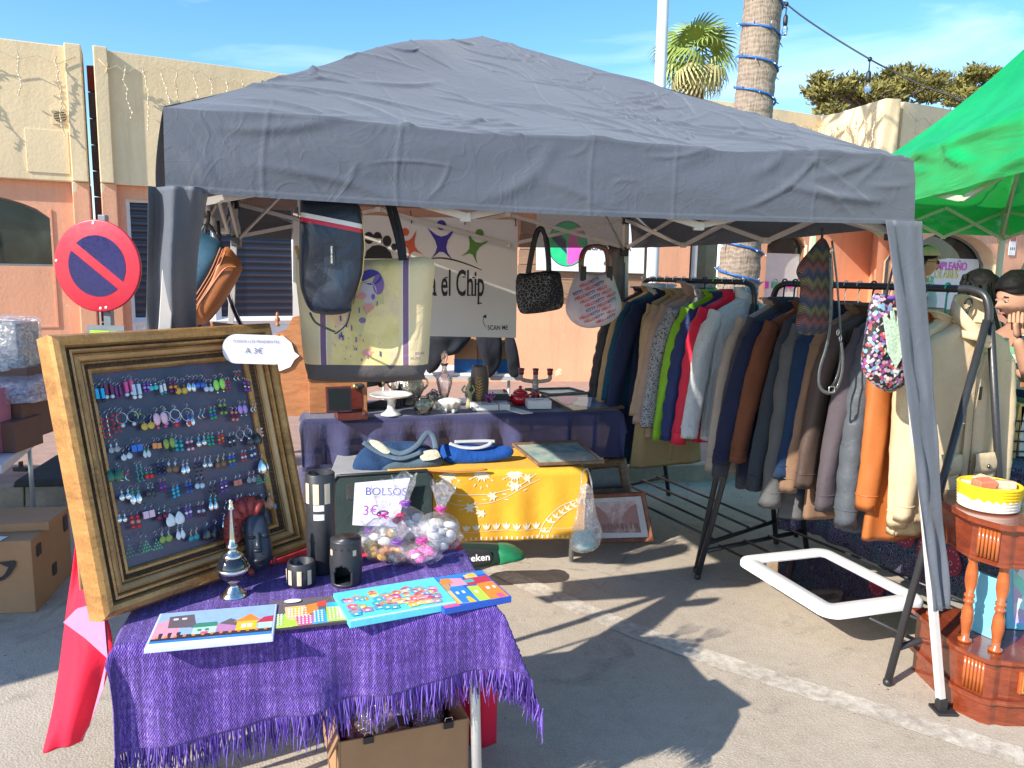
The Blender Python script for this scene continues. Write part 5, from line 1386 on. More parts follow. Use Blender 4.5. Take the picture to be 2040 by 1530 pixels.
def earring_mesh(b, x, y, kind, c, c2, s=1.):
 h = .012; m = emat(c); m2 = emat(c2)
 b.tube([(x, y, h), (x+.0035*s, y+.004*s, h+.002), (x+.001, y+.010*s, h), (x-.003*s, y+.006*s, h-.003)], .0011, SILV, 4, caps=False)
 yy = y
 if kind == 'tube':
  b.box((x, yy-.012*s, h), (.006*s, .020*s, .006*s), m); b.ball((x, yy-.026*s, h), .0042*s, m2, 7, 5)
 elif kind == 'beads':
  for i, mm in enumerate((m, m2, m)): b.ball((x, yy-(.005+.0085*i)*s, h), .0042*s, mm, 7, 5)
 elif kind == 'ball': b.ball((x, yy-.006*s, h), .0032*s, m2, 7, 5); b.ball((x, yy-.016*s, h), (.0068*s, .0072*s, .005*s), m, 9, 6)
 elif kind == 'slab': b.ball((x, yy-.014*s, h), (.0072*s, .0125*s, .004*s), m, 10, 6); b.ball((x, yy-.030*s, h), .0032*s, m2, 7, 5)
 elif kind == 'square': b.box((x, yy-.012*s, h), (.010*s, .013*s, .004*s), m)
 elif kind == 'hoop': b.tube([(x+.0125*s*math.cos(a), yy-.014*s+.0125*s*math.sin(a), h) for a in [2*math.pi*i/18 for i in range(18)]], .0009, m, 5, closed=True); b.ball((x, yy-.031*s, h), .005*s, m2, 7, 5)
 elif kind == 'disc': b.tube([(x, yy, h), (x, yy-.008*s, h)], .0006, SILV, 4); b.lathe([(.0001, .001), (.0062*s, .001), (.007*s, 0), (.0062*s, -.001)], m, 12, loc(x, yy-.014*s, h)); b.ball((x, yy-.003*s, h), .003*s, m2, 6, 4)
 elif kind == 'drop': b.ball((x, yy-.004*s, h), .003*s, m2, 6, 4); b.puff([(x, yy-.006*s), (x+.006*s, yy-.019*s), (x, yy-.027*s), (x-.006*s, yy-.019*s)], .0022*s, m, loc(0, 0, h), rings=3, n=3)
 elif kind == 'leaf': b.puff([(x, yy-.004*s), (x+.011*s, yy-.018*s), (x+.008*s, yy-.032*s), (x-.008*s, yy-.032*s), (x-.011*s, yy-.018*s)], .002*s, m, loc(0, 0, h), rings=3, n=3)
 elif kind == 'long':
  b.tube([(x, yy, h), (x, yy-.040*s, h)], .0008, m2, 4)
  for i in range(5): b.ball((x+.002*(-1)**i, yy-(.006+.0085*i)*s, h), (.0032*s, .0026*s, .003*s), m, 6, 4)
 elif kind == 'moon': b.tube([(x+.006*s*math.cos(a), yy-.010*s+.006*s*math.sin(a), h) for a in [rad(60+40*i) for i in range(7)]], [.0004, .0012, .0018, .002, .0018, .0012, .0004], m, 5); b.ball((x, yy-.002*s, h), .0028*s, m2, 6, 4)
 elif kind == 'fan':
  for q in range(4):
   for i in range(3-0):
    pass
  for i in range(4):
   for q in range(i+1): b.add([(x+(q-i/2-.38)*.0058*s, yy-(.006+.0062*i+.005)*s, h), (x+(q-i/2+.38)*.0058*s, yy-(.006+.0062*i+.005)*s, h), (x+(q-i/2)*.0058*s, yy-(.006+.0062*i)*s, h)], [(0, 1, 2)], m)
ROW = [
 ('top', (190, 770), (502, 752), 'tube cyan black,tube garnet ice,tube plum plum,tube pink ice,tube ice white,beads violet lilac,ball turquoise silver,tube white teal,beads plum orange,ball amber brown,drop silver garnet,ball blue black,ball ice grey,slab lime silver,beads red purple,moon silver red,beads purple silver,drop silver clear'),
 ('second', (203, 834), (520, 806), 'long red silver,long red garnet,hoop silver clear,drop black olive,disc amber navy,slab rose pink,hoop clear lilac,hoop silver red,drop silver blue,moon silver teal,beads green blue,beads olive black,beads coral garnet,slab lilac silver,moon white orange,disc silver red'),
 ('third', (222, 893), (518, 853), 'disc grey clear,disc clear black,square blue silver,drop clear green,square orange green,slab olive dark green,beads teal turquoise,beads rose garnet,disc silver turquoise,beads green teal,beads red orange,beads black silver,hoop silver silver,leaf black black,beads rose grey'),
 ('fourth', (222, 938), (545, 900), 'leaf dark green grey,moon silver red,long teal green,ball red green,beads navy black,disc brown ice,drop silver rose,long black navy,disc silver grey,disc brown amber,beads blue olive,beads red white,beads navy white,leaf silver silver,ball orange red'),
 ('fifth', (240, 978), (540, 942), 'disc silver clear,drop silver green,drop black grey,beads plum purple,beads cyan turquoise,beads blue navy,ball ice brown,long black black,beads violet silver,square coral silver,disc grey red,fan green green,drop turquoise silver'),
 ('sixth', (236, 1022), (548, 985), 'disc silver white,beads red coral,square rose navy,ball garnet silver,leaf white silver,beads violet white,beads garnet ice,drop silver turquoise,moon silver black,beads pink white,disc white blue,leaf copper brown,drop cyan silver'),
 ('bottom', (262, 1080), (500, 1024), 'fan dark green green,fan green dark green,disc olive grey,drop white silver,disc teal copper,leaf black white,drop silver silver,beads pink rose,disc blue silver')]
ORD = ['first', 'second', 'third', 'fourth', 'fifth', 'sixth', 'seventh', 'eighth', 'ninth', 'tenth', 'eleventh', 'twelfth', 'thirteenth', 'fourteenth', 'fifteenth', 'sixteenth', 'seventeenth', 'eighteenth']
KN = {'tube': 'bar', 'beads': 'three-bead', 'ball': 'bead', 'slab': 'oval', 'square': 'tile', 'hoop': 'hoop', 'disc': 'disc', 'drop': 'teardrop', 'leaf': 'leaf', 'long': 'chain', 'moon': 'crescent', 'fan': 'triangle'}
er = random.Random(12)
for rn, (xa, ya), (xb, yb), spec in ROW:
 L_ = spec.split(',')
 for k, sp in enumerate(L_):
  w_ = sp.split(); kind = w_[0]; rest = ' '.join(w_[1:]).replace('dark green', 'dark_green').split(); c, c2 = [q.replace('_', ' ') for q in rest]
  f = k/(len(L_)-1); p = onF(xa+(xb-xa)*f+er.uniform(-3, 3), ya+(yb-ya)*f+er.uniform(-9, 9)); s_ = er.uniform(1., 1.5)
  sp_ = {'slab': .0145, 'hoop': .026, 'leaf': .022, 'disc': .013, 'fan': .022, 'square': .0115, 'ball': .0125}.get(kind, .0105)*s_
  col_ = c if c == c2 else f'{c} and {c2}'
  for sg in (-1, 1):
   b = B(TF); earring_mesh(b, p.x+sg*sp_/2, p.y+er.uniform(-.002, .002), kind, c, c2, s_)
   b.out('earring', label=f'{col_} {KN[kind]} earring, {ORD[k]} pair from left in the {rn} row', cat='earring', group='earrings hung in the gold frame')
# white price plaque on the frame's upper right corner
PLQ = mat('white_plaque', (.62, .60, .66), .35, v=.03, b=0); PENC = mat('faint_pencil', (.16, .15, .22), .8, b=0)
c_ = Dp(510, 696, 2.25); Tp = axes(c_+V((0, .0, 0)), V((1, .20, -.035)), V((.03, .12, 1)))
pl = thing('price_plaque', 'white rounded wooden plaque with faint price writing on the gold frame corner', 'sign', c_)
P_pl = rrect(.186, .086, .040, 8)
b = B(Tp); b.prism(P_pl, -.006, .004, PLQ); b.out('board', pl, bev=.002)
b = B(Tp); b.text('TODOS LOS PENDIENTES', -.065, .018, .0115, PENC, .0062, ang=1); b.out('writing_line', pl); b = B(Tp); b.text('A 3€', -.03, -.012, .024, PENC, .0062); b.out('writing_line', pl)
# ---------------------------------------------------------------- small things on the front table
BLK = mat('matt_black_ceramic', (.032, .033, .038), .42, v=.15, b=.1); INL = mat('cream_inlay', (.72, .56, .38), .5, b=0); STK = mat('white_price_label', (.78, .74, .84), .5, b=0)
def curved_tile(b, R_, a, z0, z1, wd, m, off=.0012):
 n_ = 4; aw = wd/R_; vs = []
 for i in range(n_+1):
  q = a-aw/2+aw*i/n_
  for z in (z0, z1): vs.append(((R_+off)*math.cos(q), (R_+off)*math.sin(q), z))
 b.add(vs, [(2*i, 2*i+2, 2*i+3, 2*i+1) for i in range(n_)], m, True)
p = Zp(641, 1137, TZ+.01); hc = .30
t = thing('candle_holder', 'tall black ceramic cylinder with cream inlays standing by the gold frame', 'candle holder', p)
b = B(loc(*p)); b.lathe([(.040, 0), (.042, .004), (.042, hc-.003), (.040, hc), (.034, hc), (.033, hc-.03), (.0001, hc-.032)], BLK, 36); b.out('body', t)
for a in (-2.35, -1.62, -.85):
 b = B(loc(*p)); curved_tile(b, .042, a, hc-.085, hc-.025, .017, INL); b.out('inlay', t)
for z in (.195, .168):
 b = B(loc(*p)); curved_tile(b, .042, -1.45, hc-.30+z, hc-.30+z+.018, .03, STK); b.out('price_label', t)
p = Zp(601, 1164, TZ+.01)
t = thing('candle_holder', 'small low black ceramic tealight cup with cream inlays', 'candle holder', p)
b = B(loc(*p)); b.lathe([(.034, 0), (.040, .006), (.0405, .03), (.038, .066), (.036, .070), (.031, .069), (.031, .035), (.0001, .033)], BLK, 36); b.out('cup', t)
for a in (-2.7, -2.15, -1.45, -.75): b = B(loc(*p)); curved_tile(b, .0405, a, .012, .054, .012, INL); b.out('inlay', t)
p = Zp(690, 1160, TZ+.01)
t = thing('oil_burner', 'black ceramic oil burner with arched opening and cream inlays', 'oil burner', p)
Rb, hb = .0425, .132; b = B(loc(*p)); vs = []; NB, MB = 48, 30
def keep_(a, z):
 da_ = (a+1.62+math.pi) % (2*math.pi)-math.pi; x = da_*Rb
 return not (abs(x) < .0235 and (z < .040 or (x/.0235)**2+((z-.040)/.024)**2 < 1) and z > .008)
prof = [(Rb*(1-.05*math.cos(z/hb*6.28)*.6), z) for z in [hb*i/MB for i in range(MB+1)]]
for rr_, z in prof:
 for q in range(NB): a = 2*math.pi*q/NB; vs.append((rr_*math.cos(a), rr_*math.sin(a), z))
fs = [(i*NB+q, i*NB+(q+1) % NB, (i+1)*NB+(q+1) % NB, (i+1)*NB+q) for i in range(MB) for q in range(NB) if keep_(2*math.pi*(q+.5)/NB, (prof[i][1]+prof[i+1][1])/2)]
b.add(vs, fs, BLK, True); b.out('body', t, solid=-.004)
b = B(loc(*p)); b.lathe([(.041, hb), (.036, hb-.004), (.02, hb-.012), (.0001, hb-.014)], BLK, 32); b.out('dish', t); b = B(loc(*p)); b.lathe([(.038, 0), (.038, .004), (.0001, .005)], BLK, 32); b.out('base', t)
for a in (-2.45, -.8): b = B(loc(*p)); curved_tile(b, Rb+.0012, a, .072, .108, .011, INL); b.out('inlay', t)
for a in (-2.05, -1.62, -1.2):
 b = B(loc(*p) @ rot(math.degrees(a)) @ loc(Rb+.0025, 0, .111) @ rot(90, 'Y')); b.disc(0, 0, .0028, .0028, BLACKH, 0.0); b.out('air_hole', t)
# silver rose-water sprinkler
p = Zp(466, 1186, TZ+.01); SILM = mat('polished_silver', (.70, .66, .58), .18, 1, v=.08, s=20, b=.15, bs=160); BLG = mat('black_enamel', (.012, .014, .02), .06, v=.2, coat=1, b=0)
t = thing('perfume_sprinkler', 'silver rose water sprinkler with black enamel belly and long neck', 'perfume bottle', p)
b = B(loc(*p)); b.lathe([(.036, 0), (.036, .003), (.026, .012), (.015, .026), (.012, .034), (.018, .040), (.022, .046)], SILM, 32); b.out('foot', t)
b = B(loc(*p)); b.lathe([(.020, .044), (.030, .050), (.037, .059), (.0415, .071), (.042, .078), (.041, .088), (.037, .099), (.030, .108), (.022, .113)], BLG, 32); b.lathe([(.0415, .070), (.0445, .0725), (.0445, .0815), (.0415, .084)], SILM, 32); b.out('belly', t)
b = B(loc(*p)); b.lathe([(.027, .110), (.03, .113), (.024, .12), (.014, .126), (.012, .134), (.016, .138), (.015, .142), (.0095, .148), (.0085, .165), (.006, .24), (.0085, .243), (.0085, .247), (.006, .25), (.007, .255), (.005, .259), (.006, .264), (.003, .270), (.0001, .272)], SILM, 24); b.out('neck', t)
# carved mask
WR = mat('mask_red_wood', (.30, .04, .035), .5, v=.3, s=20); WB = mat('mask_blue_black_wood', (.025, .033, .05), .38, v=.3, s=20, b=.3); WS = mat('mask_dark_groove', (.03, .01, .01), .7)
mc = Dp(505, 1062, 2.12); Tk = axes(mc, V((1, .35, -.05)), V((-.24, .28, 1)))
t = thing('wooden_mask', 'carved wooden mask with red crest and blue-black face leaning on the gold frame', 'mask', mc-V((0, 0, .1)))
def crest(u, v):
 a = rad(55+165*u); r0 = .035; r1 = .092; q = r0+(r1-r0)*v
 return (-.012+q*math.cos(a)*.72, .012+q*math.sin(a)*1.0, .018*math.sin(math.pi*v)+.004*math.sin(u*40)*(v > .2))
b = B(Tk); b.sheet(crest, 60, 8, WR, uvs=False); b.out('crest', t, solid=.010)
b = B(Tk)
for k in range(9):
 a = rad(95+13*k); b.tube([(-.012+.05*math.cos(a)*.72, .012+.05*math.sin(a), .022), (-.012+.088*math.cos(a)*.72, .012+.088*math.sin(a), .014)], .0018, WS, 4)
b.out('crest_groove', t, kind='stuff')
b = B(Tk); b.puff([(.0, .065), (.03, .052), (.043, .01), (.052, -.04), (.047, -.085), (.018, -.108), (-.012, -.09), (-.022, -.045), (-.026, .0), (-.022, .045)], .026, WB, rings=9, pw=2.2, back=.3, amp=.002); b.out('face', t)
b = B(Tk); b.tube([(.012, .0, .024), (.012, -.03, .034), (.012, -.048, .040)], [.005, .008, .010], WB, 8); b.ball((.012, -.05, .037), (.013, .006, .009), WB); b.out('nose', t)
for x, y in ((-.006, -.012), (.032, -.010)):
 b = B(Tk); b.ball((x, y, .023), (.011, .0055, .006), WB, 10, 6); b.tube([(x-.011, y, .026), (x, y+.006, .029), (x+.011, y, .026)], .002, WB, 5); b.ball((x, y-.001, .028), (.007, .0025, .002), BLACKH, 8, 5); b.out('eye', t)
b = B(Tk); b.ball((.018, -.078, .022), (.018, .009, .010), WB, 12, 6); b.ball((.018, -.078, .029), (.012, .0045, .005), BLACKH, 10, 5); b.out('mouth', t)
b = B(Tk); b.ball((-.004, -.108, .0), (.010, .012, .008), WR, 8, 6); b.ball((.058, -.078, .0), (.007, .012, .006), WR, 8, 6); b.out('ear_knob', t, kind='stuff')
b = B(Tk); b.puff([(.012, .11), (.03, .08), (.028, .052), (.0, .055), (-.008, .085)], .012, WS, rings=4); b.out('forehead_panel', t)
# tray with cellophane gift bags
tp0 = Zp(812, 1088, TZ+.012)
t = thing('metal_tray', 'oval silver metal tray holding the cellophane gift bags', 'tray', tp0)
b = B(loc(*tp0)); b.lathe([(.0001, .004), (.115, .004), (.135, .012), (.155, .022), (.158, .022), (.136, .008), (.114, 0), (.0001, 0)], SILM, 48, rot(14) @ Matrix.Scale(.72, 4, (0, 1, 0))); b.out('dish', t)
RIB = [mat('magenta_ribbon', (.75, .04, .35), .35, b=0), mat('violet_ribbon', (.28, .06, .5), .35, b=0)]
KN_ = [((.85, .50, .03), 'yellow'), ((.80, .03, .10), 'red'), ((.72, .68, .66), 'white'), ((.88, .36, .06), 'orange'), ((.82, .10, .36), 'pink'), ((.42, .42, .42), 'silver')]
gr = random.Random(5)
for k, (px, py, h_, r_b) in enumerate(((762, 1108, .215, .066), (812, 1082, .21, .062), (868, 1092, .20, .068), (790, 1118, .10, .05), (845, 1120, .11, .055), (735, 1090, .09, .045))):
 r_b *= 1.14; h_ *= 1.06; q = Zp(px, py, TZ+.02); q.z = TZ+.02; cn, nm = KN_[k]
 T_ = loc(*q) @ rot(gr.uniform(-8, 8), 'Y') @ rot(gr.uniform(-6, 6), 'X')
 g = thing('gift_bag', f'clear cellophane bag of {nm} sweets tied with ribbon on the tray', 'gift bag', q, 'cellophane gift bags')
 nk = h_*.62
 def bagf(u, v):
  a = u*2*math.pi; z = v*h_
  if z < nk: r_ = r_b*(math.sin(min(1, z/nk*1.02+.10)*math.pi)**.55*.9+.08); r_ = max(.012, r_)
  else: r_ = .012+(z-nk)/(h_-nk)*.030
  r_ *= 1+.17*math.sin(a*5+k+z*30)*.6+.16*nz3(math.cos(a)*3+k, math.sin(a)*3, z*45)
  return (r_*math.cos(a), r_*math.sin(a), z+.010*math.sin(a*4+k)*(v > .9))
 b = B(T_); b.sheet(bagf, 44, 40, CELL, closeu=True, uvs=False); b.out('wrapper', g)
 km = mat('sweet_'+nm, cn, .45, v=.2, s=60); km2 = mat('sweet_cream', (.80, .74, .62), .5);
 for j in range(20):
  a = gr.uniform(0, 6.28); rr_ = gr.uniform(.0, r_b*.62); zz = gr.uniform(.012, nk*.62); b = B(T_); b.ball((rr_*math.cos(a), rr_*math.sin(a), zz), (gr.uniform(.014, .024), gr.uniform(.013, .02), gr.uniform(.011, .017)), km if j % 3 else km2, 8, 5); b.out('sweet', g)
 b = B(T_); rm = RIB[k % 2]; b.tube([(.014*math.cos(a), .014*math.sin(a), nk) for a in [i*.7 for i in range(9)]], .003, rm, 5, closed=True)
 for j in range(5):
  a = j*1.3+k; P = [(.012*math.cos(a), .012*math.sin(a), nk)]
  for i in range(1, 9): P.append((P[-1][0]+.007*math.cos(a+i*.9), P[-1][1]+.007*math.sin(a+i*.9), P[-1][2]-.002+.003*math.sin(i*2)))
  b.tube(P, .0022, rm, 4, flat=.4)
 b.out('ribbon', g)
# four little painted canvases
def pm(c, nm): return mat('paint_'+nm, c, .55, v=.10, s=40, b=.25, bs=150, bd=.001)
pc = {'sky': (.30, .45, .78), 'pink': (.72, .32, .42), 'dark': (.05, .035, .05), 'green': (.05, .24, .16), 'mint': (.45, .65, .58), 'mauve': (.48, .22, .42), 'yellow': (.80, .50, .04), 'orange': (.82, .25, .04), 'crimson': (.5, .04, .09), 'white': (.78, .78, .82), 'bwhite': (.55, .60, .85), 'blue': (.03, .22, .72), 'slate': (.14, .11, .13), 'lime': (.45, .72, .08), 'aqua': (.12, .62, .75), 'teal': (.05, .42, .45), 'rose': (.75, .10, .28), 'sand': (.74, .52, .25), 'cyan': (.05, .40, .72), 'plum': (.28, .08, .30), 'paleg': (.5, .66, .25), 'red': (.72, .07, .05), 'tan': (.5, .3, .15), 'deep': (.02, .10, .5)}
def PM(k): return pm(pc[k], k)
def canvas(o_, ang, w_, h_, th, edge, label, zo=0., tilt=0):
 T_ = loc(o_[0], o_[1], TZ+.011+zo) @ rot(ang) @ rot(tilt, 'X')
 t = thing('canvas_painting', label, 'painting', T_ @ V((w_/2, h_/2, 0)), 'small canvases along the table front')
 b = B(T_); b.box((w_/2, h_/2, th/2), (w_, h_, th), PM(edge)); b.out('stretched_canvas', t, bev=.002)
 return t, T_, w_, h_, th
def paint(b, cv, polys):
 t, T_, w_, h_, th = cv
 for k, (c, pts) in enumerate(polys): b.poly([(x*w_, y*h_) for x, y in pts], PM(c), th+.0003+.000012*k, T_)
def R4(x0, y0, x1, y1): return [(x0, y0), (x1, y0), (x1, y1), (x0, y1)]
cv = canvas((-.835, 1.655), 14.2, .285, .19, .012, 'bwhite', 'seaside canvas of pink and yellow houses by the water, leftmost on the purple blanket')
L = [('sky', R4(.02, .1, .98, .98)), ('white', R4(.02, .02, .98, .14)), ('blue', [(.02, .12), (.98, .10), (.98, .20), (.5, .17), (.02, .20)]), ('dark', [(.02, .18), (.98, .18), (.98, .30), (.02, .30)]),
  ('pink', [(.02, .24), (.22, .24), (.22, .62), (.16, .62), (.10, .78), (.02, .66)]), ('slate', [(.12, .52), (.36, .48), (.32, .72), (.30, .88), (.10, .86)]), ('mint', R4(.33, .28, .52, .48)), ('green', [(.31, .47), (.54, .47), (.51, .60), (.35, .60)]),
  ('slate', [(.54, .42), (.72, .42), (.70, .56), (.62, .66), (.54, .55)]), ('mauve', [(.52, .29), (.70, .29), (.70, .42), (.52, .54)]), ('yellow', R4(.68, .28, .85, .55)), ('orange', [(.65, .54), (.88, .54), (.78, .76)]),
  ('mint', R4(.86, .28, .98, .46)), ('crimson', [(.84, .46), (.98, .46), (.98, .64), (.90, .62)]), ('white', R4(.72, .36, .76, .46)), ('white', R4(.77, .36, .81, .46)), ('dark', R4(.07, .24, .10, .38)), ('dark', R4(.14, .24, .17, .38)), ('dark', R4(.21, .24, .24, .38)),
  ('green', R4(.37, .36, .40, .42)), ('green', R4(.43, .36, .46, .42)), ('rose', R4(.40, .28, .46, .34)), ('white', R4(.14, .74, .18, .79)), ('white', R4(.21, .74, .25, .79))]
for k in range(13): L.append(('orange', R4(.05+k*.072, .24, .075+k*.072, .29)))
b = B(); paint(b, cv, L); b.out('picture', cv[0])
cv = canvas((-.588, 1.772), 16, .20, .165, .008, 'dark', 'night canvas with white moon over coloured tower blocks, second on the purple blanket')
L = [('slate', R4(.0, .0, 1, 1)), ('paleg', [(0, 0), (.30, 0), (.2, .45), (0, .55)]), ('lime', [(.12, 0), (.42, .02), (.2, .5)]), ('sand', [(.22, .3), (.5, .1), (.52, .72), (.2, .72)]), ('orange', [(.42, .4), (.62, .4), (.62, .78), (.46, .72)]), ('yellow', [(.3, .4), (.40, .4), (.4, .68), (.3, .70)]), ('rose', [(.36, .02), (.58, .02), (.56, .36), (.34, .34)]), ('cyan', [(.54, .02), (.74, .04), (.70, .52), (.56, .50)]),
  ('lime', [(.72, .05), (.96, .05), (.96, .62), (.72, .58)]), ('sand', [(.86, .1), (1, .1), (1, .6), (.86, .6)]), ('red', [(.60, .64), (.75, .64), (.72, .84), (.62, .80)]), ('cyan', [(.72, .58), (.95, .55), (.92, .74), (.74, .74)])]
for gx0, gy0, nx, ny, dx, dy in ((.24, .34, 6, 4, .042, .085), (.37, .06, 4, 4, .045, .075), (.56, .08, 3, 6, .045, .07), (.75, .1, 5, 6, .045, .08), (.02, .08, 4, 5, .045, .085)):
 for i in range(nx):
  for j in range(ny): L.append(('white', R4(gx0+i*dx, gy0+j*dy, gx0+i*dx+.022, gy0+j*dy+.045)))
for k in range(24): x, y = gr.uniform(.05, .95), gr.uniform(.78, .96); L.append(('white', R4(x, y, x+.006, y+.008)))
b = B(); paint(b, cv, L); t, T_, w_, h_, th = cv; b.disc(.3*w_, .88*h_, .022, .012, PM('white'), th+.012*0+.0045, T_); b.out('picture', t)
def village(seed, n_, cols, ybase=(.04, .78)):
 g = random.Random(seed); L = []; ys = sorted([g.uniform(*ybase) for _ in range(n_)], reverse=True)
 for y in ys:
  x = g.uniform(.02, .88); w_ = g.uniform(.06, .11); h_ = g.uniform(.08, .13); c = g.choice(cols); r_ = g.choice(['red', 'tan', 'plum', 'teal', 'orange', 'crimson'])
  L += [(c, R4(x, y, x+w_, y+h_)), (r_, [(x-.012, y+h_), (x+w_+.012, y+h_), (x+w_/2, y+h_+.055)]), ('white', R4(x+w_*.35, y+h_*.3, x+w_*.68, y+h_*.7))]
 return L
cv = canvas((-.392, 1.80), 25.5, .285, .185, .018, 'aqua', 'turquoise canvas crowded with little round-roofed houses, third on the purple blanket')
b = B(); paint(b, cv, [('aqua', R4(.0, .0, 1, 1)), ('mint', R4(.0, .0, 1, .06))]+village(4, 62, ['pink', 'yellow', 'lime', 'orange', 'rose', 'cyan', 'paleg', 'sand', 'teal', 'mauve'], (.07, .70))); b.out('picture', cv[0])
cv = canvas((-.165, 1.885), 26, .195, .205, .016, 'deep', 'blue edged canvas of tall crooked orange and blue houses, rightmost on the purple blanket', zo=0)
L = [('deep', R4(0, 0, 1, 1)), ('blue', R4(.0, .86, 1, 1)), ('sand', [(.1, .1), (.4, .06), (.42, .62), (.12, .7)]), ('tan', [(.05, .5), (.35, .5), (.36, .84), (.05, .84)]), ('blue', [(.30, .08), (.56, .05), (.52, .62), (.40, .70), (.30, .55)]), ('lime', [(.54, .05), (.76, .05), (.72, .52), (.56, .55)]), ('orange', [(.70, .04), (.98, .04), (.98, .58), (.72, .60)]), ('crimson', [(.6, .56), (.98, .6), (.98, .8), (.62, .8)]), ('pink', [(.36, .62), (.6, .6), (.6, .84), (.40, .9)]), ('orange', [(.26, .74), (.44, .72), (.42, .9), (.30, .92)]), ('sand', R4(.66, .8, .85, .92)), ('yellow', R4(.72, .84, .84, .95)), ('mint', R4(.12, .78, .24, .90)), ('teal', R4(.6, .66, .74, .76)),
  ('yellow', [(.40, .06), (.50, .05), (.47, .25), (.42, .24)]), ('yellow', [(.2, .1), (.28, .1), (.26, .3), (.2, .3)]), ('rose', R4(.84, .05, .93, .18)), ('white', R4(.34, .36, .38, .44)), ('white', R4(.43, .36, .47, .44)), ('white', R4(.6, .3, .64, .38)), ('white', R4(.8, .36, .85, .44)), ('white', R4(.9, .36, .94, .44)), ('white', R4(.16, .44, .21, .52)), ('rose', [(.02, .02), (.25, .02), (.22, .10), (.02, .1)])]
b = B(); paint(b, cv, L); b.out('picture', cv[0])
# ================================================================= MIDDLE AND BACK TABLES
def onT(T, px, py):
 o_ = T.translation; n_ = V(T.col[2][:3]); d = _ray(px, py); c0 = V((0, 0, CAM_H)); t = (o_-c0).dot(n_)/d.dot(n_)
 q = T.inverted() @ (c0+d*t); return (q.x, q.y)
def tr(T, pts): return [onT(T, x, y) for x, y in pts]
def m_sheer(name, c, a=.22):
 n = NT(name); n.col(n.ramp(n.noise(3, 4), [(.3, sc(c, .8)), (.7, sc(c, 1.25))])); n.set(Roughness=.85, Sheen_Weight=.3); n.bump(n.noise(26, 4, .6, n.mapping((1, 1, .35)), 1.2), .35, .02)
 t = n.N('BsdfTransparent'); m_ = n.N('MixShader', i0=a); n.l.new(n.p.outputs[0], m_.inputs[1]); n.l.new(t.outputs[0], m_.inputs[2]); n.l.new(m_.outputs[0], n.out.inputs[0]); return n.m
NAVYS = m_sheer('navy_sheer_cloth', (.038, .042, .125))
BO = V((-1.19, 4.30, 0)); bx_ = V((.966, .255, 0)).normalized(); by_ = V((-bx_.y, bx_.x, 0)); BLn, BD, BZ = 1.95, .62, .755
def bt(a, d, z=BZ): return BO+bx_*a+by_*d+V((0, 0, z))
def table(name, label, P, L, D, Z_, legs, m=LAM, lm=ALU, r_=.014):
 t = thing(name, label, 'table', P(L/2, D/2, 0)); b = B(); b.hexa([P(0, 0, Z_-.025), P(L, 0, Z_-.025), P(L, D, Z_-.025), P(0, D, Z_-.025), P(0, 0, Z_), P(L, 0, Z_), P(L, D, Z_), P(0, D, Z_)], m); b.out('tabletop', t, bev=.003)
 for a, d in legs: b = B(); b.tube([P(a, d, Z_-.026), P(a, d, 0)], r_, lm, 10); b.out('leg', t)
 for a in (legs[0][0], legs[-1][0]): b = B(); b.tube([P(a, legs[0][1], .3), P(a, legs[1][1], .3)], r_*.7, lm, 8); b.out('brace', t)
 return t
table('folding_table', 'long folding table under the navy cloth at the back of the tent', bt, BLn, BD, BZ-.004, [(.12, .06), (.12, .55), (1.8, .06), (1.8, .55)], LAM, mat('dark_table_leg', (.05, .045, .05), .4))
drape('navy_cloth', -.05, BLn+.12, -.30, BD+.15, NAVYS, BZ+.001, 150, 60, L=BLn, D=BD, P=bt, wave=.022, flare=.14, seed=9, label='sheer navy cloth draped over the long back table', cat='cloth')
# extra sag of the left end down to the ground
def lsag(u, v): p = bt(-.03+.40*u, -.05-.02*math.sin(u*17), .55); return V((p.x, p.y-.03*math.sin(v*3+u*9), .50-.42*v))
b = B(); b.sheet(lsag, 20, 16, NAVYS, uvs=False); b.out('navy_cloth', label='lower fall of navy cloth at the left end of the back table', cat='cloth')
# low table with yellow printed cloth
YO = V((-.95, 3.93, 0)); yx = V((.99, .13, 0)).normalized(); yy_ = V((-yx.y, yx.x, 0)); YL, YD, YZ = 1.37, .50, .55
def yt(a, d, z=YZ): return YO+yx*a+yy_*d+V((0, 0, z))
table('folding_table', 'low folding table under the yellow printed cloth', yt, YL, YD, YZ-.004, [(.08, .05), (.08, .45), (1.32, .05), (1.32, .45)], LAM, ALU)
YEL = cloth('mustard_cotton', (.80, .40, .035), .85, v=.08, b=.25); YWH = mat('white_textile_print', (.78, .70, .52), .85, b=0)
o, yp = drape('printed_cloth', .30, YL+.06, -.40, YD, YEL, YZ+.002, 90, 60, L=YL, D=YD, P=yt, wave=.006, flare=.05, seed=4, label='mustard yellow cloth printed with white flowers hanging over the low table', cat='cloth')
ycl = o
def petal(x, y, a, l_, w_):
 ca, sa = math.cos(a), math.sin(a); return [(x+u*l_*ca-v*w_*sa, y+u*l_*sa+v*w_*ca) for u, v in ((0, 0), (.3, .5), (.65, .42), (1, 0), (.65, -.42), (.3, -.5))]
yb = B()
def ydec(pts, m=YWH):
 """print polygon given in cloth coordinates (a along table, h below the edge)"""
 vs = []
 for a, h in pts:
  p = yp(a, -h) if h > 0 else yp(a, -h); n_ = -yy_ if h > 0 else V((0, 0, 1)); vs.append(p+n_*.0045)
 ar = sum(pts[i][0]*pts[(i+1) % len(pts)][1]-pts[(i+1) % len(pts)][0]*pts[i][1] for i in range(len(pts)))
 yb.add(vs, [tuple(range(len(vs)))[::(-1 if ar > 0 else 1)]], m)
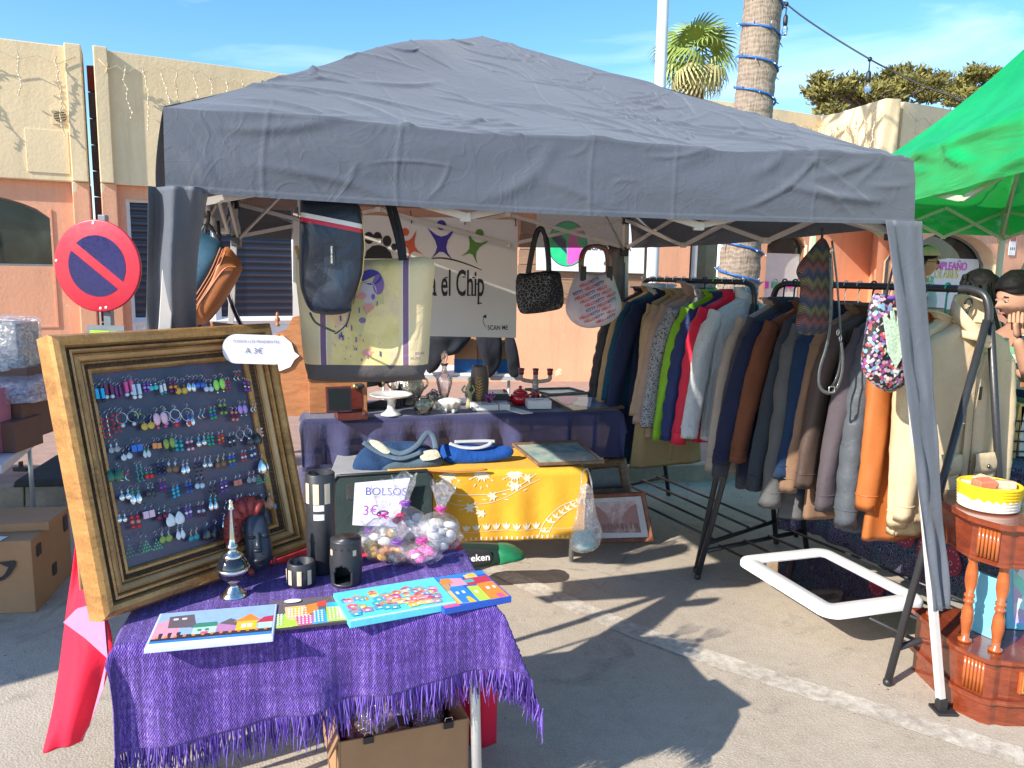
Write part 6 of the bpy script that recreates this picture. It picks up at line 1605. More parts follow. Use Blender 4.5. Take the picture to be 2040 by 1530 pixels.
def yline(P, w_=.004):
 P = [p.xy for p in smooth_line([(a, h, 0) for a, h in P], 6)]
 for p, q in zip(P[:-1], P[1:]):
  d = (q-p); d.normalize(); n_ = V((-d.y, d.x))*w_/2; ydec([p-n_, q-n_, q+n_, p+n_])
yr = random.Random(8)
yline([(.50, .03), (.62, .115), (.80, .135), (.98, .10), (1.10, .02)])
yline([(.50, .11), (.66, .185), (.88, .175), (1.02, .10), (1.12, .05)], .003)
yline([(1.12, .385), (1.15, .30), (1.22, .22), (1.33, .17), (1.42, .155)]); yline([(1.17, .385), (1.20, .31), (1.26, .25), (1.34, .21), (1.42, .195)], .003)
yline([(.45, .345), (.7, .345), (1.0, .34), (1.2, .335), (1.42, .33)], .0025)
for k in range(34): a = .46+.93*k/33; ydec([(a, .375), (a+.010, .375), (a+.010, .392), (a, .392)])
for k in range(13):
 a = .50+.055*k
 if a < 1.12:
  for an in (-1.57-.55, -1.57, -1.57+.55): ydec(petal(a, .338, an, .042, .014))
for k in range(9):
 f = k/8; a = 1.135+.24*f; h = .36-.20*f**.6
 for an in (-2.6+f, -.3+f*.4, -1.6+f): ydec(petal(a+.018, h, an, .032, .011))
for a, h, s_ in ((.60, .17, 1), (.74, .205, 1), (.86, .145, .9), (.98, .09, 1.), (.80, .24, .8), (1.05, .045, .8)):
 for j in range(6): ydec(petal(a, h, j*1.05+yr.uniform(-.2, .2), .034*s_, .017*s_))
 for j in range(4): ydec(petal(a+yr.uniform(-.07, .07), h+yr.uniform(-.02, .03), yr.uniform(-.6, .6), .03, .006))
for a in (.62, .80, .98):
 for j in range(9): ydec(petal(a, .012, .25+j*.33, .05+.01*(j % 2), .014))
 for j in range(5): ydec(petal(a+.055*math.cos(.5+j*.55), .012+.075*math.sin(.5+j*.55), .5+j*.55, .022, .009))
yb.out('printed_flowers', ycl, kind='stuff')
def quadframe(T, outer, inner_k, th, m, name, label, pic, rails=True, mat_w=None):
 """rectangular frame from 4 outer corners (local xy), with picture"""
 t = thing(name, label, 'picture', T.translation)
 c = sum((V((*p, 0)) for p in outer), V((0, 0, 0)))/4; inn = []
 for i in range(4):
  p = V((*outer[i], 0)); a = (V((*outer[i-1], 0))-p).normalized(); d = (V((*outer[(i+1) % 4], 0))-p).normalized(); inn.append(p+a*inner_k+d*inner_k)
 for i in range(4):
  j = (i+1) % 4; o0, o1, i0, i1 = V((*outer[i], 0)), V((*outer[j], 0)), inn[i], inn[j]; b = B(T)
  lv = [(0, -th*.5), (0, th*.7), (.2, th), (.5, th*.85), (.8, th*.7), (1, th*.25), (1, -th*.4)]
  for (f0, h0), (f1, h1) in zip(lv[:-1], lv[1:]):
   b.add([o0.lerp(i0, f0)+V((0, 0, h0)), o1.lerp(i1, f0)+V((0, 0, h0)), o1.lerp(i1, f1)+V((0, 0, h1)), o0.lerp(i0, f1)+V((0, 0, h1))], [(0, 1, 2, 3)], m)
  b.out('frame_rail', t)
 if mat_w:
  b = B(T); b.poly([(v.x, v.y) for v in inn], mat_w, 0.); b.out('mount', t); k = .86
  inn = [c+(v-c)*k for v in inn]
 b = B(T); b.poly([(v.x, v.y) for v in inn], pic, .001); pb_ = b.out('picture_print', t); return t, inn
WRED = wood('reddish_carved_wood', (.12, .035, .02), (.30, .11, .05), .4, (6, 6, 6)); WDRK = wood('dark_gilt_wood', (.05, .03, .02), (.25, .16, .06), .4, (9, 9, 9)); WNAR = wood('thin_brown_moulding', (.10, .06, .035), (.28, .18, .10), .35, (5, 5, 5))
def m_sepia():
 n = NT('sepia_street_print'); f = n.noise(16, 6, .7, n.mapping((1, 1, .6))); z = n.N('SeparateXYZ', i0=n.co).outputs[2]; k = n.math('ADD', n.math('MULTIPLY', f, .7), n.math('MULTIPLY', z, 1.3))
 n.col(n.ramp(k, [(.36, (.28, .12, .10)), (.5, (.55, .33, .28)), (.62, (.66, .52, .50))])); n.set(Roughness=.35); return n.m
SEP = m_sepia(); MOUNT = mat('cream_mount', (.66, .62, .6), .6, b=0)
# print of an old street, leaning at the floor
c_ = Zp(1245, 1080, .0); Tq = axes(V((.72, 4.42, .0)), V((1, .05, 0)), V((0, .25, 1)))
o4 = tr(Tq, [(1160, 1083), (1303, 1079), (1284, 979), (1160, 985)])
t, inn = quadframe(Tq, o4, .028, .016, WRED, 'framed_print', 'reddish wooden framed sepia street print standing on the ground by the low table', MOUNT, mat_w=None)
k_in = [inn[0]+(inn[2]-inn[0])*.10+V((0, .008, 0)), inn[1]+(inn[3]-inn[1])*.12, inn[2]+(inn[0]-inn[2])*.10, inn[3]+(inn[1]-inn[3])*.10]
b = B(Tq); b.poly([(v.x, v.y) for v in k_in], SEP, .002)
SEPD = mat('sepia_ink', (.25, .10, .08), .5, b=0)
def li(u, v): p = k_in[0].lerp(k_in[1], u); q = k_in[3].lerp(k_in[2], u); r = p.lerp(q, v); return (r.x, r.y)
b.poly([li(.0, .25), li(.3, .28), li(.36, .42), li(.3, .62), li(.12, .85), li(0, .95)], mat('sepia_mid', (.42, .2, .16), .5, b=0), .003); b.poly([li(1, .22), li(.72, .26), li(.62, .4), (li(.7, .62)), li(.86, .82), li(1, .9)], MC['sepia_mid'], .003)
for k in range(26): u = yr.uniform(.05, .95); b.poly([li(u, .1+yr.uniform(0, .08)), li(u+.02, .1), li(u+.015, .3+yr.uniform(-.05, .05)), li(u, .3)], SEPD, .0035)
b.out('street_scene', t)
# ornate gilt frame behind it
Tq2 = axes(V((.62, 4.72, .2)), V((1, .05, 0)), V((0, .2, 1)))
DPIC = mat('dark_oil_picture', (.03, .03, .028), .25, v=.6, s=4)
quadframe(Tq2, tr(Tq2, [(1160, 990), (1258, 984), (1246, 912), (1160, 920)]), .055, .03, WDRK, 'framed_picture', 'heavy dark gilt frame standing behind the sepia street print', DPIC)
b = B(); b.box((.66, 4.80, .09), (.4, .12, .17), CARDI); b.out('low_box', label='low dark box the gilt frame stands on under the back table', cat='box')
# bags and picture on the low table
JEAN = cloth('blue_denim', (.018, .05, .13), .9, v=.4, b=1.); JEANL = cloth('pale_denim', (.085, .13, .18), .9, v=.4); FLOR = mat('cream_floral_denim', (.50, .48, .38), .85, v=.35, s=60); BRB = cloth('bright_blue_cloth', (.008, .07, .32), .8, b=1.)
T_ = axes(yt(.36, .1, YZ+.02), yx, V((-.1, .55, .6)))
t = thing('denim_bag', 'blue and grey denim shoulder bag with floral straps lying on the low table', 'bag', T_.translation)
b = B(T_); b.puff(tr(T_, [(705, 938), (712, 905), (740, 885), (790, 880), (842, 882), (872, 905), (876, 930), (820, 942), (760, 945)]), .045, JEAN, rings=12, pw=2, amp=.05, seed=2); b.out('body', t)
b = B(T_); b.puff(tr(T_, [(752, 930), (800, 920), (872, 908), (876, 930), (800, 942), (752, 944)]), .052, JEANL, rings=6, pw=2, amp=.015, seed=8); b.out('front_panel', t)
for pts, w_ in (([(735, 888), (770, 905), (800, 915), (830, 900), (850, 875), (862, 880), (868, 905)], .016), ([(725, 893), (760, 915), (800, 925), (840, 912)], .014)):
 P = [V((*q, .065)) for q in tr(T_, pts)]; b = B(T_); b.tube(smooth_line(P, 5), w_, JEANL, 8, flat=.35); b.out('strap', t)
b = B(T_); b.puff(tr(T_, [(838, 912), (868, 906), (874, 922), (842, 928)]), .004, FLOR, loc(0, 0, .058), rings=3); b.out('floral_patch', t)
b = B(T_); b.puff(tr(T_, [(738, 889), (758, 893), (778, 912), (766, 916), (742, 900)]), .006, FLOR, loc(0, 0, .07), rings=3); b.out('floral_patch', t)
T_ = axes(yt(.88, .14, YZ+.02), yx, V((-.1, .6, .5)))
t = thing('cloth_bag', 'bright blue cloth bag with grey handles lying folded on the low table', 'bag', T_.translation)
b = B(T_); b.puff(tr(T_, [(872, 892), (900, 885), (960, 888), (1015, 890), (1022, 905), (1000, 915), (940, 922), (890, 920), (876, 906)]), .035, BRB, rings=12, pw=2, amp=.045, seed=5); b.out('body', t)
for pts in ([(895, 893), (920, 901), (950, 902), (972, 896), (978, 888)], [(905, 890), (930, 889), (965, 888), (985, 889)]):
 b = B(T_); b.tube(smooth_line([V((*q, .045)) for q in tr(T_, pts)], 5), .011, mat('silver_grey_strap', (.42, .46, .50), .4), 8, flat=.4); b.out('handle', t)
WYB = wood('orange_varnished_wood', (.45, .18, .04), (.62, .30, .08), .35)
b = B(); p, q = yt(.50, -.02, YZ+.01), yt(.83, -.03, YZ+.012); b.tube(smooth_line([p, p.lerp(q, .4)+V((0, -.01, -.004)), q], 5), [.011]*10+[.006], WYB, 8, flat=.7); b.out('wooden_bow', label='orange varnished wooden bow lying along the front edge of the low table', cat='bow')
AQP = NT('pale_blue_engraving'); AQP.col(AQP.ramp(AQP.math('ADD', AQP.noise(11, 6, .65), AQP.math('MULTIPLY', AQP.noise(3, 2), .5)), [(.5, (.10, .22, .28)), (.72, (.34, .44, .40)), (.9, (.50, .52, .42))])); AQP.set(Roughness=.2); AQP = AQP.m
T_ = axes(yt(1.18, .25, YZ+.028), yx, V((-.13, .99, .02)))
quadframe(T_, tr(T_, [(1070, 926), (1204, 921), (1152, 880), (1020, 886)]), .018, .012, WNAR, 'framed_picture', 'thin brown framed pale blue engraving lying flat on the yellow cloth', AQP)
# open suitcase with a paper note
SUIT = cloth('dark_green_case_cloth', (.02, .035, .035), .6, v=.3); NETM = m_sheer('black_net', (.05, .05, .05), .45)
T_ = axes(V((-.68, 3.80, .30)), V((1, .05, 0)), V((0, .16, 1)))
t = thing('suitcase', 'dark green soft suitcase standing open in front of the low table', 'suitcase', V((-.68, 3.85, 0)))
O_ = tr(T_, [(662, 960), (672, 948), (848, 937), (860, 950), (861, 1120), (850, 1130), (672, 1140), (660, 1130)])
b = B(T_); b.prism(O_, -.09, 0, SUIT); b.out('lid', t, bev=.012)
b = B(T_); b.tube([V((*p, .004)) for p in O_], .007, PLASTB, 6, closed=True); b.out('piping', t)
b = B(T_); b.poly(tr(T_, [(690, 965), (815, 955), (812, 985), (690, 995)]), NETM, .006); b.out('net_pocket', t)
NOTE = mat('lilac_white_paper', (.62, .62, .82), .7, v=.03, b=0); INK = mat('blue_ink', (.05, .06, .35), .6, b=0); INK2 = mat('purple_ink', (.3, .05, .4), .6, b=0)
t = thing('paper_note', 'spiral notebook sheet with handwritten letters propped against the suitcase', 'note', V((-.72, 3.72, .3)))
T2 = axes(V((-.70, 3.74, .40)), V((1, .05, -.03)), V((-.06, .22, 1)))
O_ = tr(T2, [(702, 1046), (707, 962), (817, 952), (790, 1050)])
b = B(T2); b.prism(O_, -.001, .001, NOTE); b.out('sheet', t)
b = B(T2); x0, y0 = onT(T2, 727, 986); b.text('BOLSOS', x0, y0, .056, INK, .0025, ang=1, sx=1.05); b.out('writing', t)
b = B(T2); x0, y0 = onT(T2, 722, 1026); b.text('3€', x0, y0, .07, INK2, .0025, ang=1); b.out('price', t)
b = B(T2); p, q = onT(T2, 707, 961), onT(T2, 817, 951)
for k in range(24): f = k/23; b.tube([(p[0]+(q[0]-p[0])*f+.003*math.cos(a), p[1]+(q[1]-p[1])*f+.004*math.sin(a), .0) for a in (0, 1.5, 3, 4.5)], .0008, PLASTB, 3, closed=True)
b.out('spiral', t, kind='stuff')
# beer cooler bag on the ground
DGR = cloth('dark_green_bag_cloth', (.01, .03, .02), .6); MGR = cloth('bottle_green_cloth', (.01, .17, .07), .6)
T_ = axes(V((-.12, 3.72, .09)), V((1, .12, 0)))
t = thing('cooler_bag', 'black and green cooler bag with white lettering on the ground under the yellow cloth', 'bag', V((-.1, 3.75, 0)))
b = B(T_); b.puff(tr(T_, [(880, 1085), (1000, 1085), (1040, 1100), (1038, 1112), (985, 1124), (900, 1130), (872, 1110)]), .07, DGR, rings=7, pw=3); b.out('body', t)
b = B(T_); b.puff(tr(T_, [(985, 1088), (1015, 1086), (1044, 1100), (1042, 1110), (1000, 1118), (985, 1118)]), .078, MGR, rings=6, pw=3); b.out('green_end', t)
b = B(T_); b.puff(tr(T_, [(905, 1087), (965, 1084), (978, 1100), (968, 1112), (908, 1118)]), .004, PLASTB, loc(0, 0, .072), rings=3); x0, y0 = onT(T_, 898, 1110); b.text('Heineken', x0, y0, .050, WPL, .078, ang=3, bold=.02, sx=1.0); b.out('logo', t)
# white plastic bag hanging from the table corner
T_ = axes(V((.40, 4.02, .3)), V((1, .1, 0)))
t = thing('plastic_bag', 'white plastic carrier bag hanging beside the low yellow table', 'bag', V((.45, 4.0, 0)))
b = B(T_); b.puff(tr(T_, [(1152, 985), (1168, 960), (1182, 985), (1190, 1030), (1200, 1060), (1190, 1092), (1160, 1102), (1137, 1092), (1138, 1060), (1148, 1020)]), .05, PLW, rings=9, pw=2, amp=.035, seed=3); b.out('body', t)
b = B(T_); b.puff(tr(T_, [(1145, 1060), (1180, 1058), (1188, 1085), (1160, 1098), (1142, 1085)]), .03, mat('aqua_contents', (.3, .55, .58), .6, v=.3, s=30), rings=5, pw=2, amp=.02); b.out('contents', t)
b = B(T_); b.tube(smooth_line([V((*q, 0)) for q in tr(T_, [(1156, 985), (1160, 945), (1170, 935), (1178, 960), (1180, 985)])], 4), .005, PLW, 6, flat=.5); b.out('handle', t)
# ---------------------------------------------------------------- back table objects
def BPt(px, py, dz=.006): p = Zp(px, py, BZ+dz); return p
CHEST = wood('orange_brown_chest_wood', (.30, .11, .04), (.50, .22, .09), .4, (2, 2, 9)); MAHO = wood('dark_mahogany', (.08, .012, .010), (.16, .03, .02), .3, (4, 4, 9), .3); FELT = mat('black_felt', (.012, .02, .022), .95)
p = V((-1.06, 4.62, BZ+.004)); T_ = loc(*p) @ rot(14)
t = thing('wooden_chest', 'orange brown wooden chest at the left end of the back table', 'chest', p)
b = B(T_); b.box((0, 0, .10), (.34, .22, .20), CHEST); b.out('body', t, bev=.004); b = B(T_); b.box((0, -.005, .218), (.36, .24, .035), CHEST); b.out('lid', t, bev=.004)
b = B(T_); b.box((.10, -.112, .09), (.08, .006, .12), MAHO); b.out('side_panel', t, bev=.002)
p = V((-.93, 4.37, BZ+.004)); T_ = loc(*p) @ rot(22)
t = thing('jewellery_box', 'small open mahogany jewellery box with coins at the left end of the back table', 'box', p)
b = B(T_); b.box((0, 0, .004), (.17, .14, .008), MAHO);
for c, s_ in (((-.081, 0, .022), (.008, .14, .036)), ((.081, 0, .022), (.008, .14, .036)), ((0, -.066, .022), (.154, .008, .036)), ((0, .066, .022), (.154, .008, .036))): b.box(c, s_, MAHO)
b.box((0, 0, .018), (.154, .124, .01), MAHO); b.out('base', t, kind='stuff')
b = B(T_); b.box((-.06, .02, .11), (.15, .012, .15), MAHO, rot(-12, 'X') @ rot(8)); b.out('lid', t, bev=.002); b = B(T_); b.box((-.06, .012, .11), (.125, .003, .125), FELT, rot(-12, 'X') @ rot(8)); b.out('lid_lining', t)
for k in range(7): b = B(T_); b.lathe([(.0001, .002), (.011, .002), (.012, 0)], SILV, 10, loc(-.04+.03*(k % 4), -.02+.02*(k//4), .024)); b.out('coin', t)
b = B(T_); b.box((.06, -.072, .035), (.016, .006, .014), MC['zip_metal']); b.out('clasp', t)
# sword stand with two short swords
GRIP = mat('black_wrapped_grip', (.02, .025, .03), .6, v=.8, s=160, b=.6, bs=260); BRS = mat('old_brass', (.55, .42, .18), .35, .9, v=.2, s=30, b=.1)
p = V((-.93, 4.66, BZ+.004)); T_ = loc(*p) @ rot(10)
t = thing('sword_stand', 'black lacquered stand holding two short ornamental swords', 'stand', p)
for x in (0, .22):
 b = B(T_); b.prism([(-.05, 0), (.05, 0), (.035, .05), (.02, .10), (.03, .16), (.018, .17), (.0, .125), (-.012, .13), (-.008, .06), (-.035, .03)], -.008, .008, PLASTB, loc(x, 0, 0) @ rot(90, 'X') @ rot(60, 'Y')); b.out('upright', t, bev=.002)
b = B(T_); b.prism([(0, .0), (.24, .0), (.24, .06), (.19, .045), (.12, .055), (.05, .035), (0, .05)], -.006, .006, PLASTB, loc(0, .0, .0) @ rot(90, 'X')); b.out('base_rail', t, bev=.002)
for k, (pa, pb_, lb) in enumerate((((655, 778), (706, 768), 'short sword with brass pommel and black wrapped grip, left on the stand'), ((708, 770), (758, 762), 'short sword with black wrapped grip, right on the stand'))):
 a, c = Dp(*pa, 4.52), Dp(*pb_, 4.66); t = thing('short_sword', lb, 'sword', a); b = B(); b.tube([a, c], [.017, .016], GRIP, 12); b.out('grip', t); b = B(); b.ball(a, .019, BRS, 12, 8); b.out('pommel', t)
 d = (c-a).normalized(); b = B(); b.tube([c-d*.004, c+d*.008], .030, BRS, 14); b.out('guard', t); b = B(); b.tube([c, c+d*.22], .012, PLASTB, 8); b.out('scabbard', t)
WPORC = mat('white_porcelain', (.74, .74, .72), .18, v=.04, s=9, b=0, coat=.5)
def obj_at(name, label, cat, p): return thing(name, label, cat, p), B(loc(*p))
# cake stand
p = BPt(779, 826); t, b = obj_at('cake_stand', 'white porcelain cake stand on a flared foot', 'cake stand', p)
b.lathe([(.062, 0), (.060, .006), (.040, .016), (.024, .034), (.020, .060), (.024, .085), (.040, .100), (.055, .105)], WPORC, 32); b.out('foot', t)
b = B(loc(*p)); b.lathe([(.0001, .104), (.06, .105), (.11, .112), (.128, .124), (.126, .126), (.108, .117), (.0001, .112)], WPORC, 48, sq=lambda a, z: 1+.012*math.cos(a*14)); b.out('plate', t)
b = B(loc(*p)); b.box((.01, -.11, .121), (.022, .008, .004), YEL); b.out('price_sticker', t)
# silver vase
AGS = mat('aged_silver', (.52, .46, .36), .3, .9, v=.5, s=16, b=.7, bs=60, bd=.01)
p = BPt(812, 806); t, b = obj_at('silver_vase', 'big round tarnished silver vase behind the cake stand', 'vase', p)
b.lathe([(.05, 0), (.055, .005), (.05, .02), (.08, .05), (.102, .09), (.105, .13), (.09, .165), (.065, .185), (.06, .195), (.072, .205), (.070, .207), (.055, .193), (.0001, .19)], AGS, 40); b.out('body', t)
for s_ in (-1, 1): b = B(loc(*p)); b.tube(smooth_line([(s_*.085, 0, .17), (s_*.12, 0, .165), (s_*.125, 0, .13), (s_*.10, 0, .10)], 5), .007, AGS, 8); b.out('handle', t)
GL = glass('clear_glass'); GLG = glass('greenish_glass', (.88, .95, .92))
p = BPt(843, 824); t, b = obj_at('glass_jar', 'ribbed clear glass jar with round belly on the front edge of the back table', 'jar', p)
b.lathe([(.0001, 0), (.04, 0), (.052, .02), (.062, .055), (.058, .082), (.042, .094), (.045, .102), (.043, .102), (.038, .094), (.052, .08), (.056, .055), (.046, .022), (.0001, .008)], GLG, 44, sq=lambda a, z: 1+.025*math.cos(a*18)); b.out('body', t)
for k, (px, py, h_, r_) in enumerate(((862, 812, .11, .045), (880, 815, .08, .04))):
 p = BPt(px, py); t, b = obj_at('glass_bowl', ('cut glass lidded pot behind the ribbed jar', 'small cut glass dish left of the white shell bowl')[k], 'glass', p)
 b.lathe([(.0001, 0), (r_*.7, 0), (r_, .02), (r_, h_*.6), (r_*.85, h_*.62), (r_*.95, h_*.75), (r_*.4, h_*.9), (.008, h_*.95), (.014, h_), (.0001, h_+.012)], GLG, 24, sq=lambda a, z: 1+.03*math.cos(a*12)); b.out('body', t)
p = BPt(898, 821); t, b = obj_at('shell_bowl', 'white porcelain shell shaped bowl on small feet', 'bowl', p)
b.lathe([(.0001, .02), (.03, .02), (.05, .035), (.072, .062), (.075, .07), (.068, .075), (.04, .085), (.0001, .09)], WPORC, 44, sq=lambda a, z: 1+.06*math.cos(a*10)); b.out('body', t)
for k in range(4): a = k*1.57+.6; b = B(loc(*p)); b.ball((.035*math.cos(a), .035*math.sin(a), .012), (.012, .012, .014), WPORC, 8, 6); b.out('foot', t)
# decanter
p = BPt(887, 805); p = V((p.x, 4.80, BZ+.004)); t, b = obj_at('decanter', 'tall clear glass decanter with egg shaped stopper', 'decanter', p)
b.lathe([(.0001, .0), (.036, .0), (.03, .012), (.016, .03), (.034, .09), (.050, .15), (.052, .185), (.038, .205), (.018, .225), (.013, .255), (.028, .275), (.026, .275), (.010, .255), (.014, .225), (.034, .20), (.047, .18), (.046, .15), (.03, .09), (.01, .035), (.0001, .03)], GL, 36); b.out('body', t)
b = B(loc(*p)); b.lathe([(.009, .262), (.012, .28), (.02, .30), (.021, .325), (.015, .345), (.0001, .357)], GL, 20); b.ball((0, 0, .315), (.008, .008, .012), mat('amber_drop', (.8, .4, .05), .2, b=0), 8, 6); b.out('stopper', t)
# carved stone figure
STN = mat('yellow_green_soapstone', (.42, .40, .22), .4, v=.3, s=20)
p = V((-.27, 4.78, BZ+.004)); p = V((Dp(934, 790, 4.78).x, 4.78, BZ+.004)); t = thing('figurine', 'slender yellow green stone figure of two standing people', 'figurine', p)
b = B(loc(*p)); b.tube([(0, 0, 0), (.0, 0, .03), (.008, 0, .08), (-.006, 0, .12), (.004, 0, .15), (.004, 0, .163)], [.030, .024, .021, .028, .016, .009], STN, 14, flat=.7); b.ball((.004, 0, .178), (.012, .012, .016), STN); b.out('body', t)
b = B(loc(*p)); b.tube(smooth_line([(-.024, 0, .14), (-.042, -.004, .115), (-.026, -.012, .098), (.004, -.02, .105)], 4), .006, STN, 8); b.tube(smooth_line([(.022, 0, .145), (.034, -.004, .115), (.02, -.014, .09)], 4), .006, STN, 8); b.out('arms', t, kind='stuff')
b = B(loc(*p)); b.ball((.008, -.020, .115), (.008, .004, .013), PLASTB, 10, 6); b.out('inset_stone', t)
# dark vase with carved leaf
VASE = mat('brown_grey_ceramic', (.13, .095, .085), .5, v=.1); LEAFG = mat('golden_leaf_relief', (.55, .33, .09), .5, v=.15)
p = V((Dp(955, 795, 4.84).x, 4.84, BZ+.004)); t, b = obj_at('vase', 'tall brown vase with a golden feather leaf relief', 'vase', p)
vr = lambda z: .033+.026*math.sin(min(1, z/.27)*math.pi*.78+.15)
b.lathe([(.0001, 0)]+[(vr(z), z) for z in [i*.013 for i in range(21)]]+[(vr(.26)-.005, .26), (.03, .2)], VASE, 36); b.out('body', t)
b = B(loc(*p))
for k in range(9):
 for s_ in (-1, 1):
  z = .03+.019*k; L_ = .024*math.sin(math.pi*(k+1.4)/11.5)+.003; a = -1.57; r_ = vr(z)+.003
  b.tube([(.0, -r_, z), (s_*L_*.6, -r_*math.cos(L_*.6/r_), z+.011), (s_*L_, -vr(z+.015)*math.cos(L_/r_)-.002, z+.018)], [.0035, .0042, .001], LEAFG, 6)
b.tube([(0, -vr(.02)-.002, .02), (0, -vr(.12)-.003, .12), (0, -vr(.21)-.002, .212)], [.0025, .0025, .001], LEAFG, 6); b.out('leaf_relief', t)
# small crystal tree
AMP = mat('amethyst_bead', (.42, .08, .45), .15, v=.3, b=0, coat=.5); WIRE = mat('copper_wire', (.35, .15, .1), .3, .8, b=0)
for q_, (px, Y_, lb) in enumerate(((975, 4.76, 'small wire tree with purple crystal beads beside the brown vase'), (866, 4.95, 'small wire tree with pink and purple beads behind the glass pot'))):
 p = V((Dp(px, 790, Y_).x, Y_, BZ+.004)); t, b = obj_at('crystal_tree', lb, 'ornament', p)
 b.ball((0, 0, .01), (.03, .022, .014), STN, 10, 6); b.out('base', t); b = B(loc(*p)); bb = B(loc(*p))
 for k in range(12):
  a = k*2.4; e = V((.035*math.cos(a)*gr.uniform(.5, 1.2), .025*math.sin(a), .05+.05*gr.random())); b.tube(smooth_line([(0, 0, .012), (e.x*.3, e.y*.3, .04), e], 3), .0015, WIRE, 4); bb.ball(e, .0055, AMP, 7, 5); bb.ball(e*.85+V((.004, 0, .0)), .0045, AMP, 7, 5)
 b.out('wires', t, kind='stuff'); bb.out('beads', t, kind='stuff')
# boxes
def qbox(pts, h_, m, name, label, cat='box', z=BZ+.004, m2=None, bev=.002):
 P = [Zp(x, y, z) for x, y in pts]; b = B(); b.hexa(P+[p+V((0, 0, h_)) for p in P], m); o = b.out(name, bev=bev); return tag(o, label, cat), P
WBOX = mat('white_card_box', (.72, .72, .74), .5, v=.03, b=0)
T_ = loc(*BPt(972, 814)) @ rot(12)
t = thing('gift_box', 'flat white box with ribbon ring, under the black book box', 'box', T_.translation); b = B(T_); b.box((.01, 0, .018), (.235, .15, .034), WBOX); b.out('body', t, bev=.002)
b = B(T_); b.box((.055, 0, .0185), (.006, .154, .037), mat('grey_ribbon', (.2, .2, .22), .4)); b.out('ribbon', t)
for x in (-.095, -.068): b = B(T_); b.tube([(x+.011*math.cos(a), -.082, .042+.011*math.sin(a)) for a in [i*.52 for i in range(12)]], .0025, WBOX, 5, closed=True); b.out('ring', t)
T_ = loc(*BPt(972, 806)) @ loc(-.01, .02, .037) @ rot(12)
t = thing('book_box', 'black book shaped box with pictured lid on top of the white gift box', 'box', T_.translation); b = B(T_); b.box((0, 0, .02), (.26, .17, .040), PLASTB); b.out('body', t, bev=.002)
b = B(T_); b.box((0, 0, .0425), (.25, .16, .004), mat('collage_print', (.55, .55, .52), .4, v=.7, s=26, b=0)); b.out('lid', t)
T_ = loc(*BPt(1072, 812)) @ rot(8)
t = thing('gift_box', 'small white cardboard box standing in front of the red teapot', 'box', T_.translation); b = B(T_); b.box((0, 0, .027), (.15, .12, .05), WBOX); b.out('body', t, bev=.002)
b = B(T_); b.box((.01, .0, .0535), (.05, .02, .002), mat('grey_print', (.4, .4, .42), .5)); b.out('printed_mark', t)
b = B(); P = [Zp(x, y, BZ+.008) for x, y in ((1000, 814), (1040, 824), (1062, 822), (1020, 810))]; b.hexa([v-V((0, 0, .004)) for v in P]+P, WBOX); b.out('card', label='thin white card lying left of the small white box', cat='card')
# red teapot
RPOT = mat('red_enamel', (.50, .012, .02), .22, v=.08, b=0, coat=.6)
p = BPt(1036, 806); t, b = obj_at('teapot', 'shiny red enamel teapot with curved spout', 'teapot', p)
b.lathe([(.0001, 0), (.042, 0), (.060, .015), (.068, .04), (.060, .066), (.045, .078)], RPOT, 36); b.out('body', t)
b = B(loc(*p)); b.lathe([(.048, .078), (.040, .092), (.018, .104), (.006, .106), (.011, .113), (.011, .120), (.0001, .126)], RPOT, 28); b.out('lid', t)
b = B(loc(*p)); b.tube(smooth_line([(-.055, 0, .03), (-.085, 0, .05), (-.092, 0, .08), (-.112, 0, .096)], 5), [.018-.0007*i for i in range(16)], RPOT, 10); b.out('spout', t)
b = B(loc(*p)); b.tube(smooth_line([(.058, 0, .065), (.09, 0, .085), (.105, 0, .06), (.09, 0, .03), (.062, 0, .025)], 5), .006, RPOT, 8); b.out('handle', t)
# candelabra
CER = mat('grey_beige_ceramic', (.42, .34, .28), .5, v=.2, s=20); CRD = mat('oxblood_glaze', (.20, .03, .025), .3, v=.15)
p = V((Dp(1066, 790, 5.05).x, 5.05, BZ+.004)); t, b = obj_at('candelabra', 'three armed red and beige ceramic candelabra', 'candelabra', p)
b.lathe([(.0001, 0), (.040, 0), (.036, .02), (.030, .045), (.024, .07)], CRD, 20); b.lathe([(.024, .07), (.020, .10), (.018, .13), (.020, .15)], CER, 20); b.out('stem', t)
b = B(loc(*p)); b.tube(smooth_line([(-.095, 0, .18), (-.095, 0, .155), (-.07, 0, .142), (0, 0, .135), (.07, 0, .142), (.095, 0, .155), (.095, 0, .18)], 4), .013, CER, 10); b.tube([(0, 0, .13), (0, 0, .185)], .016, CER, 12); b.out('arms', t, kind='stuff')
for x in (-.095, 0, .095): b = B(loc(*p)); b.lathe([(.012, .178), (.019, .186), (.017, .2), (.022, .222), (.018, .222), (.014, .2), (.0001, .198)], CRD, 18, loc(x, 0, .0)); b.out('candle_cup', t)
for z in (.05, .09, .115): b = B(loc(*p)); b.lathe([(.0285-.08*(z-.05), z), (.029-.08*(z-.05), z+.006)], WPORC if z > .06 else CER, 20); b.out('painted_band', t)
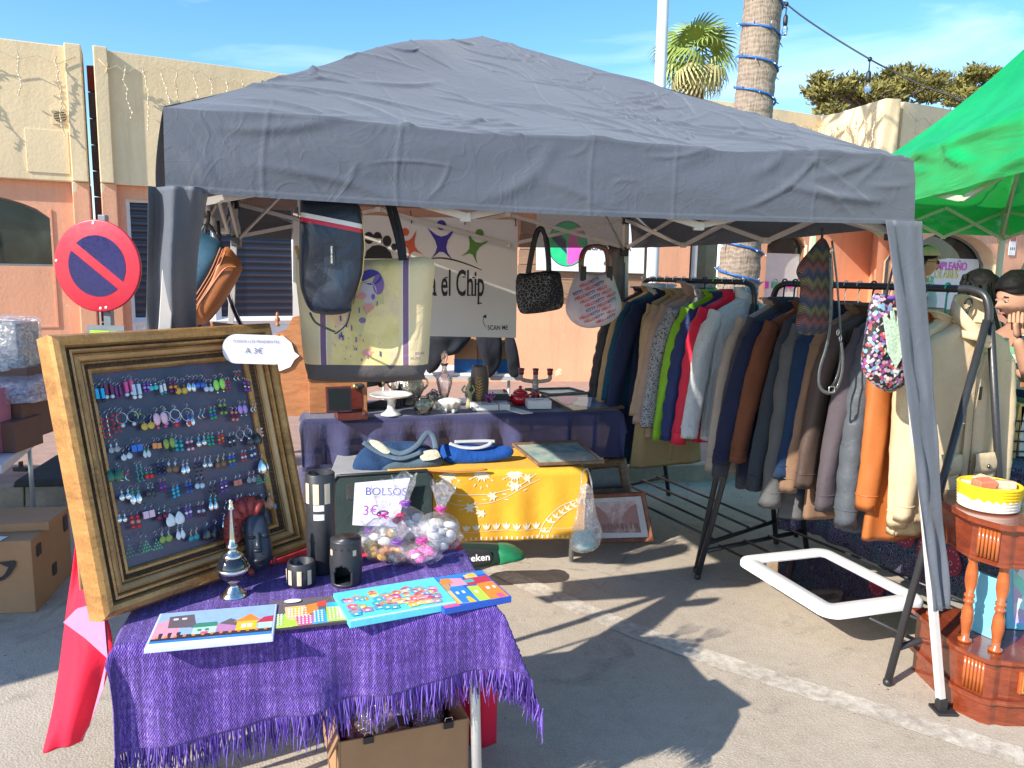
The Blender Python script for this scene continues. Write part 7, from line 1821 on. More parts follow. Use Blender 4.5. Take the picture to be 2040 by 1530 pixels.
# framed prints lying on the back table
GLP = mat('glazed_print', (.14, .20, .30), .05, v=.5, s=5, b=0);
T_ = axes(bt(1.42, .25, BZ+.03), bx_, V((-.255, .96, .14)))
t, inn = quadframe(T_, tr(T_, [(1143, 822), (1244, 812), (1172, 783), (1078, 788)]), .022, .013, WNAR, 'framed_picture', 'brown framed glazed print reflecting the sign, lying at the right end of the back table', GLP)
b = B(T_); b.puff(tr(T_, [(1108, 792), (1128, 789), (1150, 792), (1148, 800), (1130, 806), (1114, 800)]), .0005, mat('pink_sign_reflection', (.75, .2, .5), .1, b=0), loc(0, 0, .002), rings=2); b.poly(tr(T_, [(1150, 791), (1180, 792), (1176, 812), (1140, 806)]), mat('white_sign_reflection', (.7, .7, .74), .1, b=0), .0018); b.out('painted_reflection', t, kind='stuff')  # pink and white shapes: reflection of the wall sign, painted onto the glass
T_ = axes(bt(1.28, .50, BZ+.02), bx_, V((-.255, .96, .1)))
quadframe(T_, tr(T_, [(1098, 788), (1165, 782), (1135, 774), (1045, 776)]), .018, .012, WDRK, 'framed_picture', 'dark framed picture lying flat behind the candelabra', AQP)
# wooden dressing mirror panel with white edge
p = V((-1.45, 4.70, 0)); T_ = axes(Dp(590, 735, 4.55), V((1, .1, 0)))
t = thing('dressing_mirror', 'brown wooden dressing mirror with turned finial and white scalloped panel', 'mirror', V((-1.3, 4.6, .75)))
b = B(T_); b.prism(tr(T_, [(556, 828), (556, 662), (572, 655), (583, 632), (600, 628), (625, 640), (640, 700), (640, 828)]), -.01, .01, CHEST); b.out('back_board', t, bev=.004)
x0, y0 = onT(T_, 553, 700); b = B(T_); b.box((x0, y0-.12, 0), (.026, .46, .026), CHEST); b.out('post', t, bev=.003)
x0, y0 = onT(T_, 553, 650); b = B(T_); b.lathe([(.012, 0), (.014, .01), (.006, .02), (.016, .035), (.014, .05), (.005, .058), (.010, .068), (.006, .08), (.0001, .086)], CHEST, 14, loc(x0, y0, 0) @ rot(-90, 'X')); b.out('finial', t)
b = B(T_); b.prism([q for q in tr(T_, [(540, 672), (565, 668), (582, 682), (588, 700), (598, 708), (588, 716), (580, 730), (560, 738), (540, 735), (528, 715), (528, 690)])], .012, .026, WGL); b.out('scalloped_panel', t, bev=.003)
# ---------------------------------------------------------------- white trestle table with boxes and jacket, behind
Yb = 6.9; q0, q1 = Dp(850, 742, Yb), Dp(1036, 748, Yb); zt = q0.z
def wt(a, d, z=zt): return V((-1.3+a, Yb+d, z))
table('trestle_table', 'white plastic trestle table behind the tent with cartons on it', wt, 1.38, .6, zt, [(.12, .08), (.12, .5), (1.27, .08), (1.27, .5)], WHITEP, mat('grey_table_leg', (.42, .42, .45), .4))
b = B(); b.hexa([wt(.0, -.004, zt-.06), wt(1.38, -.004, zt-.06), wt(1.38, .01, zt-.06), wt(0, .01, zt-.06), wt(0, -.004, zt-.026), wt(1.38, -.004, zt-.026), wt(1.38, .01, zt-.026), wt(0, .01, zt-.026)], LAM); b.out('table_apron', label='grey edge strip along the front of the white trestle table', cat='strip')
BLUEB = mat('blue_box_band', (.01, .12, .35), .6, b=.05)
def carton(px0, px1, pyb, pyt, Y_, label, txt=None):
 a, c = Dp(px0, pyb, Y_), Dp(px1, pyb, Y_); h_ = Dp(px0, pyt, Y_).z-a.z; w_ = c.x-a.x; p = V(((a.x+c.x)/2, Y_+.14, zt+.003)); t = thing('carton', label, 'box', p)
 b = B(loc(*p)); b.box((0, 0, h_/2), (w_, .28, h_), CARD); b.out('body', t, bev=.003); b = B(loc(*p)); b.box((0, 0, h_*.18), (w_+.004, .284, h_*.34), BLUEB); b.out('blue_band', t)
 if txt: b = B(loc(*p)); b.text(txt, w_*.5-.01, h_*.70, .055, PLASTB, .1435, rot(90, 'X') if False else loc(0, 0, 0) @ rot(90, 'X'), align='r'); b.out('writing', t)
carton(905, 950, 738, 664, 6.95, 'brown and blue carton at the left on the white trestle table')
carton(945, 1022, 738, 664, 6.97, 'brown and blue carton with handwriting, under the black jacket', 'CES')
BJ = cloth('black_jacket_cloth', (.012, .014, .02), .8, v=.3, b=.5)
T_ = axes(Dp(1000, 700, 6.86), V((1, .03, 0)))
t = thing('black_jacket', 'black jacket thrown over the cartons with one sleeve hanging down', 'jacket', T_.translation)
b = B(T_); b.puff(tr(T_, [(950, 660), (990, 655), (1000, 680), (998, 720), (985, 745), (968, 752), (962, 720), (952, 690)]), .05, BJ, rings=8, pw=2.5, amp=.03, seed=4); b.out('body', t)
b = B(T_); b.puff(tr(T_, [(1008, 662), (1022, 668), (1032, 700), (1036, 738), (1028, 752), (1014, 746), (1010, 715), (1006, 690)]), .035, BJ, rings=8, pw=2.5, amp=.02, seed=6); b.out('sleeve', t)
T_ = axes(Dp(895, 705, 6.86), V((1, .03, 0)))
b = B(T_); b.puff(tr(T_, [(850, 668), (900, 660), (938, 664), (930, 685), (910, 705), (885, 712), (872, 735), (850, 740)]), .09, BJ, rings=8, pw=2, amp=.06, seed=9); b.out('bin_bag', label='black crumpled bag lying left of the cartons behind the tote bag', cat='bag')
# ================================================================= HANGING THINGS, SIGNS, RIGHT SIDE, LEFT SIDE
def puffz(outline, depth, pw):
 P = [p.xy for p in smooth_line([(p[0], p[1], 0) for p in outline], 3, True)]; c = sum(P, V((0, 0)))/len(P)
 A = [(math.atan2((p-c).y, (p-c).x), (p-c).length) for p in P]; A.sort()
 def z(x, y):
  d = V((x, y))-c; a = math.atan2(d.y, d.x)
  for i in range(len(A)):
   a0, r0 = A[i]; a1, r1 = A[(i+1) % len(A)]
   if i == len(A)-1: a1 += 2*math.pi
   if a0 <= a <= a1 or (i == len(A)-1 and a0 <= a+2*math.pi <= a1): r_ = r0+(r1-r0)*(((a if a >= a0 else a+2*math.pi)-a0)/max(1e-6, a1-a0)); break
  else: r_ = A[0][1]
  q = min(.99, d.length/max(r_, 1e-4)); return depth*max(0, 1-q**(pw/.8*.8))**.5
 return z
def conform(b, i0, zf, off=.0015):
 """push the vertices added since i0 (given in local frame b.T) onto a puffed surface"""
 iT = b.T.inverted()
 for i in range(i0, len(b.v)):
  q = iT @ b.v[i]; b.v[i] = b.T @ V((q.x, q.y, zf(q.x, q.y)+off))
def strap(T, pts, w_, m, z=0., flat=.3, name='strap', par=None):
 b = B(T); b.tube(smooth_line([V((*q, z)) for q in tr(T, pts)], 5), w_, m, 8, flat=flat); return b.out(name, par)
def ramp_uv(n, fn):
 uv = n.N('SeparateXYZ', i0=n.tc.outputs['UV']); return fn(uv.outputs[0], uv.outputs[1])
def band(n, x, a, c): return n.math('MULTIPLY', n.math('GREATER_THAN', x, a), n.math('LESS_THAN', x, c))
# --- navy leather wash bag with white and red band
T_ = axes(Dp(660, 505, 2.43), V((1, .12, 0)))
O_ = tr(T_, [(600, 402), (612, 396), (690, 396), (712, 404), (722, 430), (725, 480), (722, 540), (712, 580), (702, 600), (697, 620), (670, 627), (640, 626), (618, 618), (604, 590), (597, 560), (596, 480)])
n = NT('navy_leather_with_bands'); X, Y = [ramp_uv(n, lambda x, y: (x, y))[i] for i in (0, 1)]
sl = n.math('ADD', Y, n.math('MULTIPLY', X, .17)); y0 = onT(T_, 660, 444)
y0 = y0[1]+.17*y0[0]; wv = n.ramp(n.noise(6, 4, .6, None, .8), [(.35, (.012, .02, .04)), (.7, (.03, .045, .07))])
c_ = n.mix(band(n, sl, y0-.0005, y0+.0135), wv, (.75, .75, .75)); c_ = n.mix(band(n, sl, y0-.014, y0-.0005), c_, (.6, .02, .05)); n.col(c_); n.set(Roughness=n.ramp(n.noise(9, 4), [(.3, .22), (.7, .42)]), Specular_IOR_Level=.6); n.bump(n.math('ADD', n.noise(7, 3, .5, None, 1.), n.math('MULTIPLY', n.noise(260, 2), .05)), .6, .02)
t = thing('wash_bag', 'navy leather zip bag with white and red band hanging in front of the yellow tote', 'bag', T_.translation); NAVL = n.m
b = B(T_); b.puff(O_, .042, NAVL, rings=12, pw=3, amp=.010, seed=3); b.out('body', t)
pz = puffz(O_, .042, 3)
x0, y0 = onT(T_, 660, 508); b = B(T_); b.prism(rrect(.034, .066, .003, 3), 0, .004, mat('navy_patch', (.015, .02, .035), .35), loc(x0, y0, .044)); b.out('leather_patch', t, bev=.001)
b = B(T_); b.text('TOMMY HILFIGER', x0+.004, y0+.027, .0068, SILV, .0493, ang=-90, bold=.03); b.out('raised_lettering', t)
b = B(T_); b.tube([V((*q, .010)) for q in tr(T_, [(714, 410), (723, 440), (727, 490), (723, 545), (704, 605)])], .0022, BRS, 5); b.out('zip', t)
strap(T_, [(618, 622), (630, 642), (655, 655), (672, 662)], .0035, PLASTB, .01, .4, 'strap', t); strap(T_, [(698, 615), (692, 640), (680, 655), (667, 664)], .004, PLASTB, .01, .5, 'zip_pull', t)
strap(T_, [(650, 400), (652, 370), (656, 345)], .004, PLASTB, 0, .4, 'hanging_loop', t)
# --- big tote
T_ = axes(Dp(725, 635, 2.58), V((1, .10, 0)))
O_ = tr(T_, [(590, 516), (600, 514), (650, 516), (725, 518), (800, 515), (862, 516), (862, 580), (857, 660), (853, 722), (845, 745), (838, 757), (725, 761), (625, 758), (612, 745), (603, 700), (596, 620), (590, 560)])
n = NT('yellow_tote_canvas'); uv = n.N('SeparateXYZ', i0=n.tc.outputs['UV']); X, Y = uv.outputs[0], uv.outputs[1]
yb = onT(T_, 725, 724)[1]; xl = [onT(T_, q, 640)[0] for q in (642, 653, 640, 655, 804, 815, 802, 817, 664, 796)]
base = n.ramp(n.noise(3, 4), [(.3, (.66, .52, .28)), (.7, (.80, .65, .38))]); fig = n.ramp(n.noise(9, 5, .6), [(.35, (.70, .54, .20)), (.5, (.82, .66, .28)), (.65, (.72, .48, .34))])
c_ = n.mix(band(n, X, xl[8], xl[9]), base, fig)
for a, cc, kk in ((xl[2], xl[3], (.78, .70, .50)), (xl[0], xl[1], (.20, .11, .20)), (xl[6], xl[7], (.78, .70, .50)), (xl[4], xl[5], (.20, .11, .20))): c_ = n.mix(band(n, X, a, cc), c_, kk)
c_ = n.mix(n.math('LESS_THAN', Y, yb), c_, (.10, .09, .09)); n.col(c_); n.set(Roughness=.85); n.bump(n.math('ADD', n.noise(8, 4, .55, None, .9), n.math('MULTIPLY', n.noise(500, 2), .1)), .5, .02); TOTE = n.m
t = thing('tote_bag', 'large yellow canvas tote bag with purple stripes and dark base hanging at the tent front', 'bag', T_.translation)
b = B(T_); b.puff(O_, .05, TOTE, rings=12, pw=7, amp=.010, seed=1); b.out('body', t); pz = puffz(O_, .05, 7)
b = B(T_); r_ = random.Random(6); i0 = 0
tc_ = {'v': mat('print_violet', (.22, .12, .30), .8, b=0), 'b': mat('print_blue', (.06, .05, .28), .8, b=0), 'p': mat('print_rose', (.68, .30, .26), .8, b=0), 'g': mat('print_ochre', (.58, .50, .22), .8, b=0), 'l': mat('print_lilac', (.55, .48, .52), .8, b=0)}
def dsc(px, py, rx, ry, k, z): x, y = onT(T_, px, py); b.disc(x, y, rx*.00168, ry*.00168, tc_[k], z, n=14)
for k in range(2):
 q = tr(T_, [(664, 560), (700, 540), (740, 545), (762, 600), (775, 660), (730, 690), (690, 680), (664, 640)]);
b.poly(tr(T_, [(726, 560), (752, 548), (766, 590), (770, 640), (757, 665), (720, 668), (700, 640), (704, 590)]), tc_['g'], .0); dsc(742, 552, 20, 15, 'b', .0005); dsc(756, 566, 11, 20, 'v', .0005); dsc(737, 582, 16, 22, 'l', .0007); dsc(724, 588, 9, 7, 'p', .0009); dsc(737, 612, 11, 9, 'p', .0009); dsc(746, 590, 4, 6, 'v', .0009); dsc(725, 636, 7, 6, 'v', .0009); dsc(741, 666, 7, 6, 'l', .0009); dsc(734, 700, 9, 8, 'p', .0009)
for k in range(46):
 px, py = r_.uniform(668, 760), r_.uniform(590, 716); x, y = onT(T_, px, py); w_, h_ = r_.choice([(.003, .009), (.0045, .018), (.002, .006)]); b.rect(x, y, x+w_, y+h_, tc_[r_.choice('vvgb')], .0011)
conform(b, 0, pz, .0022); b.out('printed_pattern', t)
b = B(T_); x0, y0 = onT(T_, 819, 706); b.text('GUSTAV', x0, y0+.004, .012, tc_['v'], 0); b.text('KLIMT', x0, y0-.012, .012, tc_['v'], 0); conform(b, 0, pz, .002); b.out('printed_name', t)
BSTR = cloth('black_webbing', (.02, .022, .03), .6)
for pts in ([(800, 520), (795, 490), (785, 450), (772, 405), (768, 380)], [(806, 520), (802, 480), (790, 430), (776, 385)]): strap(T_, pts, .0085, BSTR, .015, .25, 'strap', t)
strap(T_, [(598, 518), (594, 505), (590, 490)], .006, mat('ochre_strap', (.5, .28, .05), .7), .0, .4, 'strap', t)
# --- blue and brown leather bag
BLUL = mat('petrol_leather', (.035, .095, .15), .35, v=.2, s=12, b=.3, bs=200); BRNL = mat('cognac_leather', (.40, .14, .05), .34, v=.15, s=10, b=.3, bs=200)
T_ = axes(Dp(415, 560, 2.72), V((1, .15, 0)))
t = thing('leather_bag', 'petrol blue leather bag with cognac brown base hanging tilted behind the tent leg sleeve', 'bag', T_.translation)
O_ = tr(T_, [(396, 462), (412, 466), (448, 492), (430, 540), (395, 600), (370, 642), (352, 640), (345, 625), (350, 560), (370, 500)])
b = B(T_); b.puff(O_, .045, BLUL, rings=9, pw=4, amp=.006); b.out('body', t); pz = puffz(O_, .045, 4)
O2 = tr(T_, [(448, 492), (470, 508), (482, 528), (478, 548), (445, 605), (415, 642), (395, 646), (368, 640), (385, 606), (425, 545)])
b = B(T_); b.puff(O2, .055, BRNL, rings=9, pw=3, amp=.004); b.out('base_panel', t)
for k in range(3): strap(T_, [(446+k*5, 494+k*3), (424+k*5, 545+k*3), (386+k*6, 606+k*2), (368+k*7, 638)], .0025, BRNL, .050, 1, 'seam', t)
strap(T_, [(478, 532), (455, 535), (425, 575), (402, 610), (396, 644)], .003, BRNL, .056, 1, 'piping', t)
b = B(T_); x0, y0 = onT(T_, 390, 555)
for r_ in (.052, .047): b.tube([(x0+r_*math.cos(a), y0+r_*math.sin(a), 0) for a in [i*.16 for i in range(-10, 12)]], .0009, BLUL, 4, caps=False)
b.text('Seattle', x0+.034, y0+.02, .018, BLUL, 0, ang=-62, bold=.02); b.text('1952', x0+.015, y0-.035, .012, BLUL, 0, bold=.02); conform(b, 0, pz, .002); b.out('embossed_crest', t)
for pts in ([(400, 468), (405, 455), (412, 448), (420, 452), (440, 488)], [(408, 470), (410, 452), (415, 440), (416, 420)]): strap(T_, pts, .006, PLASTB, .0, .4, 'strap', t)
# --- black bags low behind
T_ = axes(Dp(420, 655, 2.85), V((1, .1, 0)))
BKB = cloth('black_bag_cloth', (.014, .014, .02), .6); WPIPE = mat('white_piping', (.7, .7, .72), .5, b=0)
t = thing('shoulder_bag', 'black shoulder bag with white edged strap hanging low behind the gold frame', 'bag', T_.translation)
b = B(T_); b.puff(tr(T_, [(345, 655), (400, 640), (480, 648), (488, 652), (486, 700), (350, 705)]), .035, BKB, rings=6, pw=4); b.out('body', t)
strap(T_, [(455, 580), (465, 610), (478, 640), (486, 655)], .0085, BKB, .01, .3, 'strap', t)
for o_ in (-4, 4): strap(T_, [(455+o_, 580), (465+o_, 610), (478+o_, 640), (486+o_, 655)], .0014, WPIPE, .013, 1, 'white_piping', t)
for x in (396, 430): strap(T_, [(x-2, 640), (x, 655), (x, 690)], .006, BRNL, .04, .4, 'brown_strap', t)
strap(T_, [(455, 580), (448, 540), (440, 500), (436, 440)], .006, BKB, .01, .3, 'strap', t)
# --- black bandana handbag
n = NT('bandana_print'); v = n.N('TexVoronoi', {'feature': 'DISTANCE_TO_EDGE'}, Vector=n.co, Scale=52.).outputs[0]; v2 = n.N('TexVoronoi', Vector=n.co, Scale=95.).outputs[0]
k = n.mix(n.ramp(n.noise(4, 1), [(.49, 0), (.51, 1)]), n.ramp(v, [(.02, .8), (.05, 0)]), n.ramp(v2, [(.13, .9), (.2, 0)])); n.col(n.mix(n.math('MULTIPLY', k, .55), (.012, .012, .018), (.55, .56, .55))); n.set(Roughness=.8); BAND = n.m
T_ = axes(Dp(1075, 585, 4.35), V((1, .1, 0)))
t = thing('handbag', 'black bandana print handbag hanging from the rear truss beside the banner', 'bag', T_.translation)
b = B(T_); b.puff(tr(T_, [(1030, 548), (1050, 545), (1075, 541), (1112, 541), (1119, 560), (1123, 585), (1120, 612), (1095, 620), (1060, 625), (1036, 622), (1028, 590)]), .05, BAND, rings=9, pw=4, amp=.008); b.out('body', t)
for dx, z in ((0, .02), (5, -.02)): strap(T_, [(1050+dx, 545), (1054+dx, 520), (1062+dx, 480), (1070+dx, 458), (1080, 457), (1086+dx, 480), (1090+dx, 515), (1091+dx, 542)], .011, PLASTB, z, .5, 'handle', t)
# --- pink and white lettered bag
n = NT('pale_pink_cotton'); n.col(n.ramp(n.noise(6, 3), [(.3, (.58, .52, .62)), (.7, (.76, .70, .78))])); n.set(Roughness=.8); n.bump(n.noise(18, 4, .6, n.mapping((1, 1, .3)), 1), .6, .015); PKC = n.m
T_ = axes(Dp(1184, 590, 4.55), V((1, .1, 0)))
O_ = tr(T_, [(1152, 541), (1185, 546), (1216, 541), (1228, 570), (1238, 603), (1236, 622), (1220, 640), (1195, 651), (1165, 653), (1140, 641), (1127, 618), (1132, 585)])
t = thing('handbag', 'white handbag printed with diagonal red and blue words and curved brown handles', 'bag', T_.translation)
b = B(T_); b.puff(O_, .085, PKC, rings=14, pw=2.4, amp=.03, seed=4); b.out('body', t); pz = puffz(O_, .093, 2.4)
RDW = mat('red_print', (.62, .03, .06), .7, b=0); BLW = mat('blue_print', (.05, .05, .28), .7, b=0)
b = B(T_)
for r_ in range(10):
 cx0, cy0 = onT(T_, 1184, 548+r_*10.6)
 for k in range(-3, 3):
  for w_, cc, o_ in (('HELLO', RDW, 0), ('KITTY', BLW, .058)):
   u = (k*.135+o_*1.15+.03*(r_ % 3)); a = rad(24); x = cx0+u*math.cos(a); y = cy0+u*math.sin(a)
   xe = x+.062*math.cos(a); ye = y+.062*math.sin(a)
   def ins(x, y):
    dx, dy = onT(T_, 1184, 600); X_ = (x-dx)/.15; Y_ = (y-dy)/.148; return X_*X_+Y_*Y_ < .93
   if ins(x, y) and ins(xe, ye): b.text(w_, x, y, .023, cc, 0, ang=24, bold=.03, sx=.92)
conform(b, 0, pz, .0035); b.out('printed_words', t, kind='stuff')
for z in (.03, -.03): strap(T_, [(1160, 560), (1158, 520), (1166, 497), (1186, 490), (1206, 497), (1212, 520), (1211, 560)], .011, mat('brown_wood_handle', (.16, .05, .025), .3, coat=.4), z, 1, 'handle', t)
for px in (1159, 1211): x0, y0 = onT(T_, px, 545); b = B(T_); b.box((x0, y0, .045), (.034, .085, .02), PLASTB); b.out('tab', t, bev=.003)
# --- zigzag bag
n = NT('zigzag_weave'); uv = n.N('SeparateXYZ', i0=n.tc.outputs['UV']); X, Y = uv.outputs[0], uv.outputs[1]
zz = n.math('ADD', Y, n.math('MULTIPLY', n.math('PINGPONG', n.math('ADD', X, .5), .022), 1.2)); st = n.math('SINE', n.math('MULTIPLY', zz, 900.)); big = n.noise(17, 2, .5, None, .6)
cc = n.ramp(n.math('FRACT', n.math('MULTIPLY', zz, 9.)), [(.0, (.16, .05, .035)), (.25, (.36, .33, .10)), (.45, (.05, .07, .13)), (.62, (.10, .12, .20)), (.8, (.50, .16, .10)), (1., (.16, .05, .035))])
n.col(n.mix(n.ramp(st, [(.25, 0), (.5, 1)]), (.018, .02, .03), cc)); n.set(Roughness=.85); n.bump(st, .4, .003); ZIG = n.m
T_ = axes(Dp(1622, 570, 3.15), V((.92, .38, 0)))
t = thing('handbag', 'slim zigzag patterned fabric bag with a long grey looped strap hanging before the racks', 'bag', T_.translation)
b = B(T_); b.puff(tr(T_, [(1636, 474), (1650, 486), (1656, 520), (1657, 600), (1654, 655), (1640, 664), (1612, 668), (1592, 664), (1588, 650), (1594, 610), (1597, 560), (1590, 540), (1596, 520), (1612, 500)]), .035, ZIG, rings=9, pw=3, amp=.014, seed=7); b.out('body', t)
strap(T_, [(1638, 455), (1638, 470), (1636, 480)], .007, PLASTB, 0, .4, 'hanging_loop', t)
GSTR = mat('grey_leather_strap', (.10, .115, .12), .3, v=.2, coat=.3)
strap(T_, [(1636, 510), (1637, 560), (1636, 640), (1628, 690), (1616, 730), (1614, 760), (1622, 775), (1635, 779), (1648, 772), (1658, 745), (1661, 715), (1658, 680)], .0075, GSTR, .05, .35, 'strap', t)
strap(T_, [(1650, 480), (1660, 560), (1668, 680), (1663, 740), (1650, 768)], .006, GSTR, .02, .35, 'strap', t)
for px, py in ((1637, 500), (1650, 660), (1655, 672)): x0, y0 = onT(T_, px, py); b = B(T_); b.tube([(x0+.006*math.cos(a), y0+.012*math.sin(a), .052) for a in [i*.63 for i in range(10)]], .0022, SILV, 5, closed=True); b.out('clasp_ring', t)
x0, y0 = onT(T_, 1637, 772); b = B(T_); b.tube([V((x0+p[0], y0+p[1], .055)) for p in rrect(.03, .024, .004, 3)], .0028, SILV, 6, closed=True); b.out('buckle', t)
# --- floral bag
n = NT('dark_floral_print'); v = n.N('TexVoronoi', Vector=n.noise(8) if False else n.co, Scale=85.); cr2 = n.ramp(n.N('SeparateXYZ', i0=v.outputs[1]).outputs[0], [(.0, (.02, .018, .02)), (.34, (.02, .018, .02)), (.36, (.50, .30, .38)), (.5, (.66, .58, .50)), (.64, (.18, .34, .45)), (.8, (.22, .07, .26)), (.9, (.45, .07, .08))], 'CONSTANT')
n.col(n.mix(n.ramp(v.outputs[0], [(.62, 1), (.8, 0)]), (.025, .02, .025), cr2)); n.set(Roughness=.3); n.bump(n.noise(10, 3), .4, .015); FLP = n.m
T_ = axes(Dp(1768, 680, 2.93), V((.97, .22, 0)))
O_ = tr(T_, [(1740, 586), (1775, 590), (1812, 588), (1812, 620), (1808, 680), (1810, 720), (1820, 752), (1802, 768), (1775, 782), (1745, 770), (1718, 738), (1722, 690), (1730, 640)])
t = thing('handbag', 'dark floral handbag with purple rim and pale hand emblem hanging at the right tent leg', 'bag', T_.translation)
b = B(T_); b.puff(O_, .04, FLP, rings=9, pw=4, amp=.010, seed=2); b.out('body', t); pz = puffz(O_, .04, 4)
SEQ = mat('pale_green_sequins', (.50, .72, .52), .25, v=.5, s=120, b=.6, bs=300)
b = B(T_)
O3 = tr(T_, [(1752, 700), (1748, 662), (1744, 630), (1750, 628), (1757, 655), (1759, 618), (1765, 617), (1768, 652), (1774, 616), (1780, 618), (1779, 655), (1788, 628), (1794, 632), (1788, 665), (1784, 700), (1768, 730)])
cxy = V((sum(p[0] for p in O3)/16, sum(p[1] for p in O3)/16, 0)); N3 = len(O3)
b.add([(cxy.x, cxy.y, 0)]+[(p[0], p[1], 0) for p in O3], [(0, (i+1) % N3+1, i+1) for i in range(N3)], SEQ); conform(b, 0, pz, .007); b.out('hand_emblem', t, solid=.004)
b = B(T_); p0_, p1_ = onT(T_, 1740, 592), onT(T_, 1812, 592); b.tube([(p0_[0], p0_[1], .0), (0, p0_[1]-.002, .022), (p1_[0], p1_[1], .0)], .009, mat('purple_rim', (.16, .06, .38), .5), 8); b.out('rim', t)
for pts, z in (([(1752, 615), (1765, 560), (1778, 500), (1782, 440)], .02), ([(1772, 615), (1776, 560), (1780, 500), (1784, 440)], .03)): strap(T_, pts, .0055, BSTR, z, .35, 'strap', t)
# ---------------------------------------------------------------- banner on the rear truss
def m_vinyl(): n = NT('grey_white_vinyl'); n.col(n.ramp(n.noise(1.5, 3), [(.3, (.66, .64, .64)), (.7, (.74, .72, .72))])); n.set(Roughness=.5); n.bump(n.noise(2.5, 3), .2, .02); return n.m
VIN = m_vinyl(); rd = (RR-RL).normalized(); rd.z = 0; Tb_ = axes(V((RL.x, RL.y, 1.6))+rd*.5-V((-rd.y, rd.x, 0))*.03, rd)
t = thing('banner', 'white vinyl banner with paw print, three coloured figures and large serif words', 'banner', Tb_.translation)
O_ = tr(Tb_, [(583, 664), (584, 424), (1032, 437), (1028, 673)]); b = B(Tb_)
n_ = 40; vs = []
for j in range(2):
 for i in range(n_+1):
  f = i/n_; p = V((*O_[1], 0)).lerp(V((*O_[2], 0)), f); q = V((*O_[0], 0)).lerp(V((*O_[3], 0)), f); r_ = p if j else q; vs.append((r_.x, r_.y+(-.006*abs(math.sin(f*9.4)) if j else 0), 0))
b.add(vs, [(i, i+1, n_+2+i, n_+1+i) for i in range(n_)], VIN); b.out('vinyl_sheet', t, solid=.002)
BKI = mat('black_print', (.018, .015, .02), .5, b=0); OR_ = mat('orange_red_print', (.62, .10, .05), .5, b=0); BL_ = mat('indigo_print', (.05, .03, .32), .5, b=0); GR_ = mat('leaf_green_print', (.10, .24, .04), .5, b=0)
s_ = abs(onT(Tb_, 960, 560)[0]-onT(Tb_, 950, 560)[0])/10
b = B(Tb_)
for px, py, rx, ry in ((735, 474, 9, 11), (752, 473, 8, 10), (771, 480, 8, 10), (785, 492, 5.5, 6.5), (718, 480, 7, 10)): x, y = onT(Tb_, px, py); b.disc(x, y, rx*s_, ry*s_, BKI, .003)
P = [(726, 515), (730, 500), (742, 490), (755, 488), (768, 492), (778, 503), (782, 515)]; b.poly(tr(Tb_, P), BKI, .003); b.out('paw_print', t, kind='stuff')
def fig(px, py, m, flip, sc_, tilt):
 b = B(Tb_); x, y = onT(Tb_, px, py); L = [(-27, 33), (-10, 20), (0, 17), (10, 20), (27, 33), (12, 10), (9, -2), (12, -12), (21, -25), (4, -11), (-4, -11), (-19, -24), (-11, -12), (-8, -2), (-12, 10)]
 ca, sa = math.cos(rad(tilt)), math.sin(rad(tilt)); pts = [(x+flip*(u*ca-v*sa)*s_*sc_, y+(u*sa+v*ca)*s_*sc_) for u, v in L]; c0 = (x, y)
 b.add([(c0[0], c0[1], .003)]+[(*p, .003) for p in pts], [((0, i+1, (i+1) % 15+1) if flip < 0 else (0, (i+1) % 15+1, i+1)) for i in range(15)], m); b.out('figure_body', t)
 u, v = 0, 38; b = B(Tb_); b.disc(x+flip*(u*ca-v*sa)*s_*sc_, y+(u*sa+v*ca)*s_*sc_, 9*s_*sc_, 9*s_*sc_, m, .003); b.out('figure_head', t)
fig(879, 490, BL_, 1, 1.02, 0); fig(819, 493, OR_, 1, .80, 22); fig(942, 497, GR_, 1, .88, -22)
b = B(Tb_); A_ = [V((*q, .003)) for q in tr(Tb_, [(845, 520), (870, 514), (900, 517), (930, 526), (960, 538)])]; A_ = smooth_line(A_, 6)
for i in range(len(A_)-1): w0, w1 = .004*math.sin(math.pi*(.05+.9*i/len(A_)))+.001, .004*math.sin(math.pi*(.05+.9*(i+1)/len(A_)))+.001; b.add([A_[i]-V((0, w0, 0)), A_[i+1]-V((0, w1, 0)), A_[i+1]+V((0, w1, 0)), A_[i]+V((0, w0, 0))], [(0, 1, 2, 3)], BKI)
b.out('arc', t)
b = B(Tb_); x1, y1 = onT(Tb_, 964, 589)
vs, fs = text_geo('a el Chip', .235, .012, .55); wd = max(v.x for v in vs); kx = (x1-onT(Tb_, 856, 585)[0])/wd; b.text('a el Chip', 0, 0, .235, BKI, .003, loc(x1-wd*kx, y1, 0) @ Matrix.Scale(kx, 4, (1, 0, 0)), .012, sx=.55)
for px, py, w_ in ((886, 588, 8), (889, 553, 5), (922, 588, 7), (934, 588, 7), (924, 552, 5), (945, 588, 8), (943, 553, 5), (955, 604, 9), (950, 566, 5), (917, 540, 2), (868, 588, 4)): x, y = onT(Tb_, px, py); b.rect(x-w_*s_/2, y-.004, x+w_*s_/2, y+.004, BKI, .0031)
b.out('large_lettering', t, kind='stuff')
b = B(Tb_); x, y = onT(Tb_, 971, 657); b.text('SCAN ME', x, y, .042, BKI, .003, sx=.8, bold=.01); b.out('small_lettering', t); b = B(Tb_); b.tube(smooth_line([V((*q, .003)) for q in tr(Tb_, [(968, 652), (962, 640), (965, 628)])], 4), .0015, BKI, 4); b.poly(tr(Tb_, [(961, 631), (968, 626), (969, 634)]), BKI, .004); b.out('arrow', t, kind='stuff')
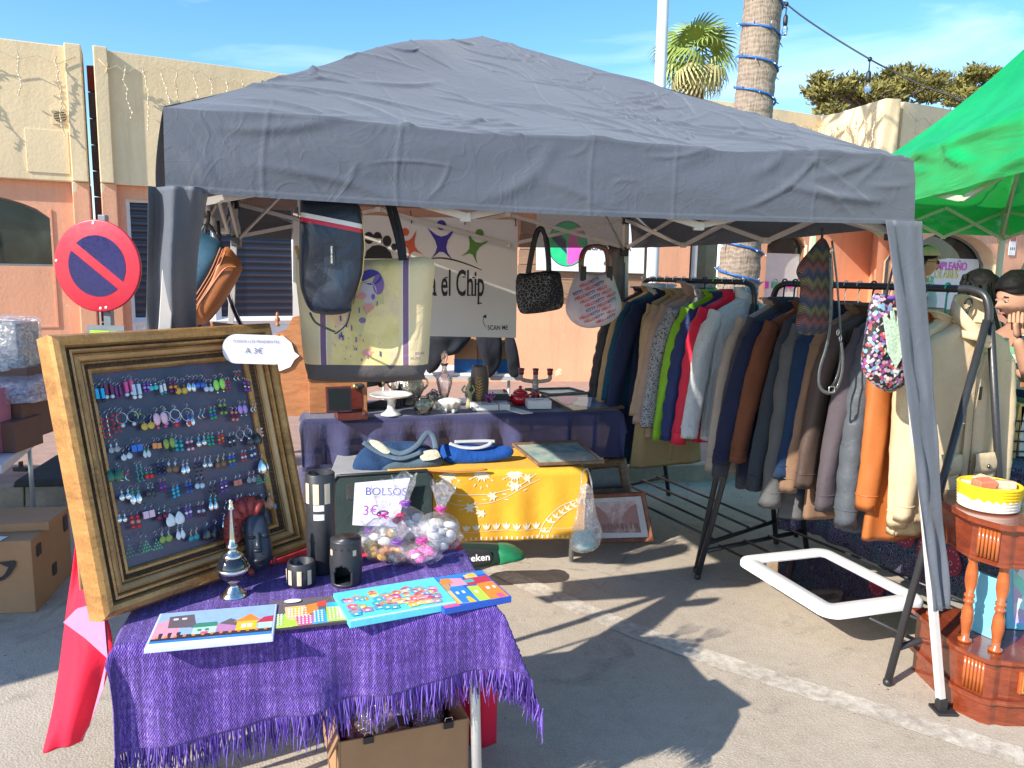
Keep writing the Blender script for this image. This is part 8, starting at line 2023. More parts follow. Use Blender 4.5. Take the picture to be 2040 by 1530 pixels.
for px in (594, 819, 925, 1026): x, y = onT(Tb_, px, 436+(px-594)*.028); b = B(Tb_); b.tube(smooth_line([(x, y+.07, -.02), (x, y+.02, .01), (x+.004, y-.004, .006), (x-.004, y+.0, -.004)], 4), .003, PLASTB, 5); b.out('hook', t)
# --- sign board on the wall behind
p0, p1 = setback(FP[1], FP[2], .09); Ts = axes(p0+V((0, 0, 1.9))-V((-e3.y, e3.x, 0))*.10, e3)
t = thing('sign_board', 'white sign with round green and pink emblem and black capitals on the orange wall', 'sign', Ts.translation+e3*3)
SGN = mat('white_sign_vinyl', (.66, .70, .74), .45, v=.03, b=0); SG = mat('sign_green', (.02, .55, .22), .5, b=0); SP = mat('sign_pink', (.72, .12, .50), .5, b=0); SN = mat('sign_navy', (.03, .04, .10), .5, b=0)
b = B(Ts); b.prism(tr(Ts, [(1068, 538), (1070, 400), (1286, 405), (1282, 545)]), -.01, .01, SGN); b.out('board', t, bev=.002)
cx, cy = onT(Ts, 1130, 486); rs_ = abs(onT(Ts, 1169, 486)[0]-cx); b = B(Ts); b.disc(cx, cy, rs_, rs_*1.12, SN, .011, n=32); b.disc(cx, cy, rs_*.96, rs_*1.08, SG, .012, n=32)
b.poly([(cx+rs_*q[0], cy+rs_*q[1]) for q in ((.0, -1.02), (.3, -1.0), (.7, -.7), (.93, -.1), (.85, .5), (.45, .9), (.12, .55), (.0, -.1))], SP, .013); b.poly([(cx+rs_*q[0], cy+rs_*q[1]) for q in ((-.55, .6), (-.1, .2), (-.02, -.5), (-.4, -.15), (-.8, .25))], SN, .0135); b.poly([(cx+rs_*q[0], cy+rs_*q[1]) for q in ((.9, -.35), (.5, .1), (.6, .6), (.96, .3))], SG, .0138); b.out('emblem', t, kind='stuff')
for s_t, px, py, pxe, sz in (('GUAN TANGA', 1168, 498, 1257, .10), ('RESERVAS', 1208, 517, 1251, .07), ('641 90 19', 1202, 528, 1246, .07)):
 x, y = onT(Ts, px, py); xe, _ = onT(Ts, pxe, py); vs, fs = text_geo(s_t, sz, .03); wd = max(v.x for v in vs); b = B(Ts); b.text(s_t, 0, 0, sz, BKI, .012, loc(x, y, 0) @ Matrix.Scale((xe-x)/wd, 4, (1, 0, 0)), .03); b.out('lettering', t)
# ---------------------------------------------------------------- no parking sign
c_ = Dp(194, 530, 5.25); Tn = axes(c_, V((1, -.10, .03)))
SR = mat('sign_red_film', (.50, .02, .045), .35, v=.08, s=4, b=0); SB = mat('sign_blue_film', (.008, .010, .095), .3, v=.2, s=5, b=0); GALV = mat('galvanised_post', (.20, .23, .25), .5, .3)
t = thing('no_parking_sign', 'round red and blue no parking sign on a grey post', 'road sign', V((c_.x, c_.y+.05, .12)))
R0_ = .305
b = B(Tn); b.lathe([(R0_, -.02), (R0_+.004, -.01), (R0_+.004, .002), (R0_-.004, .004)], SR, 56); b.disc(0, 0, R0_-.002, R0_-.002, SR, .002, n=56); b.disc(0, 0, R0_, R0_, GALV, -.018, n=40); b.out('disc_plate', t)
b = B(Tn); A0 = [2*math.pi*k/72 for k in range(72)]; ri = .205; hw = .032; ph0 = rad(-40)
for sg in (1, -1):
 P = [(ri*math.cos(a), ri*math.sin(a)) for a in [2*math.pi*k/90 for k in range(91)]]; rot_ = lambda p: (p[0]*math.cos(-ph0)-p[1]*math.sin(-ph0), p[0]*math.sin(-ph0)+p[1]*math.cos(-ph0)); inv = lambda p: (p[0]*math.cos(ph0)-p[1]*math.sin(ph0), p[0]*math.sin(ph0)+p[1]*math.cos(ph0))
 a0_ = math.asin(hw/ri); arc = [(ri*math.cos(a), sg*ri*math.sin(a)) for a in [a0_+(math.pi-2*a0_)*k/30 for k in range(31)]]; b.poly([inv(p) for p in arc], SB, .0065)
b.out('blue_field', t, kind='stuff')
for x, y in ((0, .285), (0, -.285), (-.29, .04), (.04, -.28)): b = B(Tn); b.ball((x, y, .004), (.011, .011, .005), WPL, 8, 5); b.out('rivet', t)
b = B(); q = V((c_.x+.03, c_.y+.055, 0)); b.box((q.x, q.y, 1.02), (.05, .05, 1.84), GALV); b.out('post', t, bev=.004)
Tg = axes(Dp(211, 668, 5.2), V((1, -.1, .0))); b = B(Tg); b.prism(tr(Tg, [(172, 700), (174, 647), (248, 649), (248, 700)]), -.006, .004, GALV); b.out('back_plate', t, bev=.004)
YG = mat('fluorescent_film', (.38, .80, .02), .4, v=.04, b=0); b = B(Tg); b.poly(tr(Tg, [(179, 700), (180, 658), (238, 660), (238, 700)]), YG, .0055); b.out('yellow_plate', t)
b = B(Tg); x, y = onT(Tg, 217, 667); b.text('GRUA', x, y, .034, BKI, .007, bold=.04, sx=.9); b.out('lettering', t); b = B(Tg); x, y = onT(Tg, 192, 665); b.rect(x, y, x+.07, y+.004, GR_, .007); b.rect(x, y-.012, x+.07, y-.009, GR_, .007); b.disc(x-.02, y-.002, .008, .008, GR_, .007); b.out('small_print', t, kind='stuff')
# ---------------------------------------------------------------- left edge: neighbour's boxes
BR1 = mat('brown_carton', (.17, .085, .06), .85, v=.12, s=5, b=.15); WT_ = mat('white_table_edge', (.62, .60, .60), .5)
YL_ = 4.4
def lbox(px0, px1, pyb, pyt, Y, dp, m, name, label, cat, ang=0, par=None, bev=.004, z0=None):
 a, c = Dp(px0, pyb, Y), Dp(px1, pyb, Y); tp_ = Dp(px1, pyt, Y); zb = a.z if z0 is None else z0; b = B(loc((a.x+c.x)/2, Y, zb) @ rot(ang)); h_ = tp_.z-zb
 b.box((0, dp/2, h_/2), (c.x-a.x, dp, h_), m); return tag(b.out(name, par, bev=bev), label, cat)
zt_ = Dp(60, 895, 4.3).z
P = lambda a, d, z=zt_: V((-4.6+a, 3.75+d-.18*a, z))
t = thing('folding_table', 'white folding table with cartons at the left edge', 'table', V((-3.3, 4.2, 0)))
q_ = [Dp(-500, 1010, 3.6), Dp(5, 932, 3.95), Dp(82, 845, 4.75), Dp(-350, 850, 4.75)]; q_ = [V((v.x, v.y, zt_)) for v in q_]
b = B(); b.hexa([v-V((0, 0, .05)) for v in q_]+q_, WT_); b.out('tabletop', t, bev=.006)
for v in (q_[1], q_[2]): b = B(); b.tube([V((v.x-.12, v.y+.05, zt_-.05)), V((v.x-.12, v.y+.05, .0))], .014, ALU, 8); b.out('leg', t)
lbox(-140, 62, 845, 735, 4.55, .35, BR1, 'carton', 'large dark brown carton at the back of the left white table', 'box', z0=zt_+.002)
lbox(-140, 45, 842, 802, 4.32, .2, BR1, 'carton', 'flat brown carton supporting the blue wrapped tray', 'box')
lbox(-140, 32, 885, 842, 4.2, .25, BR1, 'carton', 'lowest brown carton at the front of the left white table', 'box', z0=zt_+.002)
lbox(-160, -45, 900, 786, 4.0, .3, mat('pink_panel', (.55, .18, .26), .6), 'pink_box', 'pink box cut off by the left edge of the picture', 'box', z0=zt_+.002)
BLT = mat('blue_plastic_tray', (.03, .05, .22), .35, v=.3, s=12); o = lbox(-140, 52, 800, 772, 4.3, .3, BLT, 'plastic_tray', 'blue tray of small things wrapped in clear film', 'tray')
a = Dp(-120, 770, 4.3); c = Dp(58, 770, 4.3); b = B(loc((a.x+c.x)/2, 4.45, Dp(40, 800, 4.3).z)); w_ = c.x-a.x
def film(T, w_, d_, h_, seed, name, label):
 b = B(T); N_ = 40; vs = []
 for j in range(10):
  v = j/9
  for i in range(N_):
   a = 2*math.pi*i/N_; ca, sa = math.cos(a), math.sin(a); k = 1/max(abs(ca), abs(sa)); x, y = ca*min(k, 1.25)*w_/2, sa*min(k, 1.25)*d_/2; f = 1+.05*(1-v)
   vs.append((x*f+.02*nz3(x*14, v*9, seed), y*f+.02*nz3(y*14, v*9, seed+3), h_*v+.01*nz3(a*3, v*5)))
 b.add(vs, [(j*N_+i, j*N_+(i+1) % N_, (j+1)*N_+(i+1) % N_, (j+1)*N_+i) for j in range(9) for i in range(N_)], PLW, True); b.add(vs[-N_:], [tuple(range(N_))], PLW, True); return tag(b.out(name), label, 'wrapping')
film(loc((a.x+c.x)/2, 4.44, Dp(40, 802, 4.3).z), w_+.03, .36, .12, 5, 'film_wrapping', 'clear film stretched over the blue tray')
lbox(-140, 38, 735, 645, 4.6, .22, mat('grey_blue_goods', (.17, .18, .20), .6, v=.3, s=8), 'wrapped_block', 'grey block of goods inside clear plastic on the dark carton', 'goods')
a = Dp(-120, 735, 4.6); c = Dp(46, 735, 4.6); film(loc((a.x+c.x)/2, 4.70, a.z+.002), c.x-a.x, .30, Dp(60, 636, 4.6).z-a.z, 9, 'film_wrapping', 'crumpled clear plastic around the grey block')
# rubber wheel stop on the pavement edge
RUB = mat('black_rubber', (.035, .037, .042), .75, v=.3, s=10, b=.6, bs=60); q0, q1 = Zp(24, 972, .13), Zp(215, 968, .13); d_ = (q1-q0).normalized(); n_ = V((-d_.y, d_.x, 0)); L_ = (q1-q0).length
b = B()
A_ = [(0, 0, 0), (L_, 0, 0), (L_, .34, 0), (0, .34, 0), (.01, .01, .045), (L_-.01, .01, .045), (L_-.01, .32, .15), (.16, .32, .15)]
b.hexa([q0+d_*x+n_*y+V((0, 0, z)) for x, y, z in A_], RUB); t = b.out('wheel_stop', bev=.012, label='black rubber kerb ramp lying on the pavement edge at the left', cat='kerb ramp')
b = B(); q = Dp(40, 905, 5.3); b.box((q.x, q.y, .16), (.10, .04, .03), PLASTB); b.box((q.x, q.y, .19), (.02, .03, .05), PLASTB); b.out('foot_clamp', label='small black plastic clamp on the pavement under the left table', cat='clamp', bev=.004)
# cardboard box with curved arrow mark
Pn, Pr, Pk = V((-2.30, 3.30, 0)), V((-2.335, 3.84, 0)), V((-2.9, 3.2, 0)); hb_ = Dp(85, 1083, 3.35).z
t = thing('delivery_box', 'brown cardboard delivery box with black curved arrow on the ground at left', 'box', V((-2.55, 3.5, 0)))
e_ = (V((-2.95, 3.30, 0))-Pn); A_ = [V((-2.90, 3.27, 0)), V((-2.20, 3.385, 0)), V((-2.30, 3.86, 0)), V((-2.98, 3.75, 0))]
b = B(); b.hexa(A_+[v+V((0, 0, hb_)) for v in A_], CARD); b.out('body', t, bev=.004)
b = B(); b.hexa([v+V((0, 0, hb_+.002)) for v in (A_[0]+V((0, .10, 0)), A_[1]+V((0, .14, 0)), A_[2], A_[3])]+[v+V((0, 0, hb_+.012+k)) for v, k in zip((A_[0]+V((0, .10, 0)), A_[1]+V((0, .14, 0)), A_[2], A_[3]), (.02, .03, 0, 0))], CARD); b.out('flap', t)
b = B(); b.box((*((A_[0]+A_[1])/2+V((.14, .06, 0))).xy, hb_+.003), (.16, .07, .002), WBOX, None); b.out('label_sticker', t)
Tx = axes(A_[0].lerp(A_[1], .5)+V((.016, -.09, .0))*0+V((0, -.004, 0)), A_[1]-A_[0])
b = B(Tx); sm = smooth_line([V((*q, .003)) for q in tr(Tx, [(-60, 1150), (-20, 1158), (8, 1150), (22, 1132), (26, 1118)])], 6)
for i in range(len(sm)-1):
 w0, w1 = .003+.012*i/len(sm), .003+.012*(i+1)/len(sm); d = (sm[i+1]-sm[i]).normalized(); q = V((-d.y, d.x, 0)); b.add([sm[i]-q*w0, sm[i+1]-q*w1, sm[i+1]+q*w1, sm[i]+q*w0], [(0, 1, 2, 3)], BKI)
b.poly(tr(Tx, [(-5, 1120), (30, 1116), (31, 1130), (12, 1128)]), BKI, .004); b.out('arrow_mark', t, kind='stuff')
Ty_ = axes(A_[1]+V((.003, 0, 0)), A_[2]-A_[1])
for u, z0, z1 in ((.05, hb_*.72, hb_*.88), (.40, hb_*.72, hb_*.95), (.22, hb_*.25, hb_*.42)): b = B(Ty_); b.rect(u, z0, u+.05, z1, BKI, .002); b.out('handling_mark', t)
# ---------------------------------------------------------------- patterned cloth on a table behind the near rack
n = NT('navy_paisley_print'); v = n.N('TexVoronoi', Vector=n.co, Scale=26.); d1 = v.outputs[0]; ring_ = n.math('SINE', n.math('MULTIPLY', d1, 38.)); fine = n.N('TexVoronoi', {'feature': 'DISTANCE_TO_EDGE'}, Vector=n.co, Scale=58.).outputs[0]
c1 = n.mix(n.ramp(ring_, [(.62, 0), (.8, .8)]), (.018, .016, .05), n.ramp(n.noise(5, 2), [(.42, (.12, .26, .34)), (.5, (.30, .26, .42)), (.6, (.16, .10, .28))])); c1 = n.mix(n.ramp(fine, [(.015, .55), (.05, 0)]), c1, (.30, .32, .42)); n.col(c1); n.set(Roughness=.85); n.bump(n.noise(9, 3, .5, n.mapping((1, 1, .3))), .3, .02); PAI = n.m
PMR = mat('maroon_medallion', (.34, .04, .08), .85, v=.4, s=40); PMC = mat('medallion_dots', (.60, .36, .40), .85, b=0)
G0, G1 = V((1.70, 4.72, 0)), V((2.55, 3.20, 0)); gd = (G1-G0).normalized(); gn = V((-gd.y, gd.x, 0))
Tz = axes(G0+V((0, 0, .4)), gd); GLn = (G1-G0).length
P = lambda a, d, z=.74: G0+gd*a+gn*d+V((0, 0, z))
bot = [onT(Tz, x, y) for x, y in ((1556, 1052), (1640, 1065), (1700, 1098), (1780, 1135), (1850, 1172), (1960, 1212), (2090, 1260))]
bx = [q[0] for q in bot]; by = [q[1] for q in bot]
table('folding_table', 'table hidden under the navy paisley cloth behind the near rack', P, GLn, .6, .72, [(.12, .05), (.12, .5), (GLn-.1, .05), (GLn-.1, .5)], LAM, PLASTB)
def pc_(u, v):
 a = bot[0][0]+(bot[-1][0]-bot[0][0])*u; yb_ = float(np.interp(a, bx, by)); y = .345*(1-v)+yb_*v; return (a+.0, y, .02*math.sin(a*19)*v+.012*math.sin(a*43+1)*v+.03*v)
t = thing('paisley_cloth', 'navy cloth with small flowers and maroon medallions hanging behind the near clothes rack', 'cloth', G0.lerp(G1, .5))
b = B(Tz); b.sheet(pc_, 120, 14, PAI, uvs=False); b.out('front_fall', t, solid=.002)
b = B(); b.hexa([P(-.01, -.01, .722), P(GLn, -.01, .722), P(GLn, .6, .722), P(-.01, .6, .722), P(-.01, -.01, .728), P(GLn, -.01, .728), P(GLn, .6, .728), P(-.01, .6, .728)], PAI); b.out('top_fold', t)
for px, py in ((1702, 1010), (1762, 1035), (1812, 1060), (1775, 985), (1860, 1090), (1905, 1115)):
 x, y = onT(Tz, px, py); b = B(Tz); zf = .02*math.sin(x*19)*.5+.012*math.sin(x*43+1)*.5+.03; b.poly([(x+.055*math.cos(a)*(1-.25*math.sin(a)), y+.075*math.sin(a)) for a in [i*.35 for i in range(18)]], PMR, zf+.014)
 for k in range(14): a = k*.45; b.disc(x+.040*math.cos(a), y+.054*math.sin(a), .004, .004, PMC, zf+.0155, n=6)
 b.disc(x, y-.01, .011, .013, PMC, zf+.0155, n=10); b.disc(x, y-.01, .007, .009, PMR, zf+.0165, n=10); b.out('medallion', t, kind='stuff')
# ---------------------------------------------------------------- corner cabinet
MH = wood('polished_mahogany', (.13, .022, .010), (.27, .055, .018), .22, (3, 3, 10), .7); MHL = wood('light_mahogany', (.33, .075, .018), (.45, .125, .03), .22, (5, 5, 5), .7); INLY = mat('gold_inlay', (.70, .48, .12), .35, .4, b=0)
PLN = [(1.70, 3.02), (1.70, 2.72), (1.71, 2.695), (1.75, 2.630), (1.775, 2.615), (1.80, 2.62), (1.83, 2.61), (2.37, 2.61), (2.42, 2.615), (2.45, 2.63), (2.50, 2.70), (2.52, 2.74), (2.52, 3.02)]
cc_ = V((2.1, 2.85, 0))
def grow(k): return [(cc_.x+(x-cc_.x)*(1+k/.42), cc_.y+(y-cc_.y)*(1+k/.25)) for x, y in PLN]
t = thing('corner_cabinet', 'polished mahogany console cabinet with turned balusters and drawers at the right edge', 'cabinet', (2.1, 2.85, 0))
def slab(k, z0, z1, m, name='moulding', bev=.005): b = B(); b.prism(grow(k), z0, z1, m); return b.out(name, t, bev=bev)
slab(0, .0, .085, MH, 'plinth'); slab(.016, .085, .105, MH); slab(.002, .105, .245, MH, 'lower_box'); slab(.022, .245, .262, MH, 'shelf'); slab(.0, .602, .618, MH); slab(-.004, .618, .735, MH, 'upper_box'); slab(.012, .735, .748, MH); slab(.028, .748, .770, MH, 'cabinet_top', .008)
prof = [(.013, .262), (.024, .264), (.024, .274), (.013, .280), (.016, .31), (.022, .35), (.020, .39), (.013, .415), (.019, .42), (.019, .428), (.012, .434), (.019, .442), (.019, .45), (.013, .456), (.022, .50), (.021, .54), (.015, .575), (.020, .59), (.020, .601)]
for x, y in ((1.73, 2.96), (1.735, 2.745), (1.805, 2.67), (2.40, 2.67), (2.47, 2.80), (2.08, 2.96)): b = B(loc(x, y, 0)); b.lathe(prof, MHL, 20); b.out('baluster', t)
for z0, z1 in ((.112, .238), (.624, .73)):
 for k in range(6): f = k/5; x, y = 1.711+.034*f, 2.688-.055*f; b = B(); b.tube([(x, y, z0), (x, y, z1)], .006, MHL, 8); b.out('flute', t)
 Tc = axes(V((1.90, 2.609-(.004 if z0 < .3 else -.002), (z0+z1)/2)), V((1, 0, 0))); b = B(Tc); b.box((.16, 0, 0), (.40, .085 if z0 < .3 else .07, .018), MHL); b.out('drawer_front', t, bev=.003)
 b = B(Tc); R_ = [V((*p, .0105)) for p in ((-.03, -.033), (.35, -.033), (.35, .033), (-.03, .033))]; b.tube(R_, .0018, INLY, 4, closed=True); b.out('inlay_line', t)
 b = B(Tc); b.lathe([(.0001, .024), (.008, .022), (.012, .016), (.006, .012), (.016, .010), (.018, .006)], BRS, 16, loc(.12, 0, 0)); b.out('knob', t)
# basket with soaps on top
p = V((1.80, 2.80, .772)); Rb = .105
n = NT('yellow_white_crochet'); z = n.N('SeparateXYZ', i0=n.co).outputs[2]; wv = n.noise(120, 2)
n.col(n.mix(n.math('GREATER_THAN', n.math('ADD', z, n.math('MULTIPLY', n.math('SINE', n.math('MULTIPLY', n.N('SeparateXYZ', i0=n.co).outputs[0], 260.)), .004)), .045), (.78, .72, .62), (.85, .55, .01))); n.set(Roughness=.9); CRO = n.m
t = thing('crochet_basket', 'yellow and white crocheted basket on top of the mahogany cabinet', 'basket', p)
b = B(loc(*p)); prof = [(.0001, .0), (Rb*.85, .0)]
for k in range(8): z = .004+k*.0115; prof += [(Rb*(.93+.01*k), z), (Rb*(.93+.01*k)+.005, z+.005), (Rb*(.93+.01*k), z+.0105)]
prof += [(Rb*.93, .095), (Rb*.9, .02), (.0001, .012)]; b.lathe(prof, CRO, 72, sq=lambda a, z: 1+.012*math.cos(a*36+(z*550))); b.out('basket_wall', t)
for k, (x, y, z, a, c, nm) in enumerate(((-.035, -.02, .098, 12, (.75, .20, .12), 'coral'), (.045, -.01, .092, -20, (.80, .42, .28), 'salmon'), (.0, .05, .09, 40, (.85, .70, .40), 'cream'), (-.05, .05, .075, -30, (.82, .5, .35), 'peach'), (.06, .05, .075, 15, (.8, .25, .2), 'pink red'), (.01, -.06, .07, 5, (.85, .6, .3), 'honey'))):
 sm_ = mat('soap_'+nm.replace(' ', '_'), c, .3, v=.1, s=20, b=.05, coat=.3); sm_.node_tree.nodes['Principled BSDF'].inputs['Subsurface Weight'].default_value = .2
 b = B(loc(p.x+x, p.y+y, p.z+z) @ rot(a) @ rot(8*(-1)**k, 'X')); b.box((0, 0, 0), (.075, .05, .032), sm_); b.out('soap_bar', label=f'{nm} coloured soap bar in the yellow crocheted basket', cat='soap', bev=.006, group='soap bars in the basket')
# pale blue boxed picture on the cabinet shelf
SKYB = mat('sky_blue_card', (.18, .55, .72), .45, b=.03)
n = NT('pastel_toy_print'); v = n.N('TexVoronoi', Vector=n.co, Scale=13.); n.col(n.mix(.55, n.ramp(n.noise(8, 4), [(.4, (.45, .72, .74)), (.6, (.72, .76, .55))]), v.outputs[1])); n.set(Roughness=.25); TOY = n.m
T_ = axes(V((2.03, 2.84, .264)), V((.9, -.14, 0)), V((.0, .25, 1)))
t = thing('boxed_picture', 'light blue framed pastel picture box leaning on the cabinet shelf', 'box', T_.translation); b = B(T_); b.box((.12, .14, -.015), (.38, .28, .03), SKYB); b.out('box_body', t, bev=.003)
b = B(T_); b.rect(-.045, .025, .29, .258, TOY, .0015); b.out('printed_front', t)
b = B(); b.hexa([V(q) for q in ((1.80, 2.86, .264), (1.86, 2.74, .264), (1.875, 2.745, .264), (1.815, 2.865, .264), (1.80, 2.88, .50), (1.86, 2.76, .50), (1.875, 2.765, .50), (1.815, 2.885, .50))], SKYB); b.out('thin_book', label='thin light blue book standing on the cabinet shelf beside the picture box', cat='book')
# crate of books and purple cloth behind the jacket
p = V((2.62, 3.86, 0)); Cr = cloth('purple_plum_cloth', (.12, .03, .20), .8)
P = lambda a, d, z=.72: V((2.42+a, 3.75+d, z))
table('folding_table', 'table with plum cloth and book crate at the right edge', P, 1.2, .6, .70, [(.1, .05), (.1, .5), (1.1, .05), (1.1, .5)]);
b = B(); b.sheet(lambda u, v: V((2.40+1.25*u, 3.73+.012*math.sin(u*40)*v, .705-.55*v)), 40, 8, Cr, uvs=False); b.add([(2.40, 3.73, .706), (3.65, 3.73, .706), (3.65, 4.36, .706), (2.40, 4.36, .706)], [(0, 1, 2, 3)], Cr); b.out('plum_cloth', label='plum coloured cloth covering the table at the right edge', cat='cloth', solid=.002)
t = thing('wire_crate', 'black wire crate of books on the plum cloth at the right edge', 'crate', V((2.6, 3.9, .71)))
for k in range(5):
 z = .715+k*.052; b = B(); b.tube([V((x, y, z)) for x, y in ((2.44, 3.78), (2.86, 3.78), (2.86, 4.02), (2.44, 4.02))], .0045, PLASTB, 5, closed=True); b.out('rim_wire', t)
for k in range(9): x = 2.44+.0525*k; b = B(); b.tube([(x, 3.78, .712), (x, 3.78, .925)], .0028, PLASTB, 4); b.out('upright_wire', t)
for k, (c, nm) in enumerate((((.03, .35, .38), 'teal'), ((.62, .36, .10), 'orange'), ((.7, .66, .55), 'cream'), ((.08, .2, .1), 'green'), ((.5, .05, .06), 'red'), ((.05, .08, .25), 'navy'), ((.6, .5, .2), 'ochre'))):
 b = B(loc(2.49+k*.05, 3.89, .718) @ rot(5*math.sin(k*2), 'Y')); b.box((0, 0, .15), (.032, .18, .30-.02*(k % 3)), mat('book_'+nm, c, .5)); b.out('book', label=f'{nm} spined book standing in the black wire crate', cat='book', bev=.002, group='books in the wire crate')
# folding chair back
CHB = mat('slate_blue_chair', (.10, .17, .22), .4)
t = thing('folding_chair', 'slate blue plastic chair behind the beige jacket', 'chair', V((2.72, 4.3, 0)))
b = B(axes(V((2.62, 4.2, .95)), V((1, .2, 0)))); b.puff([(-.2, -.2), (-.2, .12), (-.1, .2), (.1, .2), (.2, .12), (.2, -.2)], .012, CHB, rings=4, pw=5); b.out('backrest', t)
b = B(); b.box((2.66, 4.4, .45), (.40, .40, .03), CHB); b.out('seat', t, bev=.01)
for x in (2.48, 2.84):
 for y in (4.24, 4.58): b = B(); b.tube([(x, y, 0), (x, y, .44)], .012, GALV, 8); b.out('leg', t)
# ================================================================= PEOPLE
def skin(name, V_, E_, R_, m, par, flat=None):
 o0 = gorigin(par); me = bpy.data.meshes.new(name); me.from_pydata([V(v)-o0 for v in V_], E_, []); me.materials.append(m)
 o = bpy.data.objects.new(name, me); COL.objects.link(o); o.parent = par
 o.modifiers.new('skin', 'SKIN').use_smooth_shade = True
 for i, r_ in enumerate(R_): me.skin_vertices[0].data[i].radius = (r_, r_) if isinstance(r_, (int, float)) else r_; me.skin_vertices[0].data[i].use_root = (i == 0)
 s_ = o.modifiers.new('sub', 'SUBSURF'); s_.levels = 2; s_.render_levels = 2
 return o
def chain(n_): return [(i, i+1) for i in range(n_-1)]
def skin_mat(name, c):
 m = mat(name, c, .68, v=.12, s=9, b=.25); m.node_tree.nodes['Principled BSDF'].inputs['Subsurface Weight'].default_value = .1; return m
def head(par, c, yaw, tilt, sm, hm, hair='short', k=1., roll=0, top_=False):
 """head facing local -x"""
 sb = MBD if top_ else sm; T = loc(*c) @ rot(yaw) @ rot(tilt, 'Y') @ rot(roll, 'X') @ Matrix.Scale(k, 4)
 def g(a, e, r_): return r_*math.exp(-a*a-e*e)
 def f(u, v):
  th = u*2*math.pi; ph = v*math.pi; x, y, z = -math.cos(th)*math.sin(ph), math.sin(th)*math.sin(ph), math.cos(ph)
  X, Y_, Z_ = x*.098, y*.073, z*.118
  if z < 0: Y_ *= 1-.32*z*z; X *= 1-.22*z*z*(1 if x > 0 else .3)
  fr = max(0, -x)
  X -= g(y/.14, (z+.12)/.16, .026)*fr+g(y/.10, (z+.20)/.07, .012)*fr; X += g((abs(y)-.36)/.17, (z-.06)/.11, .011)*fr
  X -= g(y/.30, (z+.48)/.07, .009)*fr+g(y/.28, (z+.60)/.05, .007)*fr+g(y/.3, (z+.82)/.13, .013)*fr+g(y/.55, (z-.22)/.08, .005)*fr
  return (X, Y_, Z_)
 b = B(T); b.sheet(f, 72, 48, sb, closeu=True, uvs=False); h = b.out('head', par)
 EW = mat('eye_white', (.7, .68, .65), .2, b=0); LIP = mat('lip', (.35, .12, .10), .45, b=0)
 for s_ in (-1, 1):
  b = B(T); b.ball((-.084, s_*.028, .006), (.008, .012, .0035), EW, 10, 6); b.ball((-.0905, s_*.028, .005), (.003, .006, .0032), BLACKH, 8, 5); b.ball((-.083, s_*.028, .011), (.010, .014, .005), sm, 10, 6); b.out('eye', h)
  b = B(T); b.tube([(-.087, s_*.013, .024), (-.090, s_*.028, .029), (-.080, s_*.044, .024)], [.003, .004, .002], hm, 6); b.out('eyebrow', h)
  b = B(T); b.puff([(-.012, .024), (.006, .030), (.018, .016), (.012, -.010), (.0, -.028), (-.010, -.018)], .006, sm, loc(.008, s_*.074, -.004) @ rot(90, 'X') @ rot(12*s_, 'Y'), rings=5, pw=2); b.out('ear', h)
 b = B(T); b.tube([(-.094, -.022, -.055), (-.106, 0, -.053), (-.094, .022, -.055)], [.003, .006, .003], LIP, 8); b.out('mouth', h)
 if hair:
  def hf(u, v):
   th = u*2*math.pi; x, y = -math.cos(th), math.sin(th); lim = .43+.30*max(0, x)**.6-.10*max(0, -x)**3
   q = f(u, v*lim); n_ = V(q).normalized(); e = .012+.006*nz3(q[0]*60, q[1]*60, q[2]*60)+(.014 if z_top(q) else 0)
   return V(q)+n_*e*(1-.4*v)
  def z_top(q): return q[2] > .06
  b = B(T); b.sheet(hf, 60, 22, hm, closeu=True, uvs=False); b.out('hair', par, solid=.006)
 return T
def hand(par, w_, d, side, sm, curl=.5, k=1.):
 """palm from the wrist w_ along d, spread axis side, five curled fingers"""
 d, side = V(d).normalized(), V(side).normalized(); nn = d.cross(side); P = [w_, w_+d*.03*k, w_+d*.08*k]
 skin('hand', P, chain(3), [(.020, .016), (.034, .014), (.036, .013)], sm, par)
 for i, L_ in enumerate((.066, .076, .072, .056)):
  r0 = w_+d*.07*k+side*(.027-.018*i); a = 0; q = [r0]; dd = V(d)
  for j in range(3): dd = (dd*math.cos(curl*.6)+nn*math.sin(curl*.6)).normalized(); q.append(q[-1]+dd*L_*k*(.44, .32, .24)[j])
  skin('finger', q, chain(4), [.0095, .0088, .008, .0068], sm, par)
 t0 = w_+d*.02+side*.024; skin('thumb', [t0, t0+d*.022+side*.022, t0+d*.05+side*.03+nn*.006, t0+d*.072+side*.028+nn*.012], chain(4), [.012, .011, .010, .0075], sm, par)
def striped(name):
 n = NT(name); z = n.N('SeparateXYZ', i0=n.co).outputs[2]; n.col(n.ramp(n.math('FRACT', n.math('MULTIPLY', z, 7.)), [(0, (.02, .04, .07)), (.4, (.02, .04, .07)), (.42, (.55, .68, .55)), (.7, (.55, .68, .55)), (.72, (.20, .42, .24))], 'CONSTANT')); n.set(Roughness=.85); return n.m
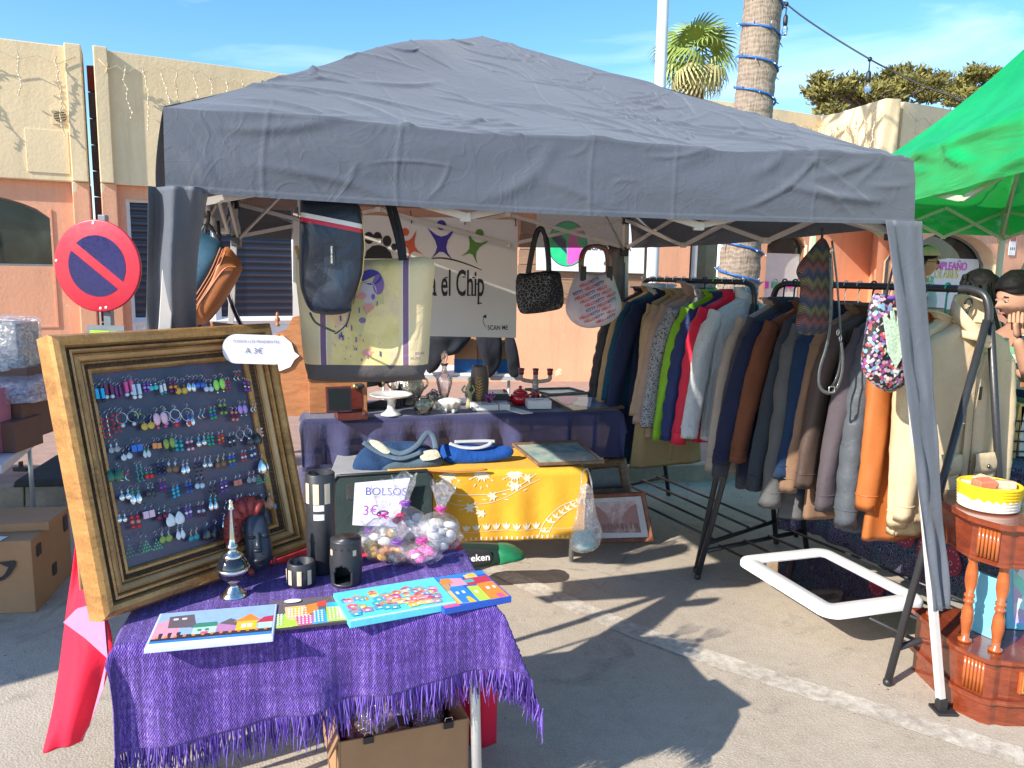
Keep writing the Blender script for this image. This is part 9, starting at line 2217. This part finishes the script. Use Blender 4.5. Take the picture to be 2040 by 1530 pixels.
def person(label, pel, hd, yaw, tilt, sm, hm, top, legs, arms, hair='short', k=1.):
 """pelvis point, head centre, two arms as (elbow, wrist, hand direction, spread), body one continuous skinned surface"""
 pel, hd = V(pel), V(hd); t = thing('person', label, 'person', (pel.x, pel.y, 0)); f_ = rot(yaw) @ V((-1, 0, 0)); rt_ = rot(yaw) @ V((0, 1, 0))
 nk = hd+V((0, 0, -.125))-f_*.035; ch = pel.lerp(nk, .66); wa = pel.lerp(nk, .3); nb = pel.lerp(nk, .86)
 VV = [pel, wa, ch, nb, nk, hd-f_*.02]; EE = chain(6); RR_ = [(.15, .11), (.125, .10), (.155, .11), (.085, .075), .056, .06]
 TV = VV[:4]+[nk-V((0, 0, .015))]; TE = chain(5); TR = [(.16, .125), (.145, .115), (.17, .125), (.10, .09), .070]; LV = [pel+V((0, 0, .06)), pel]; LE = [(0, 1)]; LR = [(.155, .12), (.16, .125)]
 for s_, (el, wr, hdir, spr) in zip((1, -1), arms):
  sh = nb+rt_*s_*.165-V((0, 0, .035)); el, wr = V(el), V(wr); i = len(VV); VV += [sh, sh.lerp(el, .5), el, el.lerp(wr, .35), wr]; EE += [(3, i), (i, i+1), (i+1, i+2), (i+2, i+3), (i+3, i+4)]; RR_ += [.062, .048, .040, .040, .024]
  i = len(TV); TV += [sh, sh.lerp(el, .45), sh.lerp(el, .75)]; TE += [(3, i), (i, i+1), (i+1, i+2)]; TR += [.074, .066, .062]
  hand(t, wr, hdir, spr, sm)
 for s_ in (1, -1):
  hp = pel+rt_*s_*.09-V((0, 0, .08)); ft = V((pel.x, pel.y, .05))+rt_*s_*.12; kn = hp.lerp(ft, .5)+f_*.03; to = ft+f_*.16-V((0, 0, .015)); i = len(VV)
  VV += [hp, kn, ft]; EE += [(0, i), (i, i+1), (i+1, i+2)]; RR_ += [.09, .058, .04]
  i = len(LV); LV += [hp, kn, ft+V((0, 0, .03))]; LE += [(1, i), (i, i+1), (i+1, i+2)]; LR += [.105, .078, .062]; skin('shoe', [ft-f_*.05, ft+f_*.05-V((0, 0, .01)), to], chain(3), [.045, .045, .038], PLASTB, t)
 skin('body', VV, EE, RR_, sm, t); skin('shirt', TV, TE, TR, top, t); skin('trousers', LV, LE, LR, legs, t)
 return t, head(t, hd, yaw, tilt, sm, hm, hair, k, 0, 'man' in label.split()[:3])
SK1 = skin_mat('tan_skin', (.46, .24, .15)); SK2 = skin_mat('olive_skin', (.50, .29, .19)); MBD = NT('bearded_tan_skin'); z = MBD.N('SeparateXYZ', i0=MBD.co).outputs[2]; MBD.col(MBD.ramp(MBD.math('ADD', z, MBD.math('MULTIPLY', MBD.noise(60), .03)), [(.075, (.13, .07, .045)), (.098, (.44, .23, .15))])); MBD.set(Roughness=.7); MBD = MBD.m; HRB = mat('black_hair', (.007, .006, .006), .6, v=.4, s=60, b=.8, bs=160, spec=.15); JNS = CT['navy']
h_ = Dp(2026, 594, 3.92)
person('dark haired man in green striped shirt resting chin on hand at the right edge', (h_.x+.24, 4.02, .96), h_, 8, -14, SK1, HRB, striped('green_striped_shirt'), JNS, (((h_.x+.08, 3.86, 1.12), (h_.x-.03, 3.84, 1.335), (-.12, .12, 1), (.7, -.7, 0)), ((h_.x+.42, 4.2, 1.1), (h_.x+.30, 3.95, .95), (-1, -.2, -.1), (0, 1, 0))))
h_ = Dp(1950, 588, 4.25); W_ = (h_.x, h_.y)
t, T_ = person('woman with long black hair standing behind the beige jacket', (h_.x+.10, 4.33, .93), h_, -60, -6, SK2, HRB, BJ, JNS, (((h_.x+.36, 4.28, 1.08), (h_.x+.34, 4.15, .88), (0, -.3, -1), (1, 0, 0)), ((h_.x-.16, 4.5, 1.06), (h_.x-.14, 4.42, .85), (0, -.2, -1), (-1, 0, 0))))
P = [Dp(x, y, Y) for x, y, Y in ((1945, 556, 4.2), (1942, 590, 4.17), (1952, 625, 4.15), (1962, 665, 4.13), (1972, 705, 4.12), (1980, 745, 4.11))]
def lh(u, v):
 k = v*5; i = min(4, int(k)); c = P[i].lerp(P[i+1], k-i); w_ = (.07, .085, .085, .08, .06, .02)[i]*(1-(k-i))+(.085, .085, .08, .06, .02, .02)[min(i, 4)]*(k-i); a = u*2*math.pi
 return c+V((w_*math.cos(a), .06*math.sin(a)*(1+.2*math.sin(a*9)), .03*math.sin(a)*(1-v)))+V((.004*math.sin(a*17), 0, 0))
b = B(); b.sheet(lh, 60, 30, HRB, closeu=True, uvs=False); b.out('long_hair', t)
h_ = Dp(1842, 523, 6.6)
t, T_ = person('person in a beige cap and dark sunglasses standing beyond the racks', (h_.x, 6.65, .98), h_, 170, 0, SK1, HRB, cloth('pale_blue_shirt', (.3, .4, .5)), JNS, (((h_.x, 6.95, 1.1), (h_.x+.05, 6.9, .88), (0, 0, -1), (1, 0, 0)), ((h_.x, 6.4, 1.1), (h_.x+.05, 6.35, .88), (0, 0, -1), (1, 0, 0))))
CAPB = cloth('beige_cap_cotton', (.50, .36, .26)); b = B(T_); b.sheet(lambda u, v: (.112*math.sin(v*1.45)*math.cos(u*6.2832)-.004, .090*math.sin(v*1.45)*math.sin(u*6.2832), .045+.095*math.cos(v*1.45)), 32, 10, CAPB, closeu=True, uvs=False); b.out('cap', t, solid=.004)
b = B(T_); b.sheet(lambda u, v: (-.08-.075*v*math.cos((u-.5)*1.2), .075*(u-.5)*2*(1-.15*v), .052-.012*v-.02*abs(u-.5)), 12, 4, CAPB, uvs=False); b.out('cap_peak', t, solid=.004)
for s_ in (-1, 1): b = B(T_); b.ball((-.098, s_*.03, .004), (.008, .024, .018), BLG, 10, 6); b.tube([(-.09, s_*.05, .01), (-.0, s_*.078, .006)], .003, BLG, 5); b.out('sunglasses', t)
